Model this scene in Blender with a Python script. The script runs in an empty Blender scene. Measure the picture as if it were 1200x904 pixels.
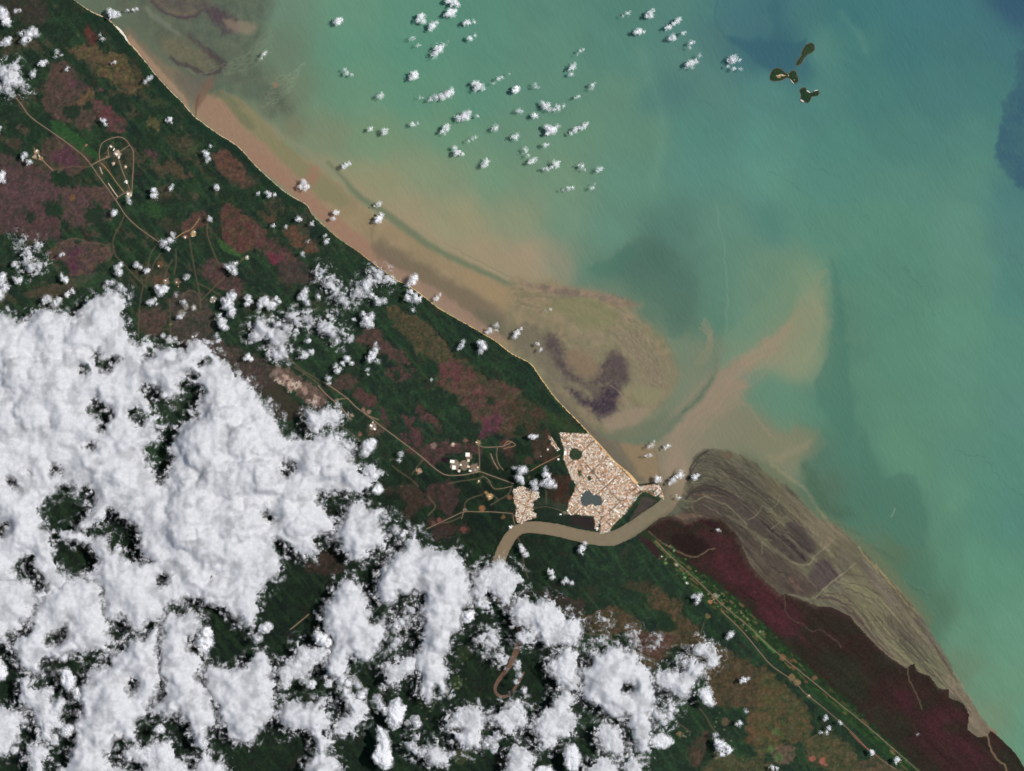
# Coast of a tropical river mouth seen from orbit.
# One unit is about 29 m on the ground. Map coordinates: x to the east, y to the south, origin in the
# north-west corner; P() turns them into world coordinates.
import bpy, bmesh, math, random
import numpy as np

scene = bpy.context.scene
COL = scene.collection
R = math.radians
F32 = np.float32
CX, CY = 600.0, 452.0

# ------------------------------------------------------------------ noise
_tabs = {}
def _tab(seed):
    if seed not in _tabs:
        r = np.random.RandomState(seed)
        p = r.permutation(512).astype(np.int32)
        a = r.rand(512) * 2 * math.pi
        _tabs[seed] = (p, np.cos(a).astype(F32), np.sin(a).astype(F32), r.rand(512).astype(F32), r.rand(512).astype(F32))
    return _tabs[seed]

def perlin(x, y, seed=0):
    p, gx, gy, _, _ = _tab(seed)
    xf = np.floor(x); yf = np.floor(y)
    xi = xf.astype(np.int32); yi = yf.astype(np.int32)
    fx = (x - xf).astype(F32); fy = (y - yf).astype(F32)
    u = fx * fx * fx * (fx * (fx * 6 - 15) + 10)
    v = fy * fy * fy * (fy * (fy * 6 - 15) + 10)
    def g(dx, dy):
        h = p[(p[(xi + dx) & 511] + yi + dy) & 511]
        return gx[h] * (fx - dx) + gy[h] * (fy - dy)
    a = g(0, 0); b = g(1, 0); c = g(0, 1); d = g(1, 1)
    ab = a + u * (b - a); cd = c + u * (d - c)
    return (ab + v * (cd - ab)) * F32(1.4)

def fbm(x, y, scale, octv=4, seed=0, gain=0.5):
    s = np.zeros(np.broadcast(x, y).shape, F32); a = 1.0; n = 0
    for i in range(octv):
        k = 2.03 ** i / scale
        s += F32(a) * perlin(x * F32(k) + 17.3 * i, y * F32(k) - 9.1 * i, seed + i)
        n += a; a *= gain
    return s / F32(n) * F32(1.5)

def worley(x, y, seed):
    p, _, _, jx, jy = _tab(seed)
    xf = np.floor(x); yf = np.floor(y)
    xi = xf.astype(np.int32); yi = yf.astype(np.int32)
    fx = (x - xf).astype(F32); fy = (y - yf).astype(F32)
    best = np.full(fx.shape, 9, F32)
    for dx in (-1, 0, 1):
        for dy in (-1, 0, 1):
            h = p[(p[(xi + dx) & 511] + yi + dy) & 511]
            ex = jx[h] + dx - fx; ey = jy[h] + dy - fy
            best = np.minimum(best, ex * ex + ey * ey)
    return np.sqrt(best)

def sstep(a, b, x):
    t = np.clip((x - a) / (b - a), 0, 1)
    return (t * t * (3 - 2 * t)).astype(F32)

# ------------------------------------------------------------------ curves and distances
def Q(ox, oy, s, *v):
    """flat list of surveyed map readings taken on a sheet with origin ox, oy and s readings per unit"""
    return [(ox + v[i] / s, oy + v[i + 1] / s) for i in range(0, len(v), 2)]

def smooth(pts, n=4, closed=False):
    P_ = [np.array(p, float) for p in pts]
    if len(P_) < 3: return [tuple(p) for p in P_]
    out = []
    L = len(P_)
    rng = range(L if closed else L - 1)
    for i in rng:
        if closed:
            a, b, c, d = P_[i - 1], P_[i], P_[(i + 1) % L], P_[(i + 2) % L]
        else:
            a, b, c, d = P_[max(i - 1, 0)], P_[i], P_[i + 1], P_[min(i + 2, L - 1)]
        for k in range(n):
            t = k / n
            out.append(tuple(0.5 * (2 * b + (c - a) * t + (2 * a - 5 * b + 4 * c - d) * t * t + (3 * b - a - 3 * c + d) * t ** 3)))
    if not closed: out.append(tuple(P_[-1]))
    return out

def sd_poly(pts, x, y):
    """signed distance, positive inside"""
    d = np.full(x.shape, 1e18, F32); ins = np.zeros(x.shape, bool)
    n = len(pts)
    for i in range(n):
        ax, ay = pts[i]; bx, by = pts[(i + 1) % n]
        ex, ey = bx - ax, by - ay
        L = ex * ex + ey * ey
        if L < 1e-9: continue
        wx = x - F32(ax); wy = y - F32(ay)
        t = np.clip((wx * F32(ex) + wy * F32(ey)) / F32(L), 0, 1)
        qx = wx - t * F32(ex); qy = wy - t * F32(ey)
        d = np.minimum(d, qx * qx + qy * qy)
        if ay != by:
            c = (ay > y) != (by > y)
            ins ^= c & (x < (ex * (y - ay) / ey + ax))
    return np.where(ins, 1, -1).astype(F32) * np.sqrt(d)

def d_line(pts, x, y, ws=None):
    """distance to a polyline; with ws (a width per point) distance minus half the width"""
    d = np.full(x.shape, 1e9, F32)
    for i in range(len(pts) - 1):
        ax, ay = pts[i]; bx, by = pts[i + 1]
        ex, ey = bx - ax, by - ay
        L = max(ex * ex + ey * ey, 1e-9)
        wx = x - F32(ax); wy = y - F32(ay)
        t = np.clip((wx * F32(ex) + wy * F32(ey)) / F32(L), 0, 1)
        q = np.sqrt((wx - t * F32(ex)) ** 2 + (wy - t * F32(ey)) ** 2)
        if ws is not None: q = q - (ws[i] + t * F32(ws[i + 1] - ws[i])) * F32(0.5)
        d = np.minimum(d, q)
    return d

# ------------------------------------------------------------------ the survey grid (fine over the area, coarse far out)
def axis(a, b):
    far = np.array([3, 8, 20, 50, 120, 300, 800, 2000])
    return np.concatenate([a - far[::-1], np.arange(a, b + 1), b + far]).astype(F32)
xs, ys = axis(-70, 1270), axis(-70, 974)
X, Y = np.meshgrid(xs, ys)
Hn, Wn = X.shape
A = np.zeros((Hn, Wn, 3), F32)          # ground / water colour (display values, turned into reflectance later)
FOR = np.ones((Hn, Wn), F32)            # 1 where closed forest stands

def win(pts, pad):
    px = [p[0] for p in pts]; py = [p[1] for p in pts]
    i0, i1 = np.searchsorted(ys, min(py) - pad), np.searchsorted(ys, max(py) + pad) + 1
    j0, j1 = np.searchsorted(xs, min(px) - pad), np.searchsorted(xs, max(px) + pad) + 1
    return slice(max(i0 - 1, 0), i1), slice(max(j0 - 1, 0), j1)

_seed = [100]
def _mix(w, m, col, tex=0.0, col2=None, tsc=6):
    x, y = X[w], Y[w]
    c = np.empty(m.shape + (3,), F32); c[:] = col
    if col2 is not None:
        t = sstep(-0.4, 0.45, fbm(x, y, tsc * 1.6, 5, _seed[0] + 40, 0.65))[..., None]
        c = c * (1 - t) + np.array(col2, F32) * t
    if tex:
        c = c * (1 + tex * fbm(x, y, tsc, 5, _seed[0] + 50, 0.7))[..., None]
    A[w] = A[w] * (1 - m[..., None]) + c * m[..., None]

def poly(pts, col, f=2.0, a=1.0, warp=2.5, wsc=9, tex=0.0, col2=None, tsc=6, forest=None, sm=True, oc=3, gn=0.5, br=0.0):
    _seed[0] += 7
    if sm: pts = smooth(pts, 3, True)
    pad = f + warp * 1.5 + 2
    w = win(pts, pad + br); x, y = X[w], Y[w]
    if x.size == 0: return
    if warp:
        x2 = x + warp * fbm(x, y, wsc, oc, _seed[0], gn); y2 = y + warp * fbm(x, y, wsc, oc, _seed[0] + 10, gn)
    else: x2, y2 = x, y
    sdv = sd_poly(pts, x2, y2)
    if br: sdv = sdv + br * fbm(x, y, 9, 5, _seed[0] + 20, 0.7)
    m = sstep(-f, f, sdv) * F32(a)
    if br: m = m * (0.72 + 0.28 * sstep(-0.4, 0.2, fbm(x, y, 5, 4, _seed[0] + 30, 0.7)))
    _mix(w, m, col, tex, col2, tsc)
    if forest is not None: FOR[w] = FOR[w] * (1 - m) + forest * m

def line(pts, col, wd=2.0, f=1.0, a=1.0, warp=0.8, wsc=8, tex=0.0, forest=None, ws=None, col2=None, tsc=6):
    _seed[0] += 7
    pts = smooth(pts, 4)
    mx = max(ws) if ws is not None else wd
    w = win(pts, mx / 2 + f + warp * 1.5 + 2); x, y = X[w], Y[w]
    if x.size == 0: return
    if warp:
        x2 = x + warp * fbm(x, y, wsc, 2, _seed[0]); y2 = y + warp * fbm(x, y, wsc, 2, _seed[0] + 10)
    else: x2, y2 = x, y
    if ws is not None:
        ww = np.interp(np.linspace(0, len(ws) - 1, len(pts)), range(len(ws)), ws)
        d = d_line(pts, x2, y2, ww)
    else: d = d_line(pts, x2, y2) - wd / 2
    m = (1 - sstep(-f, f, d)) * F32(a)
    _mix(w, m, col, tex, col2, tsc)
    if forest is not None: FOR[w] = FOR[w] * (1 - m) + forest * m

def spot(x0, y0, r, col, f=None, a=1.0, warp=1.5, forest=None, tex=0.0, col2=None, ry=None, wsc=6, tsc=5):
    n = 10; ry = ry or r
    poly([(x0 + r * math.cos(i * 2 * math.pi / n), y0 + ry * math.sin(i * 2 * math.pi / n)) for i in range(n)],
         col, f or max(0.7, r * 0.3), a, warp, wsc, tex, col2, tsc, forest, sm=False)
# ------------------------------------------------------------------ outlines
COAST = [(86, 0), (107, 14), (125, 22), (136, 32), (145, 43), (151, 51), (160, 60), (172, 75), (185, 91), (200, 107), (215, 122),
         (227, 136), (240, 146), (255, 157), (270, 166), (282, 175), (300, 195), (317, 211), (335, 226), (350, 235), (360, 241),
         (367, 253), (382, 267), (400, 282), (417, 293), (435, 307), (450, 318), (462, 327), (480, 336), (497, 348), (512, 360),
         (532, 372), (550, 382), (567, 392), (582, 401), (600, 415), (621, 426), (630, 438), (639, 451), (650, 466), (664, 481),
         (677, 494), (690, 508), (705, 524), (720, 541), (735, 554), (747, 567)]
COAST_S = smooth(COAST, 3)
SPIT = [(752, 567), (760, 566), (768, 565), (774, 569), (778, 577), (778.5, 586), (773, 588.5)]
RIVER = [(800, 560), (790, 577), (778, 593), (765, 602.5), (750, 613), (735, 623), (718, 631), (700, 631.5), (675, 627), (650, 621), (625, 618),
         (610, 620), (600, 627), (592, 640), (586, 655), (582, 680), (588, 700), (604, 721), (610, 742), (605, 763), (598, 779), (587, 794), (580.5, 805),
         (582, 813), (589, 817), (598, 813), (605, 804), (611, 794), (614, 788)]
RIVER_W = [24, 20, 16, 15, 16, 17, 17, 16, 15, 15, 14, 13, 14, 15, 15, 13, 12, 10, 8, 7.5, 6.5, 5.5, 4.5, 4, 4, 4, 3.5, 3, 3]
RIVER_S = smooth(RIVER, 4)
RIVER_WS = np.interp(np.linspace(0, len(RIVER) - 1, len(RIVER_S)), range(len(RIVER)), RIVER_W)
# mangrove shore of the southern bank, then the open coast to the south-east
MANG_EDGE = [(757, 620), (765, 613), (776, 606), (790, 604), (806, 612), (822, 606), (845, 607), (858, 618), (868, 635), (874, 650), (880, 662), (892, 676), (905, 688),
             (913, 696), (921, 696), (937, 702), (957, 710), (975, 711), (997, 722), (1005, 733), (1025, 755), (1042, 770), (1062, 783), (1067, 779), (1072, 778),
             (1075, 787), (1090, 793), (1095, 800), (1100, 807), (1112, 808), (1112, 818), (1122, 821), (1130, 826), (1136, 838), (1134, 855), (1146, 864), (1157, 863),
             (1161, 856), (1166, 860), (1175, 868), (1190, 883), (1200, 899), (1225, 930)]
NB = [(760, 585), (752, 592), (744, 600), (735, 607), (722, 613)]
LAND = ([(-2200, -2200), (40, -2200), (60, -30)] + COAST_S + SPIT + [(764, 594), (752, 602), (744, 608), (735, 614), (722, 622), (700, 634), (720, 640), (742, 630)] +
        MANG_EDGE + [(2300, 2300), (2300, 3100), (-2200, 3100)])
FLAT_E = [(800, 580), (801, 573), (804, 562), (808, 553), (810, 543), (816, 533), (823, 528.5), (832, 526), (840, 527), (850, 527), (870, 534), (887, 544), (900, 556), (920, 568), (937, 584),
          (955, 605), (975, 613), (995, 629), (1010, 644), (1032, 667), (1042, 678), (1070, 708), (1090, 740), (1107, 766), (1117, 785), (1132, 810),
          (1142, 828), (1157, 850), (1166, 858), (1160, 870), (1120, 850), (1060, 800), (1000, 750), (900, 720), (840, 660), (790, 640), (757, 625), (770, 610), (788, 598)]
sd_land = sd_poly(LAND, X, Y)
wob = 0.7 * fbm(X, Y, 5, 3, 31)
sd_land = sd_land + wob
sd_riv = d_line(RIVER_S, X, Y, RIVER_WS) + 0.5 * fbm(X, Y, 4, 2, 35)
sd_flat = sd_poly(smooth(FLAT_E, 3, True), X + 2.0 * fbm(X, Y, 9, 3, 41), Y + 2.0 * fbm(X, Y, 9, 3, 44))

# ------------------------------------------------------------------ sea colour: suspended mud and depth
SEA = """740 508 118 112 86;780 492 105 115 90;760 506 102 113 88;812 458 112 122 96;720 512 112 108 82;845 500 128 122 95;870 515 122 120 94;800 430 105 124 98;790 580 130 114 90;330 10 100 130 105;400 10 95 140 112;480 10 85 138 112;560 10 80 133 110;640 10 80 130 110;720 10 75 125 108;800 10 75 125 112;840 15 70 120 112;868 30 55 105 110
900 15 50 100 110;940 10 60 112 115;1000 15 52 110 115;1060 20 55 112 118;1120 20 55 110 118;1195 5 40 82 108;330 60 98 120 95;400 60 88 140 112;480 60 82 138 112
560 60 82 135 112;640 60 85 132 110;720 60 78 128 110;800 60 80 125 112;855 50 70 115 108;880 45 48 95 108;905 60 42 92 106;928 72 48 98 110;960 60 75 130 120;1000 60 62 118 115
1060 60 55 112 116;1120 60 58 112 116;1165 60 56 110 118;330 110 105 120 92;400 110 95 138 108;480 110 88 138 110;560 110 85 135 110;640 110 88 132 110
720 110 90 132 108;790 110 70 118 108;840 110 78 125 112;900 110 75 128 118;960 110 70 125 118;1030 110 62 118 114;1100 110 62 116 116;1150 100 60 115 115
380 160 118 130 98;440 160 110 140 105;520 160 98 140 108;600 160 95 135 108;680 160 95 135 108;760 160 90 132 108;820 160 75 128 112
900 160 80 135 120;980 160 72 128 118;1060 160 68 122 115;1130 160 72 125 118;440 210 140 138 102;500 210 125 140 105;580 210 105 140 108
660 210 105 138 108;740 210 90 135 112;820 210 80 132 115;900 210 85 138 120;980 210 75 130 118;1060 210 78 130 118;1140 210 78 130 118;1195 225 66 118 118
480 250 150 138 105;540 260 145 140 105;600 260 130 138 105;660 260 105 138 110;720 270 92 135 112;780 270 78 122 104;840 270 88 132 112;900 265 75 125 112
960 270 80 132 115;1040 270 80 132 115;1120 270 85 135 120;1190 280 72 122 118;560 300 155 138 105;620 310 158 138 108;660 310 138 135 108;690 315 88 128 104;700 325 80 115 94
740 310 74 110 92;770 300 68 102 88;800 320 74 112 95;850 320 88 130 108;900 320 98 132 108;940 320 112 138 110;990 320 75 128 112;1060 320 78 130 112
1130 320 85 135 118;1190 330 72 125 118;700 350 120 125 98;750 350 85 115 92;800 370 78 110 90;840 370 82 125 102;880 380 90 132 108;920 370 115 140 112
960 370 122 140 110;985 370 72 120 105;1050 370 78 130 112;1130 370 85 138 118;780 410 108 125 98;830 420 95 125 98;870 420 130 138 105;920 400 160 135 108
950 420 128 138 110;990 420 75 122 105;1050 430 80 132 112;1130 430 85 135 118;1190 430 80 132 118;890 470 92 130 105;920 470 85 130 107;960 470 80 128 108
1000 480 72 120 102;1060 480 82 132 112;1130 480 85 135 115;1190 480 80 130 118;880 520 115 118 92;920 530 125 125 98;960 530 74 110 94;1000 530 70 118 102
1060 530 85 135 112;1130 530 82 132 115;1190 540 78 130 115;960 580 76 105 86;1000 590 68 112 96;1040 600 75 118 98;1080 600 73 118 100;1110 590 88 138 115
1160 600 78 132 115;1195 600 75 128 115;1040 650 82 108 84;1070 670 70 112 92;1110 660 82 130 108;1160 670 85 138 115;1090 715 76 112 90;1130 740 90 135 112
1180 740 92 142 118;1130 785 98 125 100;1170 800 95 140 115;1165 845 105 132 105;1195 850 92 142 118;240 20 90 105 85;300 60 95 112 88;200 40 92 100 78"""
cp = np.array([[float(v) for v in q.split()] for l in SEA.split("\n") for q in l.split(";")], F32)
sx = X + 14 * fbm(X, Y, 110, 3, 61) + 3.5 * fbm(X, Y, 26, 3, 64)
sy = Y + 14 * fbm(X, Y, 110, 3, 67) + 3.5 * fbm(X, Y, 26, 3, 70)
num = np.zeros_like(A); den = np.zeros_like(X)
for px, py, r, g, b in cp:
    d2 = (sx - px) ** 2 + (sy - py) ** 2 + F32(500)
    wgt = d2 ** F32(-2.1) * F32(1e6)
    den += wgt
    num += wgt[..., None] * np.array([r, g, b], F32)
A[:] = num / den[..., None]
# long faint streaks of suspended mud, drawn out along the coast
dirx, diry = 0.64, 0.77
U = X * dirx + Y * diry + 12 * fbm(X, Y, 90, 2, 81); V = -X * diry + Y * dirx + 12 * fbm(X, Y, 90, 2, 83)
stre = fbm(U / 7, V, 9, 4, 85)
A *= (1 + 0.018 * stre + 0.02 * fbm(X, Y, 45, 4, 88))[..., None]
# deeper blue water in the east and by the islands, with sharp fronts
poly([(1183, 112), (1176, 140), (1168, 165), (1168, 188), (1180, 205), (1198, 225), (1260, 260), (1260, 60), (1196, 60), (1192, 85)], (42, 84, 108), 3.6, 0.8, 8, 22, col2=(50, 95, 110), tsc=14)
poly([(838, -20), (836, 0), (842, 25), (852, 42), (872, 50), (900, 50), (905, 28), (902, 0), (902, -20)], (62, 112, 115), 6, 0.5, 5, 20)
poly([(850, 43), (868, 56), (890, 74), (905, 84), (925, 84), (936, 72), (940, 60), (946, 45), (930, 52), (905, 46), (880, 47)], (42, 92, 106), 4.5, 0.8, 4, 16)
line([(841, 0), (838, 22), (848, 40), (866, 54), (890, 74), (905, 83)], (50, 95, 102), 1.6, 1.6, 0.5)
line([(986, 15), (994, 28), (1005, 38), (1015, 60)], (105, 150, 130), 6, 5, 0.25)
for pts, wd, a in (([(872, 262), (950, 286), (951, 262), (948, 240)], 0, 0), ([(948, 240), (951, 262), (950, 275)], 1.2, .6), ([(1000, 232), (1012, 248), (1030, 272)], 1.2, .45),
                   ([(1060, 312), (1070, 328), (1078, 334)], 1.4, .7), ([(1085, 345), (1090, 362), (1095, 376)], 1.2, .55), ([(1030, 120), (1048, 148), (1062, 162), (1075, 170)], 1.5, .5),
                   ([(960, 198), (975, 204), (985, 210)], 1.2, .55), ([(900, 200), (920, 210), (940, 224)], 1.2, .5), ([(815, 118), (828, 119), (838, 125)], 1.0, .7),
                   ([(1180, 290), (1190, 304), (1200, 318)], 1.4, .6), ([(1122, 525), (1135, 534), (1156, 538), (1166, 553), (1178, 568), (1200, 582)], 1.2, .75),
                   ([(1110, 545), (1122, 525)], 1.2, .35), ([(1095, 655), (1097, 680)], 1.2, .4)):
    if wd: line(pts, (62, 110, 100), wd * 0.8, 0.8, a * 0.85, 3.5, 9)
# the bright edge of the plume front
line([(838, 235), (845, 270), (850, 310), (853, 350), (851, 390)], (125, 165, 138), 1.2, 1.6, 0.28, 2, 15)
line([(750, 60), (765, 100), (775, 130), (775, 170), (765, 215)], (110, 152, 125), 8, 10, 0.25)
poly([(998, 450), (994, 400), (990, 360), (982, 330), (972, 300), (976, 340), (975, 380), (968, 420), (955, 450), (960, 475), (985, 510), (1000, 520), (1000, 480)], (66, 114, 100), 4, 0.6, 4, 24)
poly([(1000, 430), (1006, 500), (1012, 515), (1025, 530), (1055, 545), (1072, 562), (1082, 585), (1086, 620), (1090, 640), (1105, 640), (1095, 560), (1060, 500), (1030, 440)], (88, 136, 114), 9, 0.4, 6, 26)
poly([(1010, 500), (1025, 540), (1040, 560), (1062, 555), (1075, 570), (1084, 600), (1086, 640), (1060, 640), (1030, 610), (1010, 570)], (68, 114, 98), 3.5, 0.6, 4, 20)
# dark sheltered patch north of the bank
poly([(722, 300), (728, 318), (740, 338), (778, 360), (778, 380), (785, 398), (800, 390), (815, 355), (815, 330), (800, 318), (785, 290), (765, 282), (750, 278)], (70, 106, 89), 6, 0.5, 6, 18, oc=5, br=6)
poly([(690, 314), (705, 324), (728, 322), (735, 308), (748, 292), (742, 284), (720, 300)], (66, 112, 92), 3.5, 0.5, 3, 12)
# ---- near-shore band of brown water
poly([(285, 140), (330, 165), (372, 180), (400, 190), (430, 220), (480, 255), (530, 285), (600, 312), (660, 330), (600, 345), (520, 312), (470, 275), (425, 240), (385, 205), (340, 165), (300, 130), (280, 125)], (150, 134, 102), 10, 0.6, 5, 20)
poly([(250, 108), (262, 108), (280, 116), (300, 132), (318, 152), (340, 175), (372, 195), (392, 212), (430, 246), (470, 268), (530, 306), (600, 338), (650, 345), (660, 420), (600, 412), (520, 362), (450, 316), (400, 280), (350, 233), (300, 193), (255, 155), (227, 134), (232, 115)],
     (142, 124, 90), 3.0, 0.95, 3, 16, 0.05, (150, 128, 95), 30)
poly([(252, 106), (262, 108), (275, 114), (298, 132), (318, 154), (345, 178), (374, 200), (410, 236), (390, 240), (350, 210), (320, 180), (290, 150), (270, 128), (256, 118)], (124, 122, 84), 4, 0.8, 2, 14)
poly([(256, 106), (272, 116), (282, 128), (300, 148), (292, 152), (275, 138), (262, 122), (252, 112)], (96, 102, 72), 3, 0.5, 2, 14)
poly([(229, 134), (233, 122), (244, 113), (256, 114), (270, 128), (284, 150), (312, 172), (345, 203), (378, 238), (420, 275), (470, 312), (450, 318), (400, 280), (350, 234), (300, 194), (255, 156)], (150, 118, 93), 3, 0.85, 2, 16, 0.05)
poly([(290, 178), (320, 190), (360, 226), (420, 275), (480, 322), (440, 308), (400, 281), (350, 234), (300, 194)], (150, 113, 89), 3.5, 0.6, 2, 16, 0.05)
spot(368, 204, 7, (152, 110, 88), 4, 0.6, ry=11); spot(362, 212, 8, (152, 108, 87), 4, 0.5)
poly([(445, 282), (480, 300), (530, 330), (570, 352), (600, 372), (620, 405), (596, 398), (560, 378), (520, 352), (480, 325), (440, 300)], (106, 94, 74), 7, 0.72, 4, 16)
poly([(440, 307), (470, 316), (510, 338), (550, 366), (590, 395), (582, 400), (550, 381), (512, 358), (462, 326)], (148, 118, 98), 3, 0.75, 3, 14, 0.06)
poly([(560, 362), (580, 372), (605, 385), (600, 398), (575, 385), (558, 374)], (96, 94, 72), 5, 0.6, 3, 12)
poly([(540, 312), (600, 340), (610, 362), (590, 362), (545, 330)], (152, 128, 92), 6, 0.7, 4, 14)
for k in range(5):     # the green line of clearer water inside the turbid band
    pass
line([(384, 190), (400, 206), (418, 228), (445, 246), (470, 264), (500, 286), (530, 302), (560, 316), (600, 334), (628, 346)], (98, 112, 82), 0, 3.4, 0.8, 1.2, 20, ws=[3, 4, 7, 8, 9, 8, 7, 7, 6, 3])
line([(478, 254), (510, 276), (545, 300), (600, 330)], (165, 145, 110), 1, 1.5, 0.45, 1.5, 10); line([(520, 284), (560, 306), (600, 326)], (112, 118, 88), 1, 1.2, 0.5, 1.5, 10)
line([(445, 255), (435, 275), (438, 300)], (120, 108, 82), 2.5, 2, 0.5, 2)
# ---- north-western shoals
poly([(130, 0), (150, 15), (172, 35), (205, 60), (235, 100), (245, 112), (262, 104), (290, 120), (330, 140), (345, 120), (320, 95), (300, 60), (310, 30), (320, 0), (300, -30), (130, -30)], (90, 97, 77), 12, 0.75, 8, 26, 0.16, (78, 88, 72), 14)
poly([(168, -10), (178, 0), (190, 10), (205, 20), (222, 22), (236, 14), (250, -10), (240, -20)], (98, 88, 74), 6, 0.85, 4, 12, 0.12, (84, 74, 68), 8, br=6)
line([(178, 2), (192, 14), (210, 21), (226, 20), (237, 12)], (72, 52, 62), 3, 2, 0.75, 2)
line([(185, 2), (200, 13), (215, 17), (230, 13)], (118, 98, 76), 2, 1.5, 0.6, 2)
poly([(240, 8), (255, 8), (270, 18), (282, 30), (272, 40), (255, 32), (244, 22)], (74, 58, 64), 6, 0.9, 4, 12, 0.15, br=6)
poly([(262, 22), (276, 24), (296, 28), (302, 36), (290, 40), (278, 38), (266, 32)], (138, 122, 98), 4, 0.7, 3, 8)
poly([(170, 8), (185, 18), (200, 30), (212, 40), (205, 40), (190, 30), (172, 16)], (112, 118, 98), 2.5, 0.7, 2, 8)
poly([(150, 32), (165, 48), (185, 68), (208, 82), (228, 98), (236, 116), (228, 130), (205, 105), (180, 80), (160, 58), (146, 42)], (124, 106, 82), 4, 0.75, 3, 12, 0.08)
poly([(186, 42), (210, 45), (232, 56), (250, 70), (258, 80), (240, 86), (220, 80), (200, 68), (190, 56)], (114, 103, 76), 7, 0.75, 4, 12, 0.15, (96, 92, 70), 7, br=6)
line([(200, 68), (212, 76), (226, 80), (240, 87), (256, 83), (264, 76), (252, 66), (244, 58)], (66, 56, 58), 4, 2.5, 0.8, 2, 7)
line([(222, 42), (234, 52), (246, 64), (258, 74)], (74, 62, 60), 6, 3.5, 0.65, 3, 8)
line([(214, 78), (228, 86), (244, 86), (256, 80)], (132, 128, 104), 1, 1, 0.5, 1)
poly([(206, 84), (228, 90), (244, 92), (238, 108), (230, 122), (218, 108), (206, 94)], (98, 92, 78), 4, 0.7, 3, 9)
poly([(229, 128), (231, 114), (238, 100), (248, 90), (252, 96), (244, 110), (235, 122)], (118, 88, 70), 3, 0.7, 2, 8)
poly([(152, 42), (170, 62), (190, 84), (212, 108), (226, 132), (214, 121), (200, 106), (185, 90), (172, 74), (160, 60), (150, 50)], (162, 128, 100), 2.5, 0.85, 1.5, 10, 0.05)
line([(229, 136), (230, 124), (233, 112)], (104, 66, 54), 1.5, 0.8, 0.8, 0.6)
for i in range(9):
    x0, y0 = 330 - i * 2.0, 84 + i * 4.2
    line([(x0 - 8, y0 + 8), (x0 + 10, y0 + 2), (x0 + 28, y0 - 12)], (150, 158, 125), 0.9, 1.0, 0.3, 2.5, 9)
for i in range(6):
    line([(262, 88 - i * 2.5), (290, 82 - i * 4), (318, 60 - i * 6)], (126, 134, 102), 1.6, 1.6, 0.35, 2.5, 10)
spot(323, 100, 3, (150, 112, 86), 2, 0.7); spot(300, 104, 14, (80, 98, 78), 9, 0.5, ry=9); spot(345, 150, 14, (118, 112, 84), 9, 0.5)
# ---- shoal off the beach west of the river mouth
poly([(598, 336), (625, 330), (655, 332), (690, 340), (722, 350), (748, 356), (742, 366), (770, 385), (792, 418), (796, 440), (788, 462), (765, 488), (740, 500), (700, 506), (672, 490), (645, 460), (622, 428), (598, 410)],
     (138, 122, 92), 9, 0.9, 7, 20, 0.10, (122, 115, 84), 14, oc=5, gn=0.6)
for i in range(16):      # ripples of the outer bank
    t = i / 15
    line([(600 + 8 * t, 338 + 22 * t), (650, 338 + 26 * t), (705 - 10 * t, 346 + 34 * t), (745 - 10 * t, 372 + 40 * t), (785 - 14 * t, 425 + 30 * t)], random.Random(i).choice([(112, 96, 76), (165, 138, 106), (104, 108, 74), (156, 128, 100)]), 1.6, 1.8, 0.42, 5, 14)
poly([(610, 332), (650, 336), (690, 341), (735, 350), (746, 358), (720, 358), (690, 350), (650, 346)], (150, 122, 98), 3, 0.75, 3, 10, 0.1, (110, 96, 84), 10)
poly([(645, 352), (690, 350), (715, 360), (720, 380), (690, 385), (665, 370), (640, 365)], (122, 122, 80), 6, 0.6, 5, 12)
poly([(598, 392), (612, 378), (630, 384), (648, 396), (662, 420), (672, 448), (650, 452), (632, 430), (620, 420), (604, 412)], (106, 98, 80), 6, 0.8, 5, 14, 0.08, br=5)
poly([(638, 398), (652, 392), (658, 405), (662, 420), (674, 438), (690, 444), (700, 434), (712, 420), (722, 416), (735, 430), (738, 448), (722, 452), (690, 452), (668, 444), (650, 424)], (72, 60, 60), 8, 0.9, 6, 16, 0.15, oc=5, gn=0.6, br=7)
poly([(664, 414), (676, 408), (690, 416), (702, 430), (698, 440), (682, 442), (668, 430)], (128, 104, 80), 6, 0.8, 4, 10, 0.1, br=5)
poly([(716, 410), (732, 418), (738, 434), (728, 440), (716, 428)], (84, 70, 68), 5, 0.7, 4, 10, br=5)
poly([(666, 455), (680, 462), (694, 468), (706, 456), (722, 450), (726, 462), (724, 478), (718, 488), (706, 490), (690, 480), (676, 468)], (56, 44, 54), 7, 1.0, 5, 14, 0.12, oc=5, gn=0.6, br=5)
poly([(688, 452), (700, 452), (706, 462), (696, 466)], (84, 72, 66), 3, 0.6, 2, 7)
line([(716, 452), (724, 458), (732, 468), (742, 484)], (152, 132, 110), 1.0, 0.8, 0.7, 1)
poly([(722, 384), (745, 396), (770, 410), (790, 430), (792, 450), (772, 470), (748, 470), (738, 440), (734, 420)], (128, 118, 90), 6, 0.7, 4, 10, 0.10)
for i in range(12):
    o = i * 4.2
    line([(716 + o * .75, 392 - o * .1), (742 + o * .6, 418 + o * .2), (762 + o * .4, 452 + o * .1)], ((150, 128, 104), (100, 92, 74))[i % 2], 1.1, 1.1, 0.5, 3, 8)
poly([(740, 455), (770, 455), (778, 464), (760, 474), (745, 468)], (134, 132, 92), 4, 0.55, 3, 8)
poly([(705, 490), (732, 480), (745, 478), (760, 484), (745, 500), (715, 504)], (146, 128, 104), 5, 0.7, 3, 9)
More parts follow.
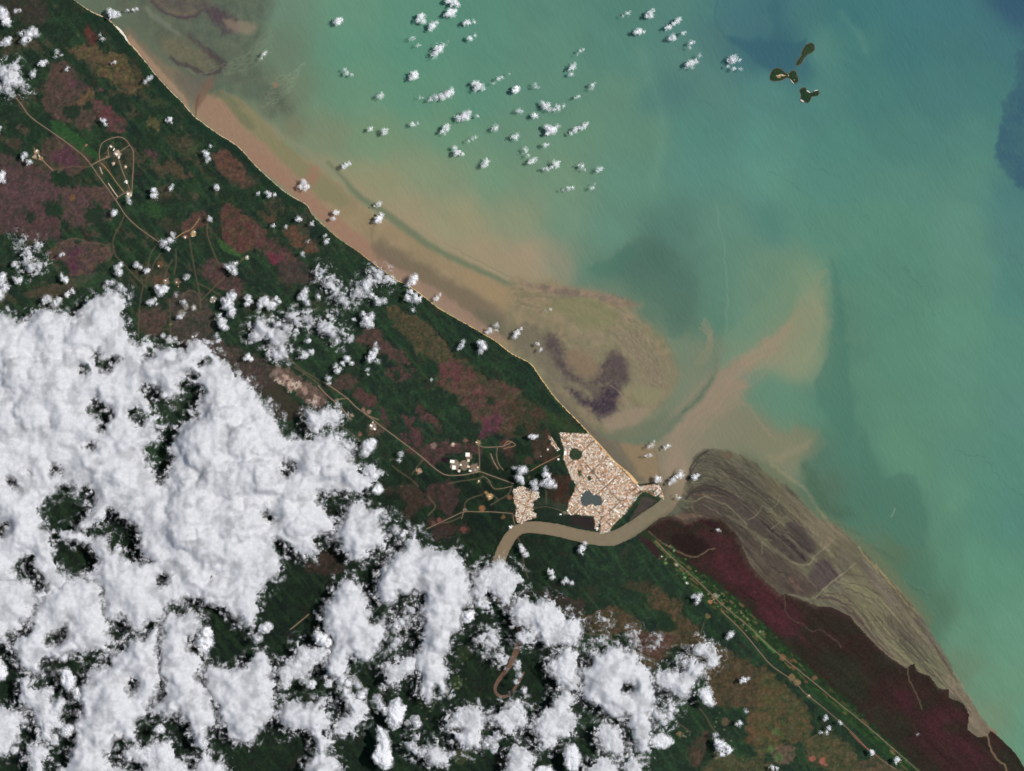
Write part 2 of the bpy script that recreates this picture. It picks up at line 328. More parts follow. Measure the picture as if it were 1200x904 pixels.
# flats between the shoal and the beach, and the river plume
poly([(636, 440), (655, 455), (680, 485), (700, 505), (735, 520), (762, 522), (770, 545), (772, 566), (747, 570), (720, 543), (690, 510), (664, 483)], (112, 100, 79), 5, 0.95, 4, 12, 0.08, br=4)
poly([(650, 462), (668, 478), (690, 500), (712, 518), (735, 545), (745, 562), (738, 560), (715, 538), (690, 510), (664, 482)], (104, 96, 80), 3, 0.8, 2, 10, 0.06)
poly([(724, 516), (752, 522), (768, 520), (773, 565), (752, 560), (740, 540)], (144, 120, 86), 4, 0.75, 3, 9, 0.05)
line([(766, 603), (782, 590), (797, 570), (796, 550)], (132, 115, 90), 22, 4, 0.9, 1.5)
line([(795, 562), (792, 545), (798, 518), (820, 488), (850, 450), (885, 420), (915, 398), (945, 368)], (144, 126, 102), 0, 13, 0.9, 7, 26, ws=[22, 38, 46, 50, 46, 42, 36, 26])
poly([(800, 520), (822, 526), (850, 520), (880, 526), (905, 540), (930, 545), (955, 530), (955, 505), (920, 500), (890, 490), (860, 480), (830, 490)], (124, 122, 95), 12, 0.75, 7, 22)
line([(855, 480), (872, 472), (884, 486), (898, 504), (908, 514)], (146, 128, 102), 2.5, 2.4, 0.55, 2.5)
line([(902, 536), (912, 538), (925, 530), (940, 524), (948, 518)], (144, 132, 104), 6, 5, 0.55, 3)
for k in range(7):
    line([(880 + k * 6, 420 - k * 3), (915 + k * 7, 395 - k * 6), (945 + k * 4, 350 - k * 4), (958 + k * 2, 318)], ((146, 140, 112), (108, 132, 106))[k % 2], 2.2, 3.5, 0.3, 5, 18)
poly([(860, 440), (885, 452), (900, 480), (912, 505), (930, 500), (930, 460), (915, 430), (885, 430)], (92, 132, 108), 7, 0.6, 4, 14)
poly([(870, 412), (905, 388), (935, 352), (955, 330), (968, 345), (970, 372), (960, 405), (945, 432), (920, 440), (895, 436)], (128, 138, 108), 14, 0.7, 8, 26)
line([(852, 450), (885, 420), (910, 398), (925, 378)], (154, 130, 105), 0, 8, 0.55, 4, 14, ws=[8, 16, 20, 8])
poly([(930, 368), (912, 388), (888, 404), (862, 420), (846, 432), (846, 400), (875, 370), (910, 340), (935, 325)], (104, 134, 106), 5, 0.75, 4, 18)
line([(948, 345), (962, 370), (958, 395), (945, 420)], (142, 142, 114), 5, 6, 0.5, 3, 14)
line([(700, 505), (720, 514), (745, 517), (768, 514), (785, 500), (800, 484), (822, 462), (836, 440), (840, 420)], (98, 112, 88), 0, 4, 0.85, 2, 12, ws=[2, 4, 6, 8, 10, 9, 8, 6, 3])
line([(800, 484), (820, 466), (835, 442)], (72, 96, 74), 2.5, 2, 0.6, 1.5)
line([(800, 452), (812, 440), (820, 420), (800, 405)], (112, 126, 98), 14, 8, 0.5)
for i in range(5):
    line([(826 - i * 1.5, 372 + i * 3), (834 - i, 388 + i * 2), (834 - i * 2, 410), (826 - i * 3, 426)], (160, 132, 106), 1.6, 1.6, 0.5, 1.5)
for i in range(10):
    o = i * 4 - 18
    line([(795 + o * .5, 550), (800 + o * .8, 520), (830 + o, 480 + o * .3), (868 + o * .9, 440 + o * .7), (915 + o * .7, 402 + o * .5)], ((160, 140, 113), (138, 120, 95))[i % 2], 1.8, 2.4, 0.2, 5, 20)
line([(760, 520), (768, 530), (773, 560)], (112, 104, 80), 1.5, 1.5, 0.6)
poly([(738, 502), (790, 472), (838, 436), (852, 402), (822, 400), (796, 430), (788, 465), (765, 490)], (116, 122, 96), 9, 0.55, 4, 16)
poly([(722, 508), (752, 514), (790, 498), (770, 492), (740, 500)], (104, 112, 86), 4, 0.6, 3, 12)
# southern inner shoals seaward of the flat
poly([(868, 530), (895, 540), (925, 560), (950, 588), (985, 612), (1010, 630), (1040, 660), (1066, 690), (1090, 720), (1085, 735), (1040, 690), (1000, 645), (950, 615), (915, 580), (880, 550)], (100, 108, 82), 6, 0.75, 4, 12)
line([(905, 545), (925, 560), (945, 575), (958, 595), (968, 608)], (142, 132, 102), 3, 2.5, 0.7, 2)
poly([(940, 545), (955, 550), (962, 570), (975, 590), (1000, 600), (985, 610), (960, 596), (945, 570)], (66, 96, 76), 6, 0.55, 4, 12, 0.1)
for i in range(14):
    rr = random.Random(50 + i); x0 = 950 + rr.random() * 120; y0 = 560 + (x0 - 950) * 1.05 + rr.random() * 45
    line([(x0, y0), (x0 + 12, y0 + 5), (x0 + 30, y0 + 14)], rr.choice([(56, 86, 70), (100, 122, 92)]), 1.2, 1.4, 0.35, 3, 8)
line([(1044, 606), (1047, 601), (1049, 596)], (140, 160, 134), 1.2, 1.0, 0.7, 0.8)
A[..., 2] *= (1 - 0.05 * sstep(820, 1000, X))
lum_ = A.mean(2, keepdims=True); A = lum_ + (A - lum_) * 0.92
A_SEA = A.copy()
# ------------------------------------------------------------------ eastern tidal flat
mflat = sstep(-1.5, 2.0, sd_flat)
fu = (X - 800) * 0.72 + (Y - 530) * 0.69; fv = -(X - 800) * 0.69 + (Y - 530) * 0.72
stri = fbm(fu / 11, fv + 5 * fbm(fu, fv, 40, 2, 203), 5, 4, 200)
stri2 = fbm(fu / 5, fv + 4 * fbm(fu, fv, 30, 2, 206), 2.4, 3, 208)
base = np.empty_like(A); base[:] = (104, 98, 79)
t = sstep(-0.3, 0.4, fbm(X, Y, 40, 3, 210))[..., None]
base = base * (1 - t) + np.array((114, 107, 82), F32) * t
base *= (1 + 0.17 * stri + 0.15 * stri2 + 0.05 * fbm(X, Y, 3, 2, 215))[..., None]
A = A * (1 - mflat[..., None]) + base * mflat[..., None]
E = lambda *v: Q(760, 500, 3.75, *v)
def g(col): return col
# seaward lighter half
poly(E(480, 220, 560, 250, 640, 320, 720, 380, 800, 440, 850, 460, 900, 520, 820, 530, 760, 530, 720, 480, 660, 420, 600, 360, 560, 310, 500, 260), (126, 112, 89), 5, 0.7, 3, 10, 0.08)
for i in range(34):
    x0, y0 = 600 + i * 9, 330 + i * 7.5
    line(E(x0, y0, x0 + 10, y0 + 22, x0 + 4, y0 + 60), ((100, 88, 70), (140, 125, 100))[i % 2], 0.8, 0.9, 0.4, 1.5, 5)
poly(E(190, 150, 240, 105, 300, 115, 380, 150, 440, 200, 500, 240, 540, 280, 470, 290, 400, 250, 300, 210, 240, 210, 190, 230), (110, 102, 84), 4, 0.7, 3, 8, 0.10)
poly(E(320, 115, 350, 115, 370, 135, 350, 145, 325, 130), (108, 86, 66), 1.5, 0.6, 1)
for v in ((290, 170, 380, 220, 460, 270, 540, 320), (330, 160, 420, 220, 500, 285), (250, 180, 340, 210, 420, 265, 480, 300), (380, 215, 450, 255), (300, 200, 380, 245, 440, 290)):
    line(E(*v), (78, 68, 56), 0.9, 0.8, 0.7, 1.0)
# inner dark muds: curved bands around an old spit
poly(E(170, 290, 200, 265, 270, 255, 340, 280, 400, 310, 460, 345, 520, 400, 580, 450, 640, 500, 700, 570, 690, 600, 640, 600, 560, 540, 500, 490, 430, 440, 340, 390, 260, 340, 200, 320), (88, 76, 66), 4, 0.85, 3, 9, 0.14, (74, 60, 56), 6)
poly(E(640, 420, 700, 470, 730, 530, 725, 555, 690, 545, 640, 490, 600, 440), (76, 64, 60), 3, 0.85, 2, 8, 0.14)
poly(E(720, 620, 770, 580, 830, 640, 840, 670, 790, 700, 750, 730, 700, 680), (78, 66, 62), 3, 0.85, 2, 8, 0.14)
poly(E(200, 330, 260, 335, 340, 400, 430, 455, 500, 520, 560, 560, 650, 620, 700, 660, 740, 720, 700, 745, 600, 735, 540, 690, 470, 630, 430, 560, 390, 510, 330, 440, 260, 400, 200, 370), (92, 76, 64), 4, 0.85, 3, 9, 0.14, (80, 66, 58), 6)
poly(E(100, 400, 180, 330, 230, 400, 330, 400, 390, 500, 440, 560, 400, 560, 250, 430, 130, 440, 60, 470, 20, 450), (86, 70, 60), 4, 0.8, 3, 9, 0.14)
poly(E(0, 440, 60, 400, 120, 350, 150, 320, 190, 330, 190, 360, 120, 380, 100, 400, 60, 450, 20, 470), (102, 102, 80), 3, 0.8, 2, 8, 0.1)
poly(E(110, 395, 150, 385, 200, 380, 245, 395, 200, 402, 160, 410, 130, 412), (134, 104, 86), 1.2, 0.75, 1.5, 5)
poly(E(140, 330, 170, 330, 180, 375, 150, 382, 120, 392, 118, 370), (112, 108, 88), 2, 0.7, 2)
for v, c, wd in (((165, 318, 190, 285, 240, 262, 300, 268, 350, 292, 420, 330, 470, 362), (64, 54, 50), 2.2), ((190, 292, 260, 278, 330, 298, 400, 335), (56, 46, 44), 1.6),
                 ((200, 300, 280, 302, 350, 312, 420, 345), (120, 96, 78), 1.6), ((240, 340, 300, 375, 360, 400, 430, 430), (124, 112, 90), 1.2), ((250, 325, 320, 352, 390, 395), (124, 114, 92), 1.0),
                 ((500, 420, 560, 470, 620, 525, 690, 590), (44, 34, 36), 1.5), ((585, 480, 640, 530, 685, 580), (44, 34, 36), 1.5), ((520, 450, 580, 500, 650, 560), (124, 112, 92), 0.9), ((560, 460, 630, 500, 690, 560), (120, 110, 90), 0.9),
                 ((610, 470, 660, 510, 710, 555), (56, 46, 46), 1.4), ((620, 440, 680, 490, 725, 550), (60, 50, 50), 1.2), ((330, 395, 370, 425, 412, 446), (44, 28, 30), 2.0), ((335, 388, 380, 415, 425, 442), (140, 122, 96), 0.9),
                 ((420, 440, 470, 470, 520, 505, 560, 550, 620, 590, 660, 606), (118, 108, 84), 2.2), ((530, 615, 560, 625, 575, 640, 600, 640, 615, 660, 640, 670), (52, 44, 42), 1.3), ((600, 650, 630, 690, 650, 685), (56, 46, 44), 1.2),
                 ((680, 640, 700, 670, 730, 700, 742, 730), (122, 112, 92), 0.9), ((770, 590, 800, 620, 830, 660), (58, 46, 48), 1.4), ((740, 600, 770, 640, 800, 690), (60, 48, 50), 1.4)):
    line(E(*v), c, wd, 0.7, 0.8, 1.2, 6)
poly(E(610, 660, 650, 665, 660, 690, 675, 725, 655, 715, 640, 700), (126, 96, 82), 1.0, 0.55, 1)
line(E(640, 672, 650, 690, 645, 705), (88, 52, 46), 0.9, 0.5, 0.9, 0.5); line(E(630, 690, 655, 690), (88, 52, 46), 0.9, 0.5, 0.9, 0.5)
poly(E(385, 490, 405, 490, 420, 515, 425, 530, 400, 532, 385, 510), (134, 124, 106), 1.5, 0.7, 1.5, 4)
# south-eastern tongue: olive and brown bands
poly(E(790, 530, 850, 500, 920, 540, 960, 600, 1050, 700, 1130, 790, 1180, 850, 1180, 960, 1080, 960, 950, 860, 860, 720, 880, 640, 860, 580), (112, 106, 80), 4, 0.75, 3, 10, 0.12, (108, 100, 82), 9)
poly(E(880, 630, 920, 620, 980, 690, 1060, 800, 1020, 900, 970, 860, 900, 740, 860, 690), (118, 115, 83), 4, 0.7, 3, 9, 0.06)
poly(E(940, 600, 1000, 640, 1060, 720, 1120, 800, 1060, 790, 1000, 720, 950, 660), (108, 98, 84), 3, 0.75, 3, 8, 0.10)
SE = lambda *v: Q(900, 678, 4, *v)
poly(SE(300, 60, 420, 90, 520, 180, 600, 270, 700, 330, 760, 400, 740, 430, 650, 400, 580, 340, 500, 240, 420, 170, 330, 110), (114, 110, 80), 4, 0.7, 3, 9, 0.08)
poly(SE(600, 300, 680, 300, 800, 370, 850, 470, 850, 520, 800, 510, 760, 450, 700, 420, 640, 390), (112, 112, 82), 3, 0.7, 3, 8, 0.1)
poly(SE(830, 400, 870, 470, 960, 590, 1030, 690, 1040, 740, 980, 740, 930, 710, 945, 640, 900, 560, 850, 530), (124, 110, 90), 3, 0.8, 2, 7, 0.14)
poly(SE(1030, 700, 1060, 710, 1110, 770, 1170, 840, 1200, 890, 1190, 900, 1150, 820, 1090, 760), (142, 118, 92), 1.5, 0.85, 1.5, 6)
for v, c, wd in (((230, 90, 300, 95, 360, 120, 410, 165, 450, 210), (74, 58, 54), 2.6), ((250, 85, 310, 75, 370, 110, 430, 170, 470, 215), (134, 118, 92), 1.0), ((270, 70, 350, 80, 420, 140, 470, 200), (78, 66, 58), 1.6),
                 ((450, 120, 520, 200, 600, 295), (150, 138, 98), 1.6), ((300, 100, 400, 170, 470, 250, 530, 320, 580, 370), (82, 68, 60), 3.0), ((340, 140, 420, 210, 500, 300, 560, 360, 640, 410), (126, 106, 86), 1.2),
                 ((700, 350, 730, 380, 750, 388), (70, 62, 48), 0.9), ((720, 240, 780, 310, 830, 380), (140, 128, 100), 1.2), ((690, 250, 740, 310, 800, 370), (96, 90, 70), 1.2),
                 ((610, 330, 630, 300, 660, 270), (92, 88, 66), 1.0), ((540, 0, 590, 50, 640, 100, 690, 150), (142, 128, 90), 2.0), ((560, 20, 620, 90, 680, 150), (90, 92, 62), 0.9), ((870, 440, 940, 540, 1000, 640), (150, 138, 110), 1.2),
                 ((860, 470, 910, 540, 960, 610), (100, 92, 74), 1.1)):
    line(SE(*v), c, wd, 0.8, 0.75, 1.5, 6)
for i in range(60):
    rr = random.Random(700 + i); q = rr.random(); x0 = 985 + q * 130 + rr.random() * 22; y0 = 640 + q * 135 + rr.random() * 14 + 6
    line([(x0, y0), (x0 + 5 + rr.random() * 8, y0 + 6 + rr.random() * 9)], rr.choice([(92, 86, 68), (148, 136, 104), (104, 94, 82)]), 0.7, 0.8, 0.5, 1.5, 4)
line(E(180, 225, 185, 180, 205, 150, 240, 118, 262, 105), (62, 52, 50), 1.6, 1.0, 0.9, 1.2)
for v in ((925, 530, 950, 570, 980, 600, 1010, 640), (1000, 610, 1040, 660, 1080, 710, 1130, 770, 1160, 800)):
    line(E(*v), (150, 136, 94), 2.6, 1.2, 0.8, 1.2); line(E(*[q + (6 if i % 2 == 0 else -2) for i, q in enumerate(v)]), (72, 78, 54), 0.9, 0.8, 0.7, 1.2)
def family(c0, c1, n, seed, cols):
    for i in range(n):
        rr = random.Random(seed + i); o = (i + rr.random()) / n; a0 = rr.random() * 0.5; a1 = a0 + 0.25 + rr.random() * 0.4
        cur = smooth([(p[0] + (q[0] - p[0]) * o, p[1] + (q[1] - p[1]) * o) for p, q in zip(c0, c1)], 6)
        seg = cur[int(a0 * len(cur)):int(min(a1, 1) * len(cur))]
        if len(seg) > 4: line(seg[::4] + [seg[-1]], rr.choice(cols), 0.5 + rr.random() * 0.8, 0.6, 0.35 + 0.35 * rr.random(), 1.6, 9)
RID = [(62, 54, 48), (72, 62, 54), (58, 48, 46), (136, 124, 98), (120, 108, 86), (84, 72, 60)]
family(E(165, 318, 200, 280, 300, 290, 420, 360, 560, 480, 690, 600), E(190, 180, 250, 120, 380, 160, 540, 270, 700, 400, 820, 500), 46, 3000, RID)
family(E(130, 390, 220, 400, 330, 430, 430, 560, 540, 690, 640, 740), E(160, 330, 240, 330, 340, 395, 450, 470, 580, 560, 700, 680), 26, 3100, RID)
family(SE(230, 90, 400, 160, 520, 310, 640, 400, 760, 500, 920, 640), SE(330, -40, 540, 0, 680, 150, 780, 290, 880, 450, 1000, 640), 52, 3200, RID + [(146, 136, 100), (100, 98, 74)])
# tidal creeks: pale silt-lined channels over the flat
CREEKS = [E(145, 322, 200, 330, 250, 308, 300, 330, 350, 350, 420, 420, 430, 445), E(190, 335, 195, 365, 210, 382), E(440, 408, 470, 395, 490, 370, 497, 352, 540, 360, 565, 340, 578, 298), E(535, 452, 560, 435, 595, 400),
          E(500, 560, 500, 510, 520, 495), E(500, 492, 540, 500), E(560, 540, 620, 590, 660, 606, 705, 606, 730, 570, 780, 530, 820, 490), E(598, 742, 640, 742, 700, 760, 740, 745, 780, 705, 850, 650, 910, 600),
          E(598, 745, 605, 790, 625, 840), E(120, 332, 80, 375, 20, 415, 0, 425)]
CRW = [1.9, 1.0, 1.3, 1.1, 1.0, 0.9, 2.2, 2.2, 1.0, 1.3]
for v, wd in zip(CREEKS, CRW): line(v, (134, 124, 98), wd, 0.7, 0.85, 0.8, 6)
fl2 = (mflat * (0.90 + 0.10 * sstep(-0.3, 0.3, fbm(fu / 4, fv, 16, 4, 230)) + 0.16 * fbm(fu / 14, fv + 3 * fbm(fu, fv, 50, 2, 236), 2.6, 4, 232, 0.65)) + (1 - mflat))[..., None]
A *= fl2
dk = (mflat * sstep(1010, 900, X) * 0.85)[..., None]
A = A * (1 - dk) + A * np.array((0.84, 0.86, 0.84), F32) * dk
A_FLAT = A.copy()

# ------------------------------------------------------------------ the land
mland = sstep(-0.8, 0.8, sd_land)
n1 = fbm(X, Y, 60, 4, 300); n2 = fbm(X, Y, 14, 4, 305); n3 = fbm(X, Y, 3.2, 3, 310)
base = np.empty_like(A); base[:] = (33, 49, 35)
def lay(col, m): 
    global base
    base = base * (1 - m[..., None]) + np.array(col, F32) * m[..., None]
lay((36, 58, 38), sstep(-0.1, 0.4, n2) * 0.8)
lay((26, 40, 36), sstep(0.0, 0.5, n1) * 0.7)
lay((48, 68, 42), sstep(0.25, 0.6, fbm(X, Y, 9, 4, 320)) * 0.6)
lay((52, 46, 36), sstep(0.28, 0.6, fbm(X, Y, 22, 5, 325)) * 0.55)
al = fbm((X * 0.64 + Y * 0.77) / 6, -X * 0.77 + Y * 0.64, 7, 4, 340)
lay((42, 68, 40), sstep(-0.05, 0.5, al + 0.4 * n1) * 0.75)
sv_ = sstep(0.16, 0.42, fbm(X, Y, 34, 5, 345, 0.6) + 0.25 * al) * sstep(430, 330, X) * sstep(440, 330, Y)
lay((62, 56, 42), sv_ * 0.8); FOR *= 1 - 0.8 * sv_
base *= (1 + 0.16 * n3 + 0.08 * n2)[..., None]
A = A * (1 - mland[..., None]) + base * mland[..., None]
land_only = [0]
T = lambda *v: Q(0, 0, 4, *v)
T2 = lambda *v: Q(0, 226, 4, *v)
T3 = lambda *v: Q(300, 226, 4, *v)
T4 = lambda *v: Q(300, 452, 4, *v)
T5 = lambda *v: Q(600, 452, 4, *v)
T6 = lambda *v: Q(600, 678, 4, *v)
T7 = lambda *v: Q(900, 678, 4, *v)
KB = dict(f=2.6, warp=6.0, wsc=20, tex=0.2, forest=0.0, oc=5, gn=0.62, br=6.5)
PURP, RED, BRN, ORG, OLV, MAG = (74, 52, 53), (77, 56, 50), (67, 54, 46), (80, 61, 45), (82, 72, 42), (78, 48, 54)
# savanna north-west
poly(T(-80, -80, 150, -60, 235, 40, 220, 90, 130, 120, 60, 80, -60, 90), (52, 44, 38), a=0.8, **KB)
poly(T(320, 230, 400, 200, 480, 240, 560, 250, 610, 290, 640, 380, 665, 420, 600, 450, 560, 410, 520, 380, 460, 350, 420, 280, 360, 280), ORG, col2=OLV, **KB)
poly(T(410, 130, 440, 150, 450, 190, 420, 190, 405, 160), (80, 42, 38), **KB)
poly(T(250, 300, 320, 300, 350, 350, 330, 400, 400, 430, 440, 470, 440, 600, 380, 610, 340, 560, 300, 580, 210, 520, 200, 430, 230, 370), RED, col2=(66, 52, 44), **KB)
poly(T(320, 370, 380, 375, 420, 410, 490, 415, 460, 440, 400, 430, 340, 410), MAG, **KB)
poly(T(370, 480, 410, 420, 450, 430, 430, 480, 390, 500), (92, 70, 46), **KB)
poly(T(440, 465, 490, 485, 540, 520, 590, 580, 585, 620, 520, 610, 450, 530), (86, 44, 50), col2=RED, **KB)
poly(T(210, 650, 300, 640, 390, 690, 420, 760, 340, 830, 300, 800, 240, 790, 200, 700), (66, 56, 44), col2=(74, 50, 46), **KB)
poly(T(240, 720, 300, 695, 350, 720, 375, 770, 320, 790, 260, 770), (73, 44, 53), **KB)
poly(T(-60, 740, 60, 740, 150, 770, 230, 800, 250, 860, 260, 960, 280, 1100, 130, 1130, 60, 1080, -60, 1090), PURP, col2=(70, 50, 48), **KB)
poly(T(40, 660, 80, 640, 100, 670, 70, 700, 40, 690), (64, 52, 42), **KB)
poly(T(690, 700, 730, 705, 740, 735, 700, 730), MAG, **KB)
poly(T(730, 780, 800, 760, 850, 790, 900, 830, 850, 840, 790, 810), (70, 58, 42), **KB)
poly(T(990, 720, 1060, 700, 1130, 760, 1180, 850, 1150, 880, 1090, 850, 1000, 770), (86, 58, 44), col2=(78, 50, 44), **KB)
poly(T(690, 580, 720, 550, 750, 570, 740, 600, 705, 595), (92, 80, 46), a=0.8, **KB)
poly(T(880, 690, 930, 680, 940, 740, 900, 740), (52, 66, 40), a=0.8, **KB)
poly(T(780, 640, 880, 650, 880, 690, 820, 700), (58, 54, 38), a=0.7, **KB)
poly(T(620, 290, 660, 290, 690, 380, 660, 420, 640, 380), (74, 60, 40), a=0.8, **KB)
poly(T(760, 450, 790, 480, 770, 500, 690, 490), (60, 66, 40), a=0.5, **KB)
poly(T(600, 780, 620, 850, 620, 900, 560, 900, 540, 800), (58, 60, 42), a=0.6, **KB)
poly(T(440, 560, 470, 600, 470, 640, 430, 600), (32, 58, 36), a=0.7, **KB)
poly(T(230, 570, 290, 570, 350, 620, 430, 690, 470, 730, 430, 740, 340, 680, 260, 630), (38, 74, 36), a=0.85, f=1.5, warp=2.5, tex=0.15, forest=0.3)
poly(T(100, 590, 140, 610, 130, 625, 95, 605), (74, 58, 48), **KB)
# west below the launch site
poly(T2(280, -20, 420, -20, 440, 40, 470, 85, 520, 95, 510, 125, 440, 150, 370, 160, 320, 140, 290, 80), PURP, col2=RED, **KB)
poly(T2(-40, -40, 270, -40, 270, 30, 180, 40, 90, 40, -40, 20), PURP, **KB)
poly(T2(130, 60, 240, 60, 230, 110, 290, 150, 280, 220, 240, 200, 160, 180, 140, 120), (70, 48, 48), **KB)
poly(T2(430, -20, 520, -20, 530, 50, 500, 90, 460, 60), RED, **KB)
poly(T2(280, 240, 350, 215, 430, 240, 520, 250, 530, 290, 500, 320, 440, 360, 380, 440, 340, 400, 320, 330, 240, 320, 210, 280), PURP, col2=(82, 62, 50), **KB)
poly(T2(320, 250, 370, 260, 380, 310, 350, 390, 320, 340), (72, 40, 54), a=0.8, **KB)
poly(T2(110, 470, 170, 440, 260, 425, 330, 440, 290, 490, 210, 500), (64, 56, 44), **KB)
poly(T2(410, 185, 450, 180, 460, 205, 420, 210), RED, **KB)
poly(T2(1040, 60, 1090, 50, 1140, 100, 1230, 150, 1250, 210, 1190, 260, 1110, 280, 1040, 220, 1030, 120), (80, 46, 44), col2=(78, 56, 42), **KB)
poly(T2(1025, 220, 1060, 240, 1130, 290, 1150, 310, 1080, 290, 1030, 250), (52, 88, 40), a=0.7, f=1.2, warp=2, forest=0.2)
poly(T2(940, 340, 1010, 320, 1080, 380, 1140, 430, 1130, 480, 1060, 460, 980, 420), (72, 50, 48), **KB)
poly(T2(870, 120, 960, 90, 980, 140, 920, 180, 860, 220, 850, 190), (78, 52, 46), **KB)
poly(T2(640, 560, 780, 540, 790, 600, 740, 680, 660, 650), (72, 54, 48), **KB)
poly(T2(800, 480, 940, 460, 1000, 560, 1000, 680, 960, 760, 830, 730, 800, 620), (62, 54, 48), **KB)
poly(T2(990, 680, 1130, 740, 1230, 800, 1240, 930, 1180, 930, 1080, 850, 990, 780), (62, 52, 46), **KB)
poly(T2(750, 120, 800, 110, 830, 160, 790, 190, 750, 170), (58, 50, 40), a=0.6, **KB)
poly(T2(660, 50, 740, 40, 760, 110, 700, 110), (40, 70, 36), a=0.7, f=2, warp=3, forest=0.4)
poly(T2(340, 400, 480, 370, 500, 420, 420, 450, 360, 440), (46, 70, 44), a=0.6, f=2, warp=3, forest=0.5)
poly(T2(720, 400, 770, 400, 760, 430, 720, 430), (84, 60, 42), **KB)
# middle strip
poly(T3(0, 140, 30, 180, 100, 230, 160, 280, 190, 310, 170, 340, 120, 340, 60, 300, 20, 260, -10, 200), (76, 46, 46), col2=(72, 56, 46), **KB)
poly(T3(120, 170, 170, 160, 230, 200, 290, 260, 270, 290, 200, 260, 150, 220), (82, 56, 42), **KB)
poly(T3(20, 100, 90, 100, 90, 140, 30, 140), (78, 56, 40), **KB)
poly(T3(50, 280, 110, 300, 130, 330, 90, 340), (90, 40, 50), **KB)
poly(T3(100, 340, 190, 330, 270, 370, 280, 410, 200, 430, 120, 400), (58, 48, 44), **KB)
poly(T3(610, 540, 650, 530, 760, 580, 830, 630, 880, 700, 930, 750, 1000, 800, 1100, 880, 1080, 930, 900, 930, 860, 820, 760, 760, 700, 680, 640, 610), (76, 62, 42), col2=(58, 58, 38), **KB)
poly(T3(860, 810, 960, 800, 1050, 880, 1060, 930, 900, 930), (88, 46, 50), col2=(78, 54, 46), **KB)
poly(T3(470, 700, 520, 640, 580, 650, 620, 710, 690, 750, 740, 830, 690, 800, 600, 760, 540, 720), (72, 50, 46), **KB)
poly(T3(600, 850, 680, 820, 740, 860, 660, 880), (78, 48, 48), **KB)
poly(T3(620, 630, 700, 680, 720, 740, 640, 680), (32, 54, 36), a=0.7, f=2, warp=3, forest=1)
poly(T3(360, 870, 470, 860, 470, 904, 380, 930), (66, 50, 44), **KB)
poly(T3(-60, 780, 60, 800, 90, 904, -60, 930), (60, 50, 46), **KB)
# centre
poly(T4(860, -20, 1180, -20, 1260, 60, 1240, 150, 1190, 240, 1130, 220, 1040, 180, 980, 110, 920, 40), (76, 50, 44), col2=(70, 60, 42), **KB)
poly(T4(1080, 130, 1140, 140, 1140, 210, 1090, 245, 1045, 235, 1050, 205), (82, 42, 54), a=0.9, **KB)
poly(T4(980, 80, 1030, 75, 1040, 100, 1000, 115), (84, 48, 54), a=0.8, **KB); poly(T4(1020, 20, 1070, 20, 1060, 60, 1020, 50), (92, 50, 54), a=0.8, **KB)
poly(T4(450, 30, 500, 20, 560, 60, 560, 105, 490, 90), (76, 48, 46), **KB)
poly(T4(580, 110, 620, 115, 620, 190, 590, 180), (66, 46, 44), **KB)
poly(T4(755, 115, 790, 105, 860, 175, 860, 205, 800, 180), (74, 48, 46), **KB)
poly(T4(680, 145, 720, 160, 780, 220, 770, 300, 730, 280, 710, 200), (74, 46, 46), **KB)
poly(T4(660, 225, 700, 225, 720, 270, 690, 265), (72, 46, 46), **KB)
poly(T4(700, 300, 800, 290, 840, 250, 930, 270, 1040, 280, 1050, 330, 900, 320, 830, 380, 760, 330), (78, 54, 50), col2=(70, 46, 44), **KB)
poly(T4(790, 480, 850, 460, 950, 465, 960, 500, 930, 550, 930, 600, 850, 580, 800, 530), (76, 54, 50), **KB)
poly(T4(670, 490, 750, 460, 790, 530, 780, 560, 740, 610, 680, 610, 710, 560), (70, 54, 44), **KB)
poly(T4(600, 470, 740, 450, 740, 480, 620, 510), (66, 58, 46), a=0.8, **KB)
poly(T4(800, 620, 880, 620, 900, 640, 1000, 660, 1020, 690, 960, 690, 880, 700, 820, 670), (70, 50, 44), **KB)
poly(T4(830, 670, 900, 680, 900, 720, 840, 720), (66, 54, 48), **KB)
poly(T4(280, 780, 350, 770, 400, 830, 390, 870, 320, 880, 230, 860), (66, 50, 42), **KB)
poly(T4(520, 180, 600, 185, 600, 215, 540, 230, 515, 210), (96, 66, 54), a=0.7, **KB)
poly(T4(1170, 250, 1200, 250, 1200, 340, 1150, 310), (74, 48, 44), **KB)
spot(*T4(887, 349)[0], 4.5, (44, 16, 36), 1.0, warp=1.0, forest=0, ry=3)
# bright strip between the road and the town, coastal woodland
poly(T5(120, 120, 170, 110, 250, 160, 330, 210, 330, 225, 220, 215, 170, 160), (46, 62, 34), a=0.7, f=3, warp=4, tex=0.2, forest=0.5)
poly(T5(-20, 80, 60, 60, 130, 90, 160, 160, 100, 200, 60, 230, 0, 240), (66, 48, 36), col2=(48, 52, 34), **KB)
poly(T5(100, 220, 170, 200, 200, 270, 220, 330, 180, 360, 110, 350, 90, 280), (60, 46, 36), **KB)
poly(T5(160, 430, 260, 420, 280, 480, 270, 550, 220, 560, 170, 530), (66, 38, 28), col2=(56, 44, 32), **KB)
poly(T5(90, 540, 160, 530, 260, 560, 260, 590, 160, 570, 100, 580), (54, 66, 48), a=0.7, f=1.5, warp=2, forest=0.3)
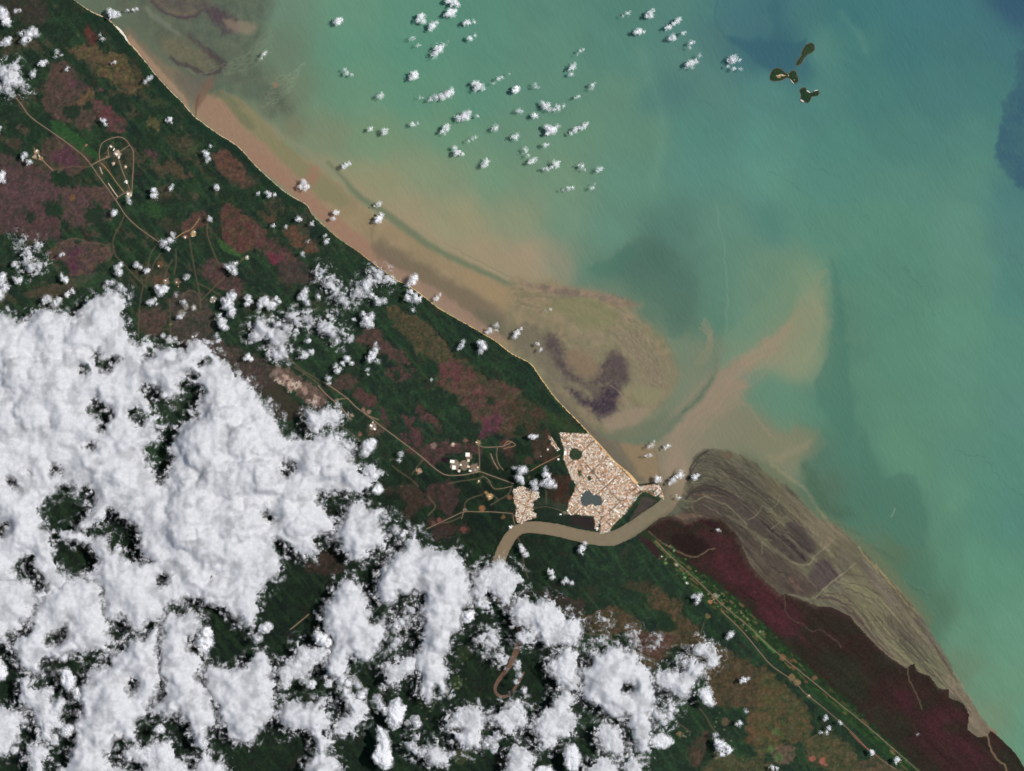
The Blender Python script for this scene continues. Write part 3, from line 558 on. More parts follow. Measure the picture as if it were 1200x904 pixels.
# south: savanna east of the big cloud
poly(T6(130, 60, 220, 70, 330, 110, 320, 170, 250, 160, 160, 110), (54, 44, 38), **KB)
poly(T6(320, 190, 400, 150, 480, 130, 560, 170, 640, 260, 720, 230, 700, 160, 640, 130, 660, 40, 730, 60, 740, 110, 790, 110, 800, 180, 870, 230, 900, 280, 1000, 330, 1100, 390, 1230, 460, 1250, 700, 1180, 800, 1100, 760, 1120, 640, 1060, 600, 950, 600, 930, 520, 860, 400, 760, 320, 680, 420, 580, 370, 580, 280, 480, 260, 400, 260), (74, 58, 40), col2=(66, 54, 36), **KB)
poly(T6(520, 20, 620, 10, 640, 60, 560, 60), (62, 52, 34), a=0.7, **KB)
poly(T6(560, 260, 680, 270, 760, 280, 700, 360, 600, 340), (76, 52, 44), **KB)
poly(T6(680, 160, 740, 170, 770, 240, 700, 250), (32, 50, 32), a=0.9, f=2, warp=3, forest=1)
poly(T6(1120, 640, 1200, 560, 1260, 600, 1260, 800, 1170, 780, 1100, 730), (88, 62, 42), col2=(76, 62, 40), **KB)
poly(T6(840, 770, 920, 720, 900, 840, 860, 880, 830, 850), (64, 50, 40), **KB)
poly(T6(930, 850, 1040, 830, 1200, 860, 1260, 960, 980, 960, 880, 930), (66, 60, 40), col2=(54, 62, 36), **KB)
poly(T7(-40, 440, 40, 470, 100, 520, 190, 600, 210, 700, 170, 760, 80, 770, 0, 820, -60, 800), (78, 62, 40), col2=(60, 66, 36), **KB)
poly(T7(10, 800, 70, 780, 130, 790, 120, 850, 60, 880, 20, 840), (92, 72, 56), a=0.8, f=1.5, warp=4, wsc=5, tex=0.3, forest=0)
poly(T7(180, 740, 300, 730, 400, 800, 430, 880, 380, 930, 280, 900, 190, 850), (78, 66, 42), col2=(58, 62, 38), **KB)
poly(T7(430, 860, 520, 850, 620, 900, 640, 960, 420, 960), (76, 62, 44), **KB)
for c in ((52, 842), (15, 800), (40, 720)): spot(*T7(*c)[0], 5, (62, 92, 46), 1.5, 0.7, 2.5, forest=0)
spot(*T7(207, 845)[0], 4.5, (150, 74, 62), 1, 0.9, 1.2, forest=0, ry=3); spot(*T7(255, 855)[0], 4, (146, 76, 62), 1, 0.85, 1.2, forest=0); spot(*T7(272, 875)[0], 2.5, (142, 78, 64), 1, 0.8, 1, forest=0)
# forest islands in the savanna
for x0, y0, r in ((97, 81, 9), (52, 145, 7), (85, 130, 10), (103, 124, 5), (40, 160, 9), (68, 208, 9), (35, 255, 6), (112, 253, 12), (60, 245, 9), (140, 120, 12), (530, 470, 8), (545, 485, 6), (575, 470, 5), (610, 505, 7), (640, 800, 8), (780, 730, 7), (690, 385 + 330, 6), (505, 430, 8), (465, 440, 6)):
    spot(x0, y0, r, (30, 50, 34), 2, 0.85, 5, forest=1, tex=0.2)
# fine mottling of grass, scrub and palm groves
mo = fbm(X, Y, 4, 4, 350, 0.78); mo2 = fbm(X, Y, 11, 5, 355, 0.66)
gg = (sstep(0.05, 0.5, mo2) * (1 - 0.6 * FOR) * 0.6 * mland)[..., None]
A = A * (1 - gg) + np.array((38, 52, 37), F32) * gg
gg = (sstep(0.1, 0.5, -mo2) * (1 - FOR) * 0.4 * mland)[..., None]
A = A * (1 - gg) + np.array((84, 70, 58), F32) * gg
lum_ = A.mean(2, keepdims=True); A = np.where(mland[..., None] > 0.5, lum_ + (A - lum_) * 0.84, A)
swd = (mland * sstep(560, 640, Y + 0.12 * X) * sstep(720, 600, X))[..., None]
A = A * (1 - 0.22 * swd)  # darker south-western forest; cloud shade in the gaps also deepened in its colour
A *= (1 + mland * ((0.30 - 0.16 * FOR) * mo + 0.12 * (1 - FOR) + 0.04))[..., None]
for i in range(260):      # small clearings, wet hollows and lone groves
    rr = random.Random(5000 + i); x0 = rr.random() * 640; y0 = rr.random() * 620
    if y0 < 1.08 * x0 - 170: continue
    spot(x0, y0, 0.6 + rr.random() * 2.0, rr.choice([(64, 78, 46), (92, 78, 60), (84, 92, 58), (26, 40, 30), (110, 94, 74), (48, 70, 42)]), 0.8, 0.55, 1.8, wsc=4, forest=0.3)
for i in range(46):       # forest creeks
    rr = random.Random(5600 + i); x0 = rr.random() * 620; y0 = rr.random() * 560; an = 0.8 + rr.gauss(0, 0.7)
    if y0 < 1.08 * x0 - 120: continue
    pl = []
    for k in range(7): pl.append((x0, y0)); an += rr.gauss(0, 0.35); x0 += 5 * math.cos(an); y0 += 5 * math.sin(an)
    line(pl, rr.choice([(24, 38, 30), (26, 42, 30), (60, 70, 46), (72, 66, 48)]), 0.8 + rr.random(), 0.7, 0.55, 1.5, 6)
# mangrove on the southern bank: dark, with a broad wine-red band
MANG = [(757, 624), (766, 616), (776, 612), (790, 610), (806, 612), (822, 606), (845, 607), (858, 618), (868, 635), (874, 650), (880, 662), (892, 676), (905, 688)] + MANG_EDGE[19:-1] + [(1230, 960), (1100, 925),
        (1080, 904), (1050, 876), (1007, 838), (962, 800), (925, 770), (900, 750), (870, 720), (850, 700), (820, 680), (795, 668), (775, 650), (762, 637)]
poly(MANG, (50, 36, 32), 1.0, 1, 1.2, 6, 0.10, (44, 42, 33), 26, forest=1)
bk = sstep(-14, -6, sd_flat) * mland * sstep(755, 770, X)
A = A * (1 - bk[..., None]) + np.array((56, 44, 38), F32) * bk[..., None]
poly(MANG, (50, 36, 32), 2.0, 1, 2.5, 7, 0.10, (44, 42, 33), 26, forest=1)
WR = (76, 40, 45)
poly(E(220, 470, 290, 455, 370, 500, 430, 590, 480, 640, 560, 720, 600, 760, 700, 850, 620, 900, 560, 860, 440, 740, 330, 650, 290, 560, 250, 510), (70, 38, 41), 7, 0.75, 4, 12, 0.2, br=5)
poly(E(210, 590, 250, 560, 330, 560, 380, 600, 450, 660, 540, 760, 620, 860, 700, 950, 560, 900, 470, 780, 380, 700, 300, 660), WR, 9, 0.72, 6, 16, 0.25, (58, 38, 37), 9, br=9)
poly(E(90, 480, 170, 470, 240, 500, 280, 545, 210, 575, 130, 540), (38, 28, 26), 3, 0.85, 2, 9, 0.1)
line(E(170, 440, 200, 415, 240, 410, 290, 440), (52, 22, 34), 3, 1.5, 0.8, 1.5); line(E(0, 462, 60, 510, 130, 550, 205, 575, 260, 545, 290, 538), (116, 98, 76), 1.5, 0.8, 0.85, 0.8)
line(E(400, 720, 450, 750, 490, 780), (36, 20, 24), 0.9, 0.6, 0.8, 0.6)
poly(T7(-40, 70, 40, 120, 110, 200, 60, 260, 0, 230, -40, 200), (70, 38, 42), 7, 0.7, 3, 10, 0.1)
poly(T7(600, 520, 680, 540, 700, 640, 640, 640, 600, 580), (66, 32, 39), 7, 0.6, 3, 10, 0.1)
poly(T7(690, 660, 800, 610, 900, 620, 920, 660, 830, 690, 900, 740, 980, 780, 1080, 870, 1000, 860, 850, 800, 740, 720), (70, 38, 43), 9, 0.7, 3, 10, 0.12)
poly(T7(740, 720, 860, 790, 1000, 870, 1100, 904, 1200, 960, 900, 960, 760, 820, 640, 760), (61, 36, 38), 9, 0.6, 4, 12, 0.1)
poly(T7(250, 330, 420, 380, 470, 520, 420, 580, 330, 520, 260, 440), (42, 46, 34), 8, 0.7, 4, 12, 0.08)
poly(T7(180, 150, 300, 160, 400, 200, 420, 230, 300, 210, 200, 200), (48, 38, 32), 5, 0.6, 3, 10)
line(MANG_EDGE[3:17], (84, 70, 60), 7, 5, 0.6, 3, 8, 0.15); line(MANG_EDGE[1:8], (92, 80, 66), 5, 4, 0.6, 2, 7, 0.15); line(MANG_EDGE[17:30], (70, 58, 50), 3, 2.5, 0.5, 2, 7, 0.15)
mg = (sstep(-2, 2, sd_poly(MANG, X, Y)))[..., None]
A *= 1 + mg * (0.26 * fbm(X, Y, 3, 4, 360, 0.8) + 0.14 * fbm(fu / 5, fv, 8, 4, 365, 0.6))[..., None]
for v, c, wd in ((T7(75, 75, 80, 130, 95, 180, 140, 205, 170, 220, 205, 248, 245, 240, 290, 270, 325, 300, 345, 325), (96, 86, 70), 0.7), (T7(655, 415, 660, 470, 690, 530, 710, 580, 722, 612), (118, 100, 78), 1.0), (T7(1030, 740, 1045, 800, 1075, 850, 1110, 875, 1120, 910), (134, 110, 86), 1.9),
                 (T7(590, 370, 605, 410, 625, 450), (72, 58, 48), 0.7), (T7(680, 680, 700, 720, 720, 735), (84, 56, 56), 0.6), (E(430, 560, 445, 600, 490, 650, 540, 680, 560, 720), (96, 84, 70), 0.8)):
    line(v, c, wd, 0.7, 0.85, 0.8, 6)
# old beach ridge with gardens
RIDGE = [(757, 626), (775, 642), (795, 661), (815, 680), (835, 697), (858, 714), (880, 732), (905, 755), (935, 783), (965, 808), (1000, 838), (1030, 866), (1060, 894), (1085, 920)]
line(RIDGE, (33, 50, 32), 0, 2.5, 0.9, 3, 8, 0.25, forest=0.4, ws=[4, 8, 16, 24, 28, 26, 24, 22, 20, 18, 16, 15, 14, 14], col2=(44, 64, 38), tsc=5)
for i in range(230):
    rr = random.Random(900 + i); t_ = rr.random() * 12; k = int(t_); f_ = t_ - k
    p0, p1 = RIDGE[k], RIDGE[k + 1]
    wdt = [3, 7, 14, 22, 24, 22, 18, 16, 14, 12, 11, 10, 10][k]
    o = (rr.random() - 0.5) * wdt
    x0 = p0[0] + (p1[0] - p0[0]) * f_ + o * 0.64; y0 = p0[1] + (p1[1] - p0[1]) * f_ - o * 0.77
    L = 1.5 + rr.random() * (4 if k < 5 else 7)
    c = rr.choice([(62, 98, 46), (40, 78, 40), (84, 100, 56), (120, 104, 70), (124, 84, 58), (30, 48, 30), (46, 88, 42), (96, 84, 56)])
    line([(x0, y0), (x0 + L * .75, y0 + L * .66)], c, 0.8 + rr.random() * 1.4, 0.5, 0.8, 0.4, forest=0)
line([(885, 742), (893, 750), (901, 758), (908, 764)], (72, 132, 62), 2.6, 0.8, 0.9, 0.4, forest=0)
for i in range(90):
    rr = random.Random(2600 + i); q = rr.random(); k = min(int(q * 5.5), 5); f_ = rr.random(); p0, p1 = RIDGE[k + 1], RIDGE[k + 2]
    o = (rr.random() - .5) * 20; x0 = p0[0] + (p1[0] - p0[0]) * f_ + o * .64; y0 = p0[1] + (p1[1] - p0[1]) * f_ - o * .77
    spot(x0, y0, 0.5 + rr.random() * 0.8, rr.choice([(170, 172, 146), (120, 140, 84), (70, 116, 56), (72, 124, 58), (150, 132, 100), (84, 128, 64)]), 0.6, 0.8, 0.8, forest=0)
for k in range(5):
    line([(945 + k * 4, 805 + k), (985 + k * 4, 843), (1020 + k * 4, 876), (1040 + k * 4, 893)], ((48, 84, 40), (38, 62, 34), (58, 96, 46))[k % 3], 2, 1.2, 0.28, 1.5, 8, 0.2, forest=0.1)
for q in ((832, 706, 3, (176, 118, 84)), (838, 699, 3.5, (150, 140, 112)), (846, 708, 3, (120, 104, 66)), (829, 722, 3, (112, 100, 58)), (948, 816, 2.5, (210, 160, 110)), (934, 800, 4, (140, 116, 80)), (928, 794, 4, (128, 108, 72)), (917, 771, 4, (132, 96, 66)), (930, 783, 3, (124, 84, 60)), (955, 795, 3, (120, 90, 64)),
          (793, 662, 2, (170, 170, 140)), (775, 652, 2, (180, 180, 120)), (780, 660, 1.8, (120, 150, 80)), (805, 683, 2, (180, 184, 150))):
    spot(q[0], q[1], q[2], q[3], 0.9, 0.85, 1.5, forest=0)
poly([(747, 629), (758, 626), (770, 645), (776, 655), (768, 652), (757, 640)], (56, 34, 38), 1.2, 0.8, 1, forest=0.8)
poly([(745, 625), (757, 621), (768, 634), (758, 632)], (42, 54, 34), 1.2, 0.8, 1)
# ditch lines and old dune ridges behind the beach
for k in range(4):
    o = 7 + k * 4.5
    line([(x0 - o * 0.75, y0 + o * 0.66) for x0, y0 in COAST[24:39]], (38, 62, 38), 0.9, 0.8, 0.45, 1.2, 10)
for k in range(7):
    o = 16 + k * 7
    line([(x0 - o * 0.75, y0 + o * 0.66) for x0, y0 in COAST[29:38]], (40, 64, 38), 0.7, 0.7, 0.30, 2, 14)
# forest close to the shore
line([(x0 - 5, y0 + 4) for x0, y0 in COAST[1:20]], (26, 46, 34), 9, 3, 0.6, 2, 9, 0.1, forest=1)
# silica quarry
QP = T3(80, 820, 150, 820, 200, 860, 270, 900, 330, 960, 300, 1020, 260, 1000, 200, 950, 120, 900)
poly(QP, (112, 92, 80), 2, 0.9, 4, 6, 0.25, (86, 70, 62), 4, forest=0)
for i in range(60):
    rr = random.Random(1500 + i)
    q = rr.random(); x0 = 322 + q * 56 + rr.random() * 10 - 4; y0 = 438 + q * 36 + rr.random() * 12 - 5
    spot(x0, y0, 1 + rr.random() * 2.2, rr.choice([(176, 152, 134), (196, 176, 158), (150, 124, 110), (120, 96, 86)]), 0.8, 0.8, 2.5, wsc=3, forest=0)
for i in range(3):
    spot(318 + i * 4, 440 - i * 3, 3.5, (124, 106, 98), 1.0, 0.7, 2, forest=0)
poly([(306, 456), (325, 448), (345, 470), (360, 480), (345, 490), (330, 492), (318, 478)], (62, 54, 46), 2, 0.8, 4, 7, 0.15, forest=0)
# ------------------------------------------------------------------ roads, tracks, clearings
ROADC, TRK = (122, 106, 84), (104, 92, 70)
ROADS = [  # points, width, material
 ([(19, 115), (26, 124), (32, 133), (42, 142), (58, 153), (75, 165), (88, 175), (98, 183), (107, 194), (116, 207), (127, 222), (138, 238), (147, 252), (160, 265), (175, 276), (186, 284)], 1.0, 'tan'),
 ([(107, 194), (118, 188), (128, 184)], 1.5, 'tan'), ([(117, 188), (116.5, 178), (121, 167), (136, 161), (146, 163), (154, 173), (156.5, 180), (156, 200), (154.5, 225)], 0.9, 'pink'),
 ([(128, 184), (126.5, 176), (130, 170), (136, 178), (140, 190), (144, 202), (149, 214), (153, 225)], 0.9, 'tan'), ([(142, 177), (148, 173), (152, 170)], 0.7, 'tan'),
 ([(118, 191), (124, 197), (131, 206), (138, 216), (146, 226)], 1.2, 'orange'), ([(117, 196), (120, 204)], 1.3, 'pale'), ([(127, 215), (133, 224), (138, 231)], 1.3, 'pale'), ([(136, 234), (143, 228), (152, 225)], 0.8, 'tan'),
 ([(108, 194), (100, 196), (86, 195), (70, 198), (62, 200)], 0.6, 'track'), ([(62, 200), (52, 190), (44, 180), (40, 174)], 1.4, 'pink'), ([(96, 178), (99, 172), (101, 170)], 0.7, 'track'),
 ([(146, 252), (141, 264), (134, 277), (132.5, 288), (136, 300), (144, 308), (153, 318), (163, 329), (171, 336)], 0.7, 'track'), ([(168, 335), (165, 350), (163, 370), (162.5, 396)], 0.7, 'track'),
 ([(72, 286), (80, 281), (92, 280), (103, 285), (116, 285), (128, 289)], 0.5, 'track'),
 ([(206, 279), (215, 273), (225, 268), (234, 256)], 1.2, 'orange'), ([(222, 280), (225, 298), (228, 315), (231, 330), (234, 345), (235, 360)], 0.7, 'track'),
 ([(243, 262), (243, 274), (248, 290), (254, 304), (258, 315)], 0.8, 'track'), ([(213, 348), (220, 341), (229, 342), (234, 350), (235, 362)], 0.5, 'track'),
 ([(235, 353), (246, 342), (262, 326), (277, 312), (286, 302)], 0.8, 'track'), ([(206, 292), (206.5, 308), (204, 322)], 0.7, 'track'), ([(178, 316), (182, 306), (188, 298)], 0.7, 'track'), ([(202, 305), (196, 316), (193, 326)], 0.7, 'track'),
 ([(199, 350), (199.5, 370), (200, 392)], 0.6, 'track'), ([(214, 408), (220, 402), (225, 396)], 0.7, 'track'), ([(186, 284), (176, 300), (171, 330), (172, 338)], 0.5, 'track'),
 ([(232, 332), (244, 338), (256, 345), (268, 352)], 0.5, 'track'),
 ([(386, 452), (396, 459), (407, 467), (416, 476), (425, 483), (436, 491), (447, 500), (458, 508), (470, 517), (483, 527), (497, 538), (506, 546), (515, 553), (524, 557), (540, 557), (552, 555), (562, 553), (574, 557), (588, 562), (602, 567)], 1.1, 'tan'),
 ([(338, 420), (352, 432), (368, 442), (386, 452)], 0.8, 'track'), ([(345, 430), (360, 440), (376, 452)], 0.6, 'track'), ([(373, 452), (381, 461), (391, 470), (400, 478), (408, 488), (412, 492)], 1.1, 'pink'), ([(391, 470), (398, 468), (408, 467)], 0.7, 'tan'),
 ([(425, 480), (431, 487), (444, 492)], 1.0, 'pink'), ([(496, 539), (489, 547), (483, 556)], 0.7, 'track'), ([(460, 546), (470, 554), (482, 562), (490, 570)], 0.6, 'track'), ([(398, 498), (412, 508), (425, 520)], 0.5, 'track'),
 ([(525, 567), (540, 564), (555, 562), (566, 559)], 0.7, 'track'), ([(562, 553), (562, 540), (561, 522)], 0.8, 'tan'), ([(558, 519), (566, 524), (580, 524), (590, 523), (600, 518)], 0.9, 'tan'), ([(583, 525), (582, 535), (585, 545), (590, 551)], 0.7, 'tan'), ([(575, 532), (579, 542), (584, 550)], 1.4, 'pink'),
 ([(590, 523), (596, 517), (604, 522), (590, 526)], 0.9, 'orange'), ([(565, 558), (572, 562), (578, 572), (586, 573), (600, 570)], 0.6, 'tan'), ([(545, 600), (545, 590), (552, 584), (565, 580)], 0.7, 'track'), ([(575, 592), (585, 586), (596, 579), (600, 570)], 0.7, 'track'), ([(578, 580), (584, 586)], 0.6, 'track'),
 ([(500, 620), (515, 613), (530, 606), (544, 600), (560, 600), (575, 600), (590, 601), (600, 602)], 0.8, 'tan'), ([(541, 608), (544, 598)], 0.8, 'tan'), ([(601, 602), (602, 610), (604, 616)], 0.8, 'tan'), ([(515, 613), (526, 612), (540, 606)], 0.6, 'track'),
 ([(502, 582), (508, 590), (510, 595), (502, 604)], 1.2, 'track'), ([(622, 552), (632, 546), (644, 540), (656, 534)], 0.8, 'orange'), ([(626, 596), (640, 594), (655, 598), (664, 602)], 0.8, 'track'), ([(640, 576), (640, 590)], 0.6, 'track'),
 ([(607, 629), (611, 642), (613, 655), (616, 668), (619, 678)], 0.7, 'track'), ([(681, 741), (695, 744), (708, 744), (718, 748), (725, 754)], 0.7, 'track'), ([(820, 750), (822, 740), (825, 730)], 0.6, 'track'),
 ([(806, 817), (816, 826), (826, 838), (834, 852), (840, 860)], 0.8, 'track'), ([(786, 842), (798, 850), (809, 858)], 0.6, 'track'), ([(340, 738), (350, 730), (362, 720)], 1.2, 'tan'),
 ([(768, 634), (790, 656), (812, 676), (832, 695), (850, 712), (870, 728), (886, 742), (900, 756), (925, 777), (950, 797), (980, 822), (1010, 846), (1045, 876), (1078, 905)], 0.8, 'tan'),
 ([(845, 716), (872, 742), (900, 776), (915, 788), (930, 798), (943, 812), (958, 824), (975, 838), (1000, 860), (1015, 876), (1035, 892), (1050, 902)], 0.8, 'tan'), ([(996, 858), (1012, 874), (1030, 888)], 1.1, 'red'),
 ([(860, 890), (872, 900), (878, 908)], 0.7, 'track'),
]
for pts, wd, kind in ROADS:
    line(pts, (104, 90, 72), wd + 1.4, 0.9, 0.5, 0.0, forest=0)
LAUNCH = [((138, 180), 4, (196, 172, 150)), ((130, 172), 1.6, (220, 196, 172)), ((133, 168), 1.0, (150, 130, 110)), ((133, 192), 1.8, (214, 180, 160)), ((147.5, 196), 2.2, (180, 140, 110)), ((148, 213), 1.8, (225, 225, 215)), ((151.5, 228), 3.5, (206, 184, 158)),
          ((101, 170), 1.5, (178, 120, 90)), ((43, 178), 3, (190, 160, 130)), ((41, 184), 2.5, (196, 170, 140)), ((48, 186), 2, (180, 150, 110)), ((125, 184), 1.4, (170, 140, 104)), ((227, 274), 3.6, (190, 160, 112)), ((217, 278), 1.6, (190, 150, 110)), ((290, 302), 2.6, (190, 180, 160)), ((85, 232), 3.5, (112, 82, 52)),
          ((188, 310), 4, (104, 78, 56)), ((195, 330), 4, (140, 118, 96)), ((208, 330), 4, (128, 104, 88)), ((250, 351), 4, (160, 150, 134)), ((227, 361), 3, (180, 172, 156)), ((213, 368), 5, (120, 112, 100)), ((218, 360), 4, (130, 124, 112)), ((200, 380), 1.6, (150, 120, 90)), ((226, 395), 1.3, (210, 205, 200)),
          ((437, 500), 4.5, (150, 136, 120)), ((432, 483), 3, (150, 116, 100)), ((426, 480), 2.5, (140, 104, 90)), ((412, 487), 2.5, (170, 150, 128)), ((422, 509), 2.4, (140, 90, 80)), ((491, 552), 3.6, (166, 140, 118)), ((531, 521), 2.6, (178, 150, 132)), ((546, 516), 3, (124, 88, 76)), ((508, 523), 4, (124, 104, 92)), ((561, 519), 3, (160, 132, 92)), ((561, 564), 2, (170, 140, 90)),
          ((574, 582), 4.0, (196, 158, 104)), ((570, 578), 2, (176, 140, 90)), ((565, 596), 3.8, (142, 96, 62)), ((590, 606), 2.6, (110, 84, 56)), ((597, 583), 3, (120, 84, 62)), ((545, 597), 1.8, (150, 138, 120)), ((515, 610), 3, (120, 74, 66)), ((508, 614), 3, (96, 72, 64)), ((543, 621), 4, (104, 66, 60)), ((600, 618), 2.5, (235, 232, 225)),
          ((544, 545), 6, (136, 116, 98)), ((556, 549), 6, (140, 118, 100)), ((533, 545), 6, (150, 132, 112)), ((550, 535), 4, (140, 112, 98)), ((796, 860), 3, (140, 112, 76)), ((620, 540), 5, (70, 56, 46)), ((630, 533), 5, (76, 62, 54)), ((642, 527), 2, (110, 96, 84)), ((661, 602), 2.5, (180, 170, 150)), ((655, 603), 2, (190, 180, 165)),
          ((850, 846), 5, (90, 78, 60)), ((855, 890), 8, (76, 76, 54)), ((840, 885), 5, (110, 106, 80)), ((535, 800), 8, (46, 58, 38)), ((540, 886), 10, (60, 66, 46)), ((560, 870), 8, (50, 58, 42)), ((545, 765), 10, (44, 54, 36))]
for (x0, y0), r, c in LAUNCH: spot(x0, y0, r, c, 0.9, 0.9, 1.6, wsc=3, tex=0.25, tsc=2, forest=0)
for i in range(120):          # scattered clearings in the southern smallholdings
    rr = random.Random(4000 + i)
    cx_, cy_, s_ = rr.choice([(555, 885, 24), (535, 770, 14), (505, 830, 14), (540, 800, 12), (870, 890, 26), (842, 850, 18), (800, 862, 8), (560, 870, 14)])
    spot(cx_ + rr.gauss(0, 1) * s_ * .5, cy_ + rr.gauss(0, 1) * s_ * .45, 0.5 + rr.random() * 0.9, rr.choice([(110, 112, 86), (84, 92, 62), (60, 74, 46), (140, 132, 110)]), 0.6, 0.75, 1, forest=0)
# ------------------------------------------------------------------ town ground
TOWN = [(655, 507), (672, 508), (690, 508.5), (705, 525), (720, 542), (735, 555), (746, 566), (750, 570), (762, 568), (772, 568), (777, 577), (778, 585), (766, 581), (756, 577), (748, 582), (738, 596), (728, 608), (718, 617), (714, 624), (702, 626), (704, 612),
        (697, 622), (696, 605), (664, 603), (667, 588), (673, 575), (675, 568), (668, 558), (664, 545), (660, 536), (662, 528), (658, 518)]
TOWN2 = [(601, 573), (612, 570), (622, 574), (632, 577), (632, 583), (625, 588), (625, 600), (629, 602), (628, 607), (619, 610), (612, 614), (606, 612), (603, 604), (606, 596), (602, 588)]
TOWN3 = [(643, 509), (648, 515), (656, 527), (653, 529), (646, 520)]
LAKE = [(682, 579), (687, 575.5), (692, 576), (695, 579.5), (699, 580), (704, 582), (706, 588), (704, 592), (698, 593), (694, 590.5), (688, 593), (683, 592), (680.5, 587)]
PARKS = [[(667, 529), (672, 525), (680, 528), (683, 533), (680, 538), (673, 540), (667, 536)], [(677, 551), (681, 551), (682, 558), (678, 559)], [(688, 558), (692, 557), (693, 562), (689, 564)]]
for t_ in (TOWN, TOWN2, TOWN3):
    poly(t_, (150, 124, 100), 0.8, 0.95, 1.6, 5, 0.35, (206, 172, 140), 2.5, forest=0, sm=False)
for t_ in PARKS: poly(t_, (36, 54, 38), 0.8, 0.95, 2.0, 4, 0.3, (58, 70, 48), 2, sm=False, forest=0.2)
poly([(745, 578), (756, 573.5), (766, 574), (776, 584), (776, 587), (764, 581.5), (756, 580), (748, 587), (740, 598), (728, 612), (720, 619), (714, 622), (722, 612), (733, 600)], (48, 62, 42), 0.9, 0.9, 1, 5, 0.2, forest=0.5, sm=False)
poly([(752, 583), (760, 582.5), (772, 587), (764, 592), (752, 601), (742, 608), (736, 612), (744, 600)], (72, 64, 58), 1, 0.95, 1, 5, 0.15, forest=0, sm=False)
poly([(628, 594), (645, 592), (662, 602), (697, 610), (698, 622), (680, 618), (650, 612), (630, 606)], (34, 46, 36), 1, 0.85, 1, 6, 0.15, forest=0.8, sm=False)
poly([(668, 604), (696, 607), (697, 622), (690, 621), (668, 614)], (50, 40, 40), 1.2, 0.8, 1, 6, 0.15, forest=0.3, sm=False)
line([(704, 594), (704, 610), (703.5, 624)], (34, 40, 34), 1.0, 0.5, 0.95, 0.2)
line([(752, 576), (760, 573), (768, 576)], (66, 84, 56), 3, 1.2, 0.8, 0.8)
spot(742, 563, 3, (226, 182, 116), 1, 0.9, 0.8, ry=2.5)
# beyond the surveyed area: plain forest
out = (sstep(10, 45, np.maximum(np.maximum(-30 - X, X - 1230), np.maximum(-30 - Y, Y - 934))) * mland)[..., None]
A = A * (1 - out) + np.array((34, 48, 36), F32) * out
# river water
mr = 1 - sstep(-0.8, 0.6, sd_riv)
rc = np.empty_like(A); rc[:] = (128, 112, 88)
tt = sstep(640, 560, Y + 0 * X)[..., None] * 0 + sstep(620, 780, X)[..., None]
rc = rc * (1 - tt) + np.array((122, 112, 88), F32) * tt
ts = sstep(660, 740, Y)[..., None]
rc = rc * (1 - ts) + np.array((104, 80, 64), F32) * ts
rc *= (1 + 0.05 * fbm(X, Y, 9, 4, 500, 0.65) - 0.10 * sstep(-2.4, 0.2, sd_riv + fbm(X, Y, 7, 3, 505)))[..., None]
A_RIV = rc
# ------------------------------------------------------------------ helpers for objects
def lin(c):
    c = np.clip(np.asarray(c, F32) / 255.0, 0, 1)
    return np.where(c <= 0.04045, c / 12.92, ((c + 0.055) / 1.055) ** 2.4).astype(F32)

def P(x, y, z=0.0): return (x - CX, CY - y, z)

def mesh_from(name, verts, faces4, mats, col=None, extra=None, smooth_=True, tri=None):
    me = bpy.data.meshes.new(name)
    n = len(verts); m = len(faces4)
    me.vertices.add(n); me.vertices.foreach_set("co", np.asarray(verts, F32).ravel())
    k = faces4.shape[1]
    me.loops.add(m * k); me.loops.foreach_set("vertex_index", faces4.astype(np.int32).ravel())
    me.polygons.add(m); me.polygons.foreach_set("loop_start", np.arange(0, m * k, k, dtype=np.int32))
    me.polygons.foreach_set("loop_total", np.full(m, k, np.int32))
    me.polygons.foreach_set("use_smooth", np.full(m, smooth_, bool))
    for mt in (mats if isinstance(mats, (list, tuple)) else [mats]): me.materials.append(mt)
    if col is not None:
        at = me.color_attributes.new("ground", 'FLOAT_COLOR', 'POINT')
        c4 = np.ones((n, 4), F32); c4[:, :3] = col
        at.data.foreach_set("color", c4.ravel())
    for k_, v in (extra or {}).items():
        at = me.attributes.new(k_, 'FLOAT', 'POINT'); at.data.foreach_set("value", np.asarray(v, F32).ravel())
    me.update(calc_edges=True)
    me.validate()
    return me

def link(name, me, parent=None):
    o = bpy.data.objects.new(name, me); COL.objects.link(o)
    if parent: o.parent = parent
    return o

def tag(o, label=None, cat=None, group=None, kind=None):
    if label: o["label"] = label
    if cat: o["category"] = cat
    if group: o["group"] = group
    if kind: o["kind"] = kind
    return o

def sheet(name, keep, Z, colour, mat, xx=None, yy=None):
    xx = X if xx is None else xx; yy = Y if yy is None else yy
    f = keep[:-1, :-1] | keep[1:, :-1] | keep[:-1, 1:] | keep[1:, 1:]
    idx = np.arange(xx.size, dtype=np.int32).reshape(xx.shape)
    q = np.stack([idx[1:, :-1][f], idx[1:, 1:][f], idx[:-1, 1:][f], idx[:-1, :-1][f]], 1)
    used = np.zeros(xx.size, bool); used[q.ravel()] = True
    remap = np.cumsum(used).astype(np.int32) - 1
    v = np.stack([xx.ravel()[used] - CX, CY - yy.ravel()[used], np.broadcast_to(Z, xx.shape).ravel()[used]], 1)
    me = mesh_from(name, v, remap[q], mat, lin(colour.reshape(-1, 3)[used]))
    return link(name, me)

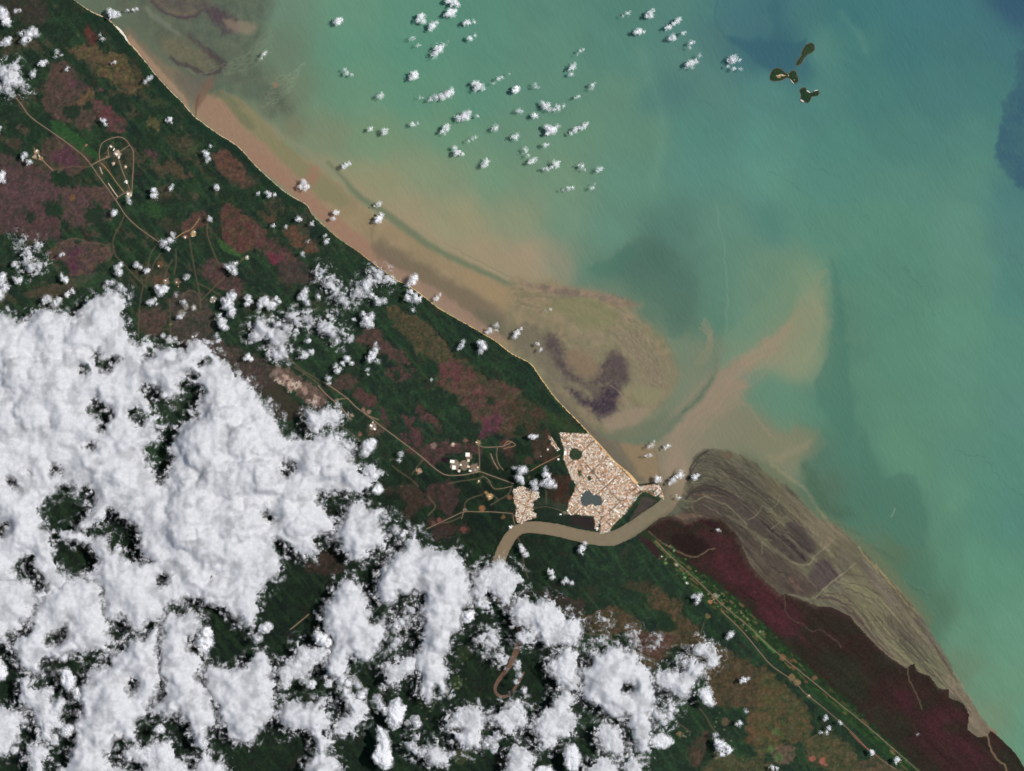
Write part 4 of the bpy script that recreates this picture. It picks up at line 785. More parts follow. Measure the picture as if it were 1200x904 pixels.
def ribbon(name, pts, wd, z, mat, parent=None, wob_=0.0, seed=0):
    """a strip of ground cover following a line; wd is one width or one per point"""
    S = smooth(pts, 4); n = len(S)
    w = np.interp(np.linspace(0, 1, n), np.linspace(0, 1, len(wd)), wd) if isinstance(wd, (list, tuple)) else np.full(n, wd)
    r = random.Random(seed); V = []; Fq = []
    for i, (x, y) in enumerate(S):
        a = S[max(i - 1, 0)]; b = S[min(i + 1, n - 1)]
        tx, ty = b[0] - a[0], b[1] - a[1]; L = math.hypot(tx, ty) or 1
        nx, ny = -ty / L, tx / L
        wl = w[i] / 2 * (1 + wob_ * (r.random() - .5)); wr = w[i] / 2 * (1 + wob_ * (r.random() - .5))
        V += [P(x + nx * wl, y + ny * wl, z), P(x - nx * wr, y - ny * wr, z)]
        if i: k = 2 * i; Fq.append((k - 2, k - 1, k + 1, k))
    me = mesh_from(name, np.array(V, F32), np.array(Fq, np.int32), mat, smooth_=False)
    o = link(name, me, parent)
    return o

# ------------------------------------------------------------------ materials
def mat_new(name):
    m = bpy.data.materials.new(name); m.use_nodes = True
    nt = m.node_tree; nt.nodes.clear()
    return m, nt, nt.nodes, nt.links

def ground_mat(name, rough=0.9, spec=0.1, noise=((0.9, 0.25),), bump=0.0, bscale=1.0, stretch=None, attr="ground", flat=None, bdist=0.3):
    m, nt, N, L = mat_new(name)
    out = N.new('ShaderNodeOutputMaterial'); b = N.new('ShaderNodeBsdfPrincipled'); L.new(b.outputs[0], out.inputs[0])
    b.inputs['Roughness'].default_value = rough; b.inputs['Specular IOR Level'].default_value = spec
    if flat is None:
        c = N.new('ShaderNodeAttribute'); c.attribute_name = attr; c = c.outputs['Color']
    else:
        c_ = N.new('ShaderNodeRGB'); c_.outputs[0].default_value = (*lin(flat), 1); c = c_.outputs[0]
    g_ = N.new('ShaderNodeNewGeometry')
    for sc, amt in noise:
        nz = N.new('ShaderNodeTexNoise'); nz.inputs['Scale'].default_value = sc; nz.inputs['Detail'].default_value = 3; nz.inputs['Roughness'].default_value = 0.65
        L.new(g_.outputs['Position'], nz.inputs['Vector'])
        mr_ = N.new('ShaderNodeMapRange'); mr_.inputs[1].default_value = 0.25; mr_.inputs[2].default_value = 0.75
        mr_.inputs[3].default_value = 1 - amt; mr_.inputs[4].default_value = 1 + amt
        L.new(nz.outputs['Fac'], mr_.inputs[0])
        vm = N.new('ShaderNodeVectorMath'); vm.operation = 'SCALE'
        L.new(c, vm.inputs[0]); L.new(mr_.outputs[0], vm.inputs['Scale']); c = vm.outputs[0]
    L.new(c, b.inputs['Base Color'])
    if bump:
        vec = g_.outputs['Position']
        if stretch:
            mp = N.new('ShaderNodeMapping'); mp.inputs['Rotation'].default_value = (0, 0, R(stretch[0])); L.new(vec, mp.inputs['Vector'])
            m2 = N.new('ShaderNodeMapping'); m2.inputs['Scale'].default_value = (stretch[1], stretch[2], 1)
            L.new(mp.outputs[0], m2.inputs['Vector']); vec = m2.outputs[0]
        nz = N.new('ShaderNodeTexNoise'); nz.inputs['Scale'].default_value = bscale; nz.inputs['Detail'].default_value = 3
        L.new(vec, nz.inputs['Vector'])
        bp = N.new('ShaderNodeBump'); bp.inputs['Strength'].default_value = bump; bp.inputs['Distance'].default_value = bdist
        L.new(nz.outputs['Fac'], bp.inputs['Height']); L.new(bp.outputs[0], b.inputs['Normal'])
    return m

M_SEA = ground_mat("silty_sea_water", 0.55, 0.12, ((0.5, 0.02),), 0.5, 0.28, (153, 1.0, 0.35), bdist=0.6)
M_RIVER = ground_mat("brown_river_water", 0.5, 0.12, ((0.6, 0.04),))
M_FLAT = ground_mat("wet_mud", 0.6, 0.15, ((0.9, 0.12), (0.35, 0.06)))
M_LAND = ground_mat("savanna_soil", 0.95, 0.05, ((0.9, 0.20), (0.25, 0.10)))
M_FOREST = ground_mat("rainforest_canopy", 0.95, 0.05, ((1.1, 0.30), (0.3, 0.12)), 0.5, 1.3, bdist=0.4)
M_MANG = ground_mat("mangrove_canopy", 0.95, 0.05, ((1.1, 0.16), (0.25, 0.08)), 0.3, 1.3, bdist=0.3)
M_ROAD = {'tan': ground_mat("laterite_road", 0.95, 0.05, ((0.8, 0.2),), flat=(140, 118, 96)), 'pink': ground_mat("pink_gravel_road", 0.95, 0.05, ((0.8, 0.25),), flat=(148, 116, 98)),
          'orange': ground_mat("sandy_road", 0.95, 0.05, ((0.8, 0.25),), flat=(152, 120, 82)), 'pale': ground_mat("pale_gravel_strip", 0.95, 0.05, ((0.8, 0.25),), flat=(205, 178, 156)),
          'track': ground_mat("earth_track", 0.95, 0.05, ((0.8, 0.25),), flat=(92, 83, 64)), 'red': ground_mat("red_earth_road", 0.95, 0.05, ((0.8, 0.25),), flat=(150, 84, 70))}
M_SAND = ground_mat("beach_sand", 0.95, 0.05, ((0.6, 0.15),), flat=(208, 180, 144))
M_GOLD = ground_mat("golden_sand", 0.95, 0.05, ((0.6, 0.12),), flat=(222, 182, 122))
M_LAKE = ground_mat("lake_water", 0.4, 0.2, ((0.5, 0.05),), flat=(70, 78, 76))
M_ROCK = ground_mat("shore_rock", 0.95, 0.05, ((2.0, 0.35),), flat=(92, 84, 74))
M_SCRUB = ground_mat("bare_scrub", 0.95, 0.05, ((2.0, 0.3),), flat=(150, 124, 92))

# ------------------------------------------------------------------ setting
relief = 0.10 * fbm(X, Y, 12, 3, 600)
zl = np.clip(np.minimum(sd_land, sd_riv + 0.3) * 0.12, -0.5, 0.22)
zl = (zl + np.where(zl > 0.2, relief, 0)).astype(F32)
tag(sheet("sea", sd_land < 4, np.zeros_like(X), A_SEA, M_SEA), "green sea stained brown by river mud along the coast", "sea", kind="structure")
zf = 0.03 + np.clip(sd_flat * 0.03, -0.06, 0.06)
tag(sheet("tidal_flat", (sd_flat > -1.6) & (sd_land < 5), zf, A_FLAT, M_FLAT), "striped grey brown mudflat east of the river mouth", "mudflat", kind="structure")
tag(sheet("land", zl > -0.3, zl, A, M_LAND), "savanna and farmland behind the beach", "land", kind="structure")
wm = sstep(802, 775, X)[..., None]
tag(sheet("river", (sd_riv < 1.5) & (X < 803), np.full_like(X, 0.02), A_SEA * (1 - wm) + A_RIV * wm, M_RIVER), "winding brown river meeting the sea beside the town", "river", kind="structure")
inm = sd_poly(MANG, X, Y)
okf = (sd_land > 0.8) & (sd_riv > 0.9)
off_flat = ~((sd_flat > -8) & (X > 785))
zc = zl + np.clip((FOR - 0.5) * 2.5, -0.3, 0.45) + 0.16 * fbm(X, Y, 3.5, 2, 610)
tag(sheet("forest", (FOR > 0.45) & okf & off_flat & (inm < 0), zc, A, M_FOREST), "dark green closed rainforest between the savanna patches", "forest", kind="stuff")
tag(sheet("mangrove", (FOR > 0.45) & okf & (inm >= -1), zl + 0.25 + 0.05 * fbm(X, Y, 3.5, 2, 615), A, M_MANG), "dark brown and wine red mangrove behind the mudflat", "mangrove", kind="stuff")
tag(ribbon("beach", COAST[:23], [0.9, 1.3, 1.0, 1.6, 2.4, 1.6, 1.0, 1.0, 1.1, 1.1, 1.0, 1.4, 1.0, 1.1, 1.0, 1.0, 0.8, 0.8, 0.7], 0.34, M_SAND, wob_=0.5), "thin pale sand beach between forest and brown water", "beach", kind="structure")
tag(ribbon("beach", COAST[22:], [0.5, 0.4, 0.5, 0.6, 0.9, 0.8, 0.9, 0.7, 0.9, 1.0, 1.1, 1.2, 1.4, 1.5, 1.6, 1.4, 1.5, 2.0, 3.2], 0.35, M_GOLD, wob_=0.5, seed=3), "golden town beach widening toward the river mouth", "beach", kind="structure")
tag(ribbon("beach", [(136, 31), (141, 36), (146, 43), (150, 50)], [1.5, 2.6, 2.6, 1.5], 0.37, ground_mat("white_sand", 0.95, 0.05, ((0.6, 0.1),), flat=(238, 224, 205)), wob_=0.4), "bright white sand bar on the upper beach", "beach", kind="structure")
for i, (pts, wd, kind) in enumerate(ROADS):
    tag(ribbon("road" if kind != 'track' else "track", pts, [wd * random.Random(i * 31 + j).uniform(.55, .95) for j in range(len(pts) * 2)], 0.60 + 0.004 * i, M_ROAD[kind], wob_=0.25, seed=i), kind="structure")
# lake in the town
def flat_poly(name, pts, z, mat):
    S = smooth(pts, 3, True)
    bm = bmesh.new(); f = bm.faces.new([bm.verts.new(P(x, y, z)) for x, y in S][::-1]); bmesh.ops.triangulate(bm, faces=[f])
    me = bpy.data.meshes.new(name); bm.to_mesh(me); bm.free(); me.materials.append(mat)
    return link(name, me)
tag(flat_poly("lake", LAKE, 0.46, M_LAKE), "grey two lobed lake inside the town", "lake", kind="structure")

# ------------------------------------------------------------------ islands
I = lambda *v: Q(890, 40, 10.05, *v)
def island(label, pts, colour, sands, hill, tilt):
    root = bpy.data.objects.new("island", None); COL.objects.link(root)
    cx_ = sum(p[0] for p in pts) / len(pts); cy_ = sum(p[1] for p in pts) / len(pts)
    root.location = P(cx_, cy_, 0); tag(root, label, "island")
    S = smooth(pts, 3, True)
    gx = np.arange(min(p[0] for p in S) - 2, max(p[0] for p in S) + 2, 0.2).astype(F32); gy = np.arange(min(p[1] for p in S) - 2, max(p[1] for p in S) + 2, 0.2).astype(F32)
    xx, yy = np.meshgrid(gx, gy)
    sd = sd_poly(S, xx + 0.3 * fbm(xx, yy, 1.5, 3, 701), yy + 0.3 * fbm(xx, yy, 1.5, 3, 704))
    c = np.empty(xx.shape + (3,), F32); c[:] = colour
    c *= (1 + 0.3 * fbm(xx, yy, 1.6, 3, 708))[..., None]
    t = sstep(0.9, 0.2, sd)[..., None]; c = c * (1 - t) + np.array((70, 62, 52), F32) * t
    z1 = np.clip(sd * 0.35, -0.3, 9) ; z1 = np.where(sd > 0, hill * (1 - np.exp(-np.maximum(sd, 0) / 2.2)), -0.3) + 0.15 * fbm(xx, yy, 1.2, 3, 712) * (sd > 0.3)
    parts = [sheet("wooded_hill", sd > 0.15, z1.astype(F32), c, M_FOREST, xx, yy)]
    z2 = np.clip(0.10 + sd * 0.12, 0.015, 0.12)
    c2 = np.empty_like(c); c2[:] = (88, 84, 72); c2 *= (1 + 0.35 * fbm(xx, yy, 0.9, 2, 715))[..., None]
    parts.append(sheet("rocky_shore", (sd > -0.35 + 0.9 * fbm(xx, yy, 2.5, 3, 718)) & (sd < 1.0), z2.astype(F32), c2, M_FLAT, xx, yy))
    for sp, wd, mt in sands: parts.append(ribbon("sand_patch", sp, wd, hill * 0.95 + 0.35, mt, wob_=0.5, seed=int(sp[0][0])))
    for p_ in parts:
        p_.parent = root
        p_.location = (-root.location.x, -root.location.y, 0)
    return root
M_WSAND = ground_mat("white_beach", 0.9, 0.05, ((1.5, 0.15),), flat=(215, 208, 200)); M_TAN = ground_mat("cleared_ground", 0.95, 0.05, ((1.6, 0.35),), flat=(176, 150, 112))
island("long slender dark green island, farthest up in the group of three", I(430, 370, 440, 330, 465, 290, 490, 260, 500, 210, 530, 150, 570, 115, 620, 110, 648, 150, 640, 200, 600, 230, 560, 250, 520, 300, 490, 350, 460, 370), (50, 66, 45),
       [(I(600, 108, 625, 112, 645, 135, 650, 160), [.3, .5, .5, .3], M_ROCK)], 0.9, 0)
island("twin lobed island with tan cleared ground and buildings on its western hill", I(125, 490, 150, 430, 200, 402, 250, 410, 285, 440, 330, 470, 350, 465, 380, 432, 430, 442, 442, 485, 462, 545, 440, 575, 405, 588, 380, 570, 360, 530, 330, 515, 290, 530, 250, 548, 180, 555, 132, 545, 120, 515), (42, 62, 41),
       [(I(195, 490, 225, 495, 255, 485, 285, 490, 310, 492), [1.0, 2.2, 2.6, 1.6, .8], M_TAN), (I(215, 515, 250, 515), [.8, .9], M_TAN), (I(335, 480, 345, 500), [1, 1], M_TAN), (I(362, 535, 385, 565, 405, 585), [.4, 1.0, .7], M_WSAND), (I(402, 545, 415, 540), [.6, .6], M_TAN)], 1.1, 0)
island("triangular island with white beaches and a spur to the east", I(475, 660, 530, 630, 560, 660, 600, 692, 640, 680, 690, 662, 703, 690, 690, 725, 650, 735, 612, 742, 600, 780, 570, 815, 530, 800, 490, 800, 478, 780, 490, 730), (40, 60, 41),
       [(I(555, 668, 575, 678, 595, 692), [.8, 1.6, .7], M_WSAND), (I(645, 672, 670, 665, 690, 662), [.6, 1.0, .6], M_WSAND), (I(482, 776, 500, 786, 525, 798), [1.0, 1.9, .9], M_WSAND)], 1.0, 0)

# ------------------------------------------------------------------ buildings
def paint_mat(name, c, rough=0.7): return ground_mat(name, rough, 0.15, ((3.0, 0.12),), flat=c)
ROOFS = {'white': paint_mat("white_metal_roof", (255, 248, 236)), 'cream': paint_mat("cream_roof", (236, 218, 190)), 'orange': paint_mat("orange_tile_roof", (214, 150, 108)),
         'brown': paint_mat("rusty_brown_roof", (134, 84, 70)), 'grey': paint_mat("grey_metal_roof", (150, 146, 140))}
M_WALL = paint_mat("pale_house_wall", (205, 195, 180))
def house_bm(bm, x, y, z, l, w, h, ang, gable=0.35, m_wall=0, m_roof=1):
    ca, sa = math.cos(ang), math.sin(ang)
    def v(a, b, c): return bm.verts.new((x + a * ca - b * sa, y + a * sa + b * ca, z + c))
    hl, hw = l / 2, w / 2
    B = [v(-hl, -hw, 0), v(hl, -hw, 0), v(hl, hw, 0), v(-hl, hw, 0)]
    T_ = [v(-hl, -hw, h), v(hl, -hw, h), v(hl, hw, h), v(-hl, hw, h)]
    rg = [v(-hl, 0, h + w * gable), v(hl, 0, h + w * gable)]
    for i in range(4): bm.faces.new((B[i], B[(i + 1) % 4], T_[(i + 1) % 4], T_[i])).material_index = m_wall
    bm.faces.new((T_[0], T_[1], rg[1], rg[0])).material_index = m_roof; bm.faces.new((T_[2], T_[3], rg[0], rg[1])).material_index = m_roof
    bm.faces.new((T_[1], T_[2], rg[1])).material_index = m_wall; bm.faces.new((T_[3], T_[0], rg[0])).material_index = m_wall
def house_mesh(name, roof, l, w, h, gable):
    bm = bmesh.new(); house_bm(bm, 0, 0, 0, l, w, h, 0, gable)
    me = bpy.data.meshes.new(name); bm.to_mesh(me); bm.free(); me.materials.append(M_WALL); me.materials.append(roof); return me
HM = {k: house_mesh("house_" + k, ROOFS[k], 1, 1, 1, 0.16) for k in ROOFS}
rng = random.Random(77)
lots = []
def inside(p, poly_):
    x, y = p; c = False; n = len(poly_)
    for i in range(n):
        x1, y1 = poly_[i]; x2, y2 = poly_[(i + 1) % n]
        if (y1 > y) != (y2 > y) and x < (x2 - x1) * (y - y1) / (y2 - y1) + x1: c = not c
    return c
def fill(poly_, ang0, du, dv, weights, district, skip=0.12, k=1.0):
    x0 = sum(p[0] for p in poly_) / len(poly_); y0 = sum(p[1] for p in poly_) / len(poly_)
    ca, sa = math.cos(ang0), math.sin(ang0)
    for iu in range(-60, 61):
        for iv in range(-60, 61):
            if (iu % 14 == 0 or iv % 18 == 0) and rng.random() < .9: continue               # streets
            u = iu * du + rng.uniform(-.15, .15); v = iv * dv + rng.uniform(-.12, .12)
            x = x0 + u * ca - v * sa; y = y0 + u * sa + v * ca
            if not inside((x, y), poly_) or inside((x, y), LAKE) or any(inside((x, y), q) for q in PARKS): continue
            if rng.random() < skip: continue
            kind = rng.choices(list(ROOFS), weights)[0]
            s = rng.uniform(0.7, 1.25) * k
            lots.append((x, y, s * rng.uniform(.85, 1.35), s * rng.uniform(.65, .95), ang0 + (math.pi / 2 if rng.random() < .35 else 0) + rng.uniform(-.06, .06), kind, district))
fill(TOWN, R(48), 1.75, 1.5, (48, 20, 28, 2, 2), "main", 0.06, 1.14)
fill(TOWN2, R(20), 1.7, 1.5, (56, 32, 6, 2, 4), "west", 0.08, 1.1)
fill(TOWN3, R(58), 1.5, 1.2, (50, 30, 12, 4, 4), "north")
# the larger blocks stand out: bigger footprints here and there
big = []
for i in range(70):
    for _ in range(30):
        x, y = rng.uniform(655, 778), rng.uniform(508, 625)
        if inside((x, y), TOWN) and not inside((x, y), LAKE) and not any(inside((x, y), q) for q in PARKS) and all(math.hypot(x - b[0], y - b[1]) > 3.4 for b in big): break
    else: continue
    big.append((x, y, rng.uniform(1.6, 3.0), rng.uniform(1.1, 1.8), R(48) + (math.pi / 2 if rng.random() < .5 else 0), rng.choices(list(ROOFS), (62, 16, 12, 4, 6))[0], "main"))
lots = [l for l in lots if all(math.hypot(l[0] - b[0], l[1] - b[1]) > 1.7 for b in big)] + big
lots.sort(key=lambda l: -l[2] * l[3])
HL = {("main", 'white'): "small white roofed house in the dense blocks of the river mouth town", ("main", 'cream'): "small cream roofed house in the dense blocks of the river mouth town",
      ("main", 'orange'): "small orange roofed house in the dense blocks of the river mouth town", ("main", 'brown'): "small rust brown roofed house in the river mouth town", ("main", 'grey'): "small grey roofed house in the river mouth town",
      ("west", 'white'): "white roofed house in the small detached district above the river bend", ("west", 'cream'): "cream roofed house in the small detached district above the river bend", ("west", 'orange'): "orange roofed house in the small detached district above the river bend",
      ("west", 'brown'): "rust brown roofed house in the detached district above the river bend", ("west", 'grey'): "grey roofed house in the detached district above the river bend"}
for k in ROOFS: HL[("north", k)] = k + " roofed house in the narrow row off the northwest corner of the town"
def put_house(x, y, l, w, ang, kind, label, cat="house", group=None, h=None, z=0.30, name="house"):
    o = bpy.data.objects.new(name, HM[kind]); COL.objects.link(o)
    o.location = P(x, y, z); o.rotation_euler = (0, 0, -ang); o.scale = (l, w, h or 0.22)
    return tag(o, label, cat, group)
for x, y, l, w, ang, kind, d in lots[:300]:
    put_house(x, y, l, w, ang, kind, HL[(d, kind)], "house", {"main": "houses of the river mouth town", "west": "houses of the detached district", "north": "houses of the narrow row"}[d] + ", " + kind + " roofs")
bm = bmesh.new(); kinds = list(ROOFS)
for x, y, l, w, ang, kind, d in lots[300:]:
    p_ = P(x, y, 0.30); house_bm(bm, p_[0], p_[1], p_[2], l, w, 0.2, -ang, 0.3, 0, 1 + kinds.index(kind))
me = bpy.data.meshes.new("houses"); bm.to_mesh(me); bm.free(); me.materials.append(M_WALL)
for k in kinds: me.materials.append(ROOFS[k])
tag(link("houses", me), "the smallest house roofs filling the town blocks", "houses", kind="stuff")
# town streets
M_ST = ground_mat("town_street", 0.9, 0.1, ((0.9, 0.2),), flat=(128, 112, 100)); M_STD = ground_mat("asphalt_street", 0.9, 0.1, ((0.9, 0.15),), flat=(84, 78, 74))
STREETS = [([(662, 524), (668, 540), (672, 552), (676, 566), (684, 573), (692, 574), (702, 578), (708, 586)], .8, M_ST), ([(690, 510), (702, 527), (716, 545), (732, 560), (744, 571)], .6, M_ST), ([(683, 540), (694, 552), (704, 566), (716, 580), (726, 596)], .7, M_STD),
           ([(694, 536), (684, 550), (676, 560)], .6, M_ST), ([(744, 572), (732, 584), (722, 596), (712, 610), (706, 622)], .7, M_ST), ([(706, 536), (696, 550), (690, 560)], .6, M_STD), ([(720, 546), (708, 560), (700, 572)], .6, M_ST), ([(664, 603), (680, 604), (697, 606)], .6, M_ST), ([(750, 575), (760, 571), (770, 572), (776, 580)], .6, M_ST)]
def grid_streets(poly_, ang0, du, dv, nu, nv):
    x0 = sum(p[0] for p in poly_) / len(poly_); y0 = sum(p[1] for p in poly_) / len(poly_); ca, sa = math.cos(ang0), math.sin(ang0)
    for ax, n, d in ((0, nu, du), (1, nv, dv)):
        for k in range(-8, 9, 2):
            run = []
            for t in range(-90, 91):
                u, v = (k * n * d, t * 1.5) if ax == 0 else (t * 1.5, k * n * d)
                p = (x0 + u * ca - v * sa, y0 + u * sa + v * ca)
                if inside(p, poly_) and not inside(p, LAKE) and not any(inside(p, q) for q in PARKS): run.append(p)
                else:
                    if len(run) > 5: STREETS.append(([run[0], run[len(run) // 2], run[-1]], .42, M_ST))
                    run = []
grid_streets(TOWN, R(48), 1.75, 1.5, 7, 9)
for pts, wd, mt in STREETS: tag(ribbon("street", pts, wd, 0.47, mt, seed=5), kind="structure")
# single buildings that stand out
BIG = [(530, 541, 5.2, 3.6, 0.1, 'white', "largest white warehouse on the left side of the industrial estate"), (532, 548, 4.2, 4.6, 0.1, 'white', "square white warehouse below the largest one in the industrial estate"), (548, 533, 5.0, 4.6, 0.05, 'white', "white block of a warehouse at the top of the industrial estate"),
       (549, 547, 3.2, 2.6, 0.3, 'cream', "cream warehouse in the middle row of the industrial estate"), (551, 552, 3.0, 2.2, 0.3, 'white', "white shed at the lower edge of the industrial estate"), (557, 551, 2.8, 2.4, 0.3, 'grey', "grey shed at the right end of the industrial estate"), (538, 552, 2.8, 3.2, 0.1, 'cream', "cream shed left of the gap in the industrial estate"), (549, 540, 2.8, 3.0, 0.1, 'cream', "cream shed under the upper white warehouse of the industrial estate"), (560, 548, 2.0, 1.8, 0.3, 'cream', "tiny cream shed at the far right of the industrial estate"), (540, 545, 2.2, 2.0, 0.1, 'white', "small white shed between the two halves of the industrial estate"),
       (435, 499, 3.2, 2.4, 0.6, 'white', "white hall at the roadside depot beside the long straight road"), (439, 503, 3.0, 2.0, 0.6, 'white', "lower white hall at the roadside depot beside the long straight road"), (437, 495, 1.6, 1.4, 0.6, 'cream', "small cream hut at the roadside depot beside the long straight road"),
       (136.5, 181, 3.0, 2.4, 0.8, 'white', "white assembly building in the middle of the ringed launch complex"), (139.5, 184.5, 2.2, 3.0, 0.2, 'cream', "cream hall right of the assembly building in the ringed launch complex"), (133.5, 175.5, 1.2, 3.0, 0.5, 'white', "narrow white building leading up from the launch complex hub"), (130.2, 172, 1.8, 1.6, 0.5, 'white', "white pad building at the top tip of the ringed launch complex"), (133.6, 192, 1.6, 1.6, 0, 'cream', "pale pink building alone below the launch complex hub"), (147.5, 195.8, 2.2, 1.8, 0.4, 'cream', "cream building in a bare clearing right of the launch complex hub"),
       (148.3, 213.5, 1.6, 4.2, -0.35, 'white', "long white building on the road down from the launch complex"), (150, 227.5, 2.2, 2.6, 0.2, 'white', "white hall at the lower gate of the launch complex"), (153.5, 229, 2.0, 1.8, 0.2, 'cream', "cream hall at the lower gate of the launch complex"),
       (228, 272, 2.2, 1.2, -0.6, 'white', "white building in the bright sandy yard of the eastern launch site"), (226, 277, 1.4, 1.2, -0.6, 'cream', "cream building in the bright sandy yard of the eastern launch site"), (217, 278.5, 1.4, 1.8, -0.3, 'white', "white building just left of the bright sandy yard"), (290, 301.5, 1.6, 1.4, 0, 'white', "white hut at the end of a straight track in open savanna"),
       (249, 349, 1.8, 1.6, .3, 'white', "upper white store of the loop road magazine area"), (251.5, 353, 1.8, 1.6, .3, 'white', "lower right white store of the loop road magazine area"), (247.5, 354, 1.4, 1.2, .3, 'cream', "cream store of the loop road magazine area"), (227, 361, 1.8, 1.4, .3, 'white', "white store on the track under the loop road"), (226, 395, 1.6, 1.3, 0, 'white', "white hut at the end of a short track by the cloud bank"), (186, 312, 1.8, 1.4, .4, 'cream', "cream shed in a brown clearing beside cloud"), (194, 329, 1.8, 1.3, .4, 'white', "white shed in the works area south of the launch road"), (207, 331, 1.4, 1.6, .4, 'cream', "cream shed in the works area south of the launch road"), (209, 336, 1.4, 1.2, .4, 'orange', "orange roofed shed in the works area south of the launch road"),
       (531, 520.5, 2.0, 1.6, 0, 'cream', "pink cream building alone above the industrial estate"), (491, 552, 2.2, 1.8, .5, 'orange', "orange roofed building in a clearing off the long straight road"), (574, 582, 2.6, 1.4, .3, 'cream', "cream building in a golden sand clearing"), (598, 618, 4.0, 1.6, .65, 'white', "long white building beside the river bend"), (561, 564, 1.4, 2.2, 0, 'cream', "cream building below the industrial estate road"), (558.5, 518.5, 2.2, 1.4, .4, 'cream', "cream building at the west end of the racecourse tracks"),
       (724, 600, 4.6, 1.6, .5, 'white', "long white market hall in the lower right of the town"), (721, 598, 1.6, 2.4, .5, 'white', "white block joined to the long market hall in the town"), (665, 525, 4.5, 2.8, -.6, 'grey', "large grey roof at the northwest corner of the town"), (662.5, 531, 3.0, 4.6, .1, 'white', "large white roof beside the wooded park of the town"), (716, 544, 3.4, 2.6, R(48), 'white', "large white roof behind the middle of the town beach"), (657, 603, 2.2, 1.6, 0, 'white', "white building at the lower left edge of town by the marsh"), (700, 620, 2.4, 4.0, 0, 'white', "white port shed on the river bank strip below the town"),
       (774, 573, 1.6, 1.4, .3, 'white', "white building on the tip of the river mouth point"), (776.5, 579, 1.4, 1.8, .2, 'orange', "orange roofed building on the tip of the river mouth point"), (769, 570, 1.6, 1.2, .3, 'cream', "cream building at the neck of the river mouth point"),
       (913.3, 88.5, .9, .7, .2, 'white', "white building on the cleared hilltop of the twin lobed island"), (911, 90.5, .8, .6, .2, 'orange', "orange roofed building on the cleared hilltop of the twin lobed island"), (917.2, 88.3, 1.2, .7, .1, 'white', "white building at the east end of the cleared hilltop on the twin lobed island"),
       (804.6, 683.5, 1.4, 1.2, .7, 'white', "white farm building among gardens of the beach ridge"), (838.5, 698.5, 2.2, 1.8, .7, 'grey', "grey shed beside a field on the beach ridge"), (948, 815.5, 1.8, 1.2, .7, 'cream', "cream building beside the road along the beach ridge"), (775.5, 652.5, 1.1, 1.0, .7, 'white', "white cottage at the upper end of the beach ridge"),
       (642, 527, 1.8, 1.6, .3, 'white', "white building between the savanna and the detached district"), (634, 535, 1.6, 1.2, .3, 'grey', "grey building in scrub left of the town"), (654.5, 538.5, 2.6, 2.2, .4, 'white', "white building where the orange road enters the town"), (43, 177, 1.5, 2.4, .5, 'white', "white shed at the far end of the pink side road"), (46, 183, 1.0, 3.0, -.5, 'cream', "cream shed along the pink side road")]
for b in BIG:
    isl = b[0] > 900 and b[1] < 120
    put_house(b[0], b[1], b[2], b[3], b[4], b[5], b[6], "building" if b[2] > 1.5 else "hut", None, 0.32 if b[2] > 2 else 0.25, 1.35 if isl else 0.42, "warehouse" if 'warehouse' in b[6] or 'shed' in b[6] else "building")
# garden trees between the houses: too many and too small to count
bm = bmesh.new()
for i in range(1000):
    x, y = rng.uniform(600, 780), rng.uniform(505, 627)
    if not (inside((x, y), TOWN) or inside((x, y), TOWN2)) or inside((x, y), LAKE): continue
    p_ = P(x, y, 0.42); r_ = rng.uniform(0.2, 0.55)
    ring = [bm.verts.new((p_[0] + r_ * rng.uniform(.6, 1.2) * math.cos(a * 1.0472), p_[1] + r_ * rng.uniform(.6, 1.2) * math.sin(a * 1.0472), p_[2])) for a in range(6)]
    top = bm.verts.new((p_[0], p_[1], p_[2] + r_ * .9))
    for a in range(6): bm.faces.new((ring[a], ring[(a + 1) % 6], top))
me = bpy.data.meshes.new("garden_trees"); bm.to_mesh(me); bm.free(); me.materials.append(paint_mat("garden_foliage", (44, 62, 40)))
tag(link("garden_trees", me), "dark green garden trees dotted between the town roofs", "trees", kind="stuff")
# ------------------------------------------------------------------ clouds
def cloud_mat():
    m, nt, N, L = mat_new("cumulus")
    out = N.new('ShaderNodeOutputMaterial'); mix = N.new('ShaderNodeMixShader'); tr = N.new('ShaderNodeBsdfTransparent')
    m2 = N.new('ShaderNodeBsdfPrincipled'); m2.inputs['Base Color'].default_value = (0.68, 0.68, 0.685, 1); m2.inputs['Roughness'].default_value = 1.0; m2.inputs['Specular IOR Level'].default_value = 0.0
    m2.subsurface_method = 'BURLEY'; m2.inputs['Subsurface Weight'].default_value = 1.0; m2.inputs['Subsurface Radius'].default_value = (1, 1, 1); m2.inputs['Subsurface Scale'].default_value = 4.0
    a = N.new('ShaderNodeAttribute'); a.attribute_name = 'cover'
    L.new(a.outputs['Fac'], mix.inputs[0]); L.new(tr.outputs[0], mix.inputs[1]); L.new(m2.outputs[0], mix.inputs[2])
    L.new(mix.outputs[0], out.inputs[0])
    return m
M_CLOUD = cloud_mat()
_cs = [0]
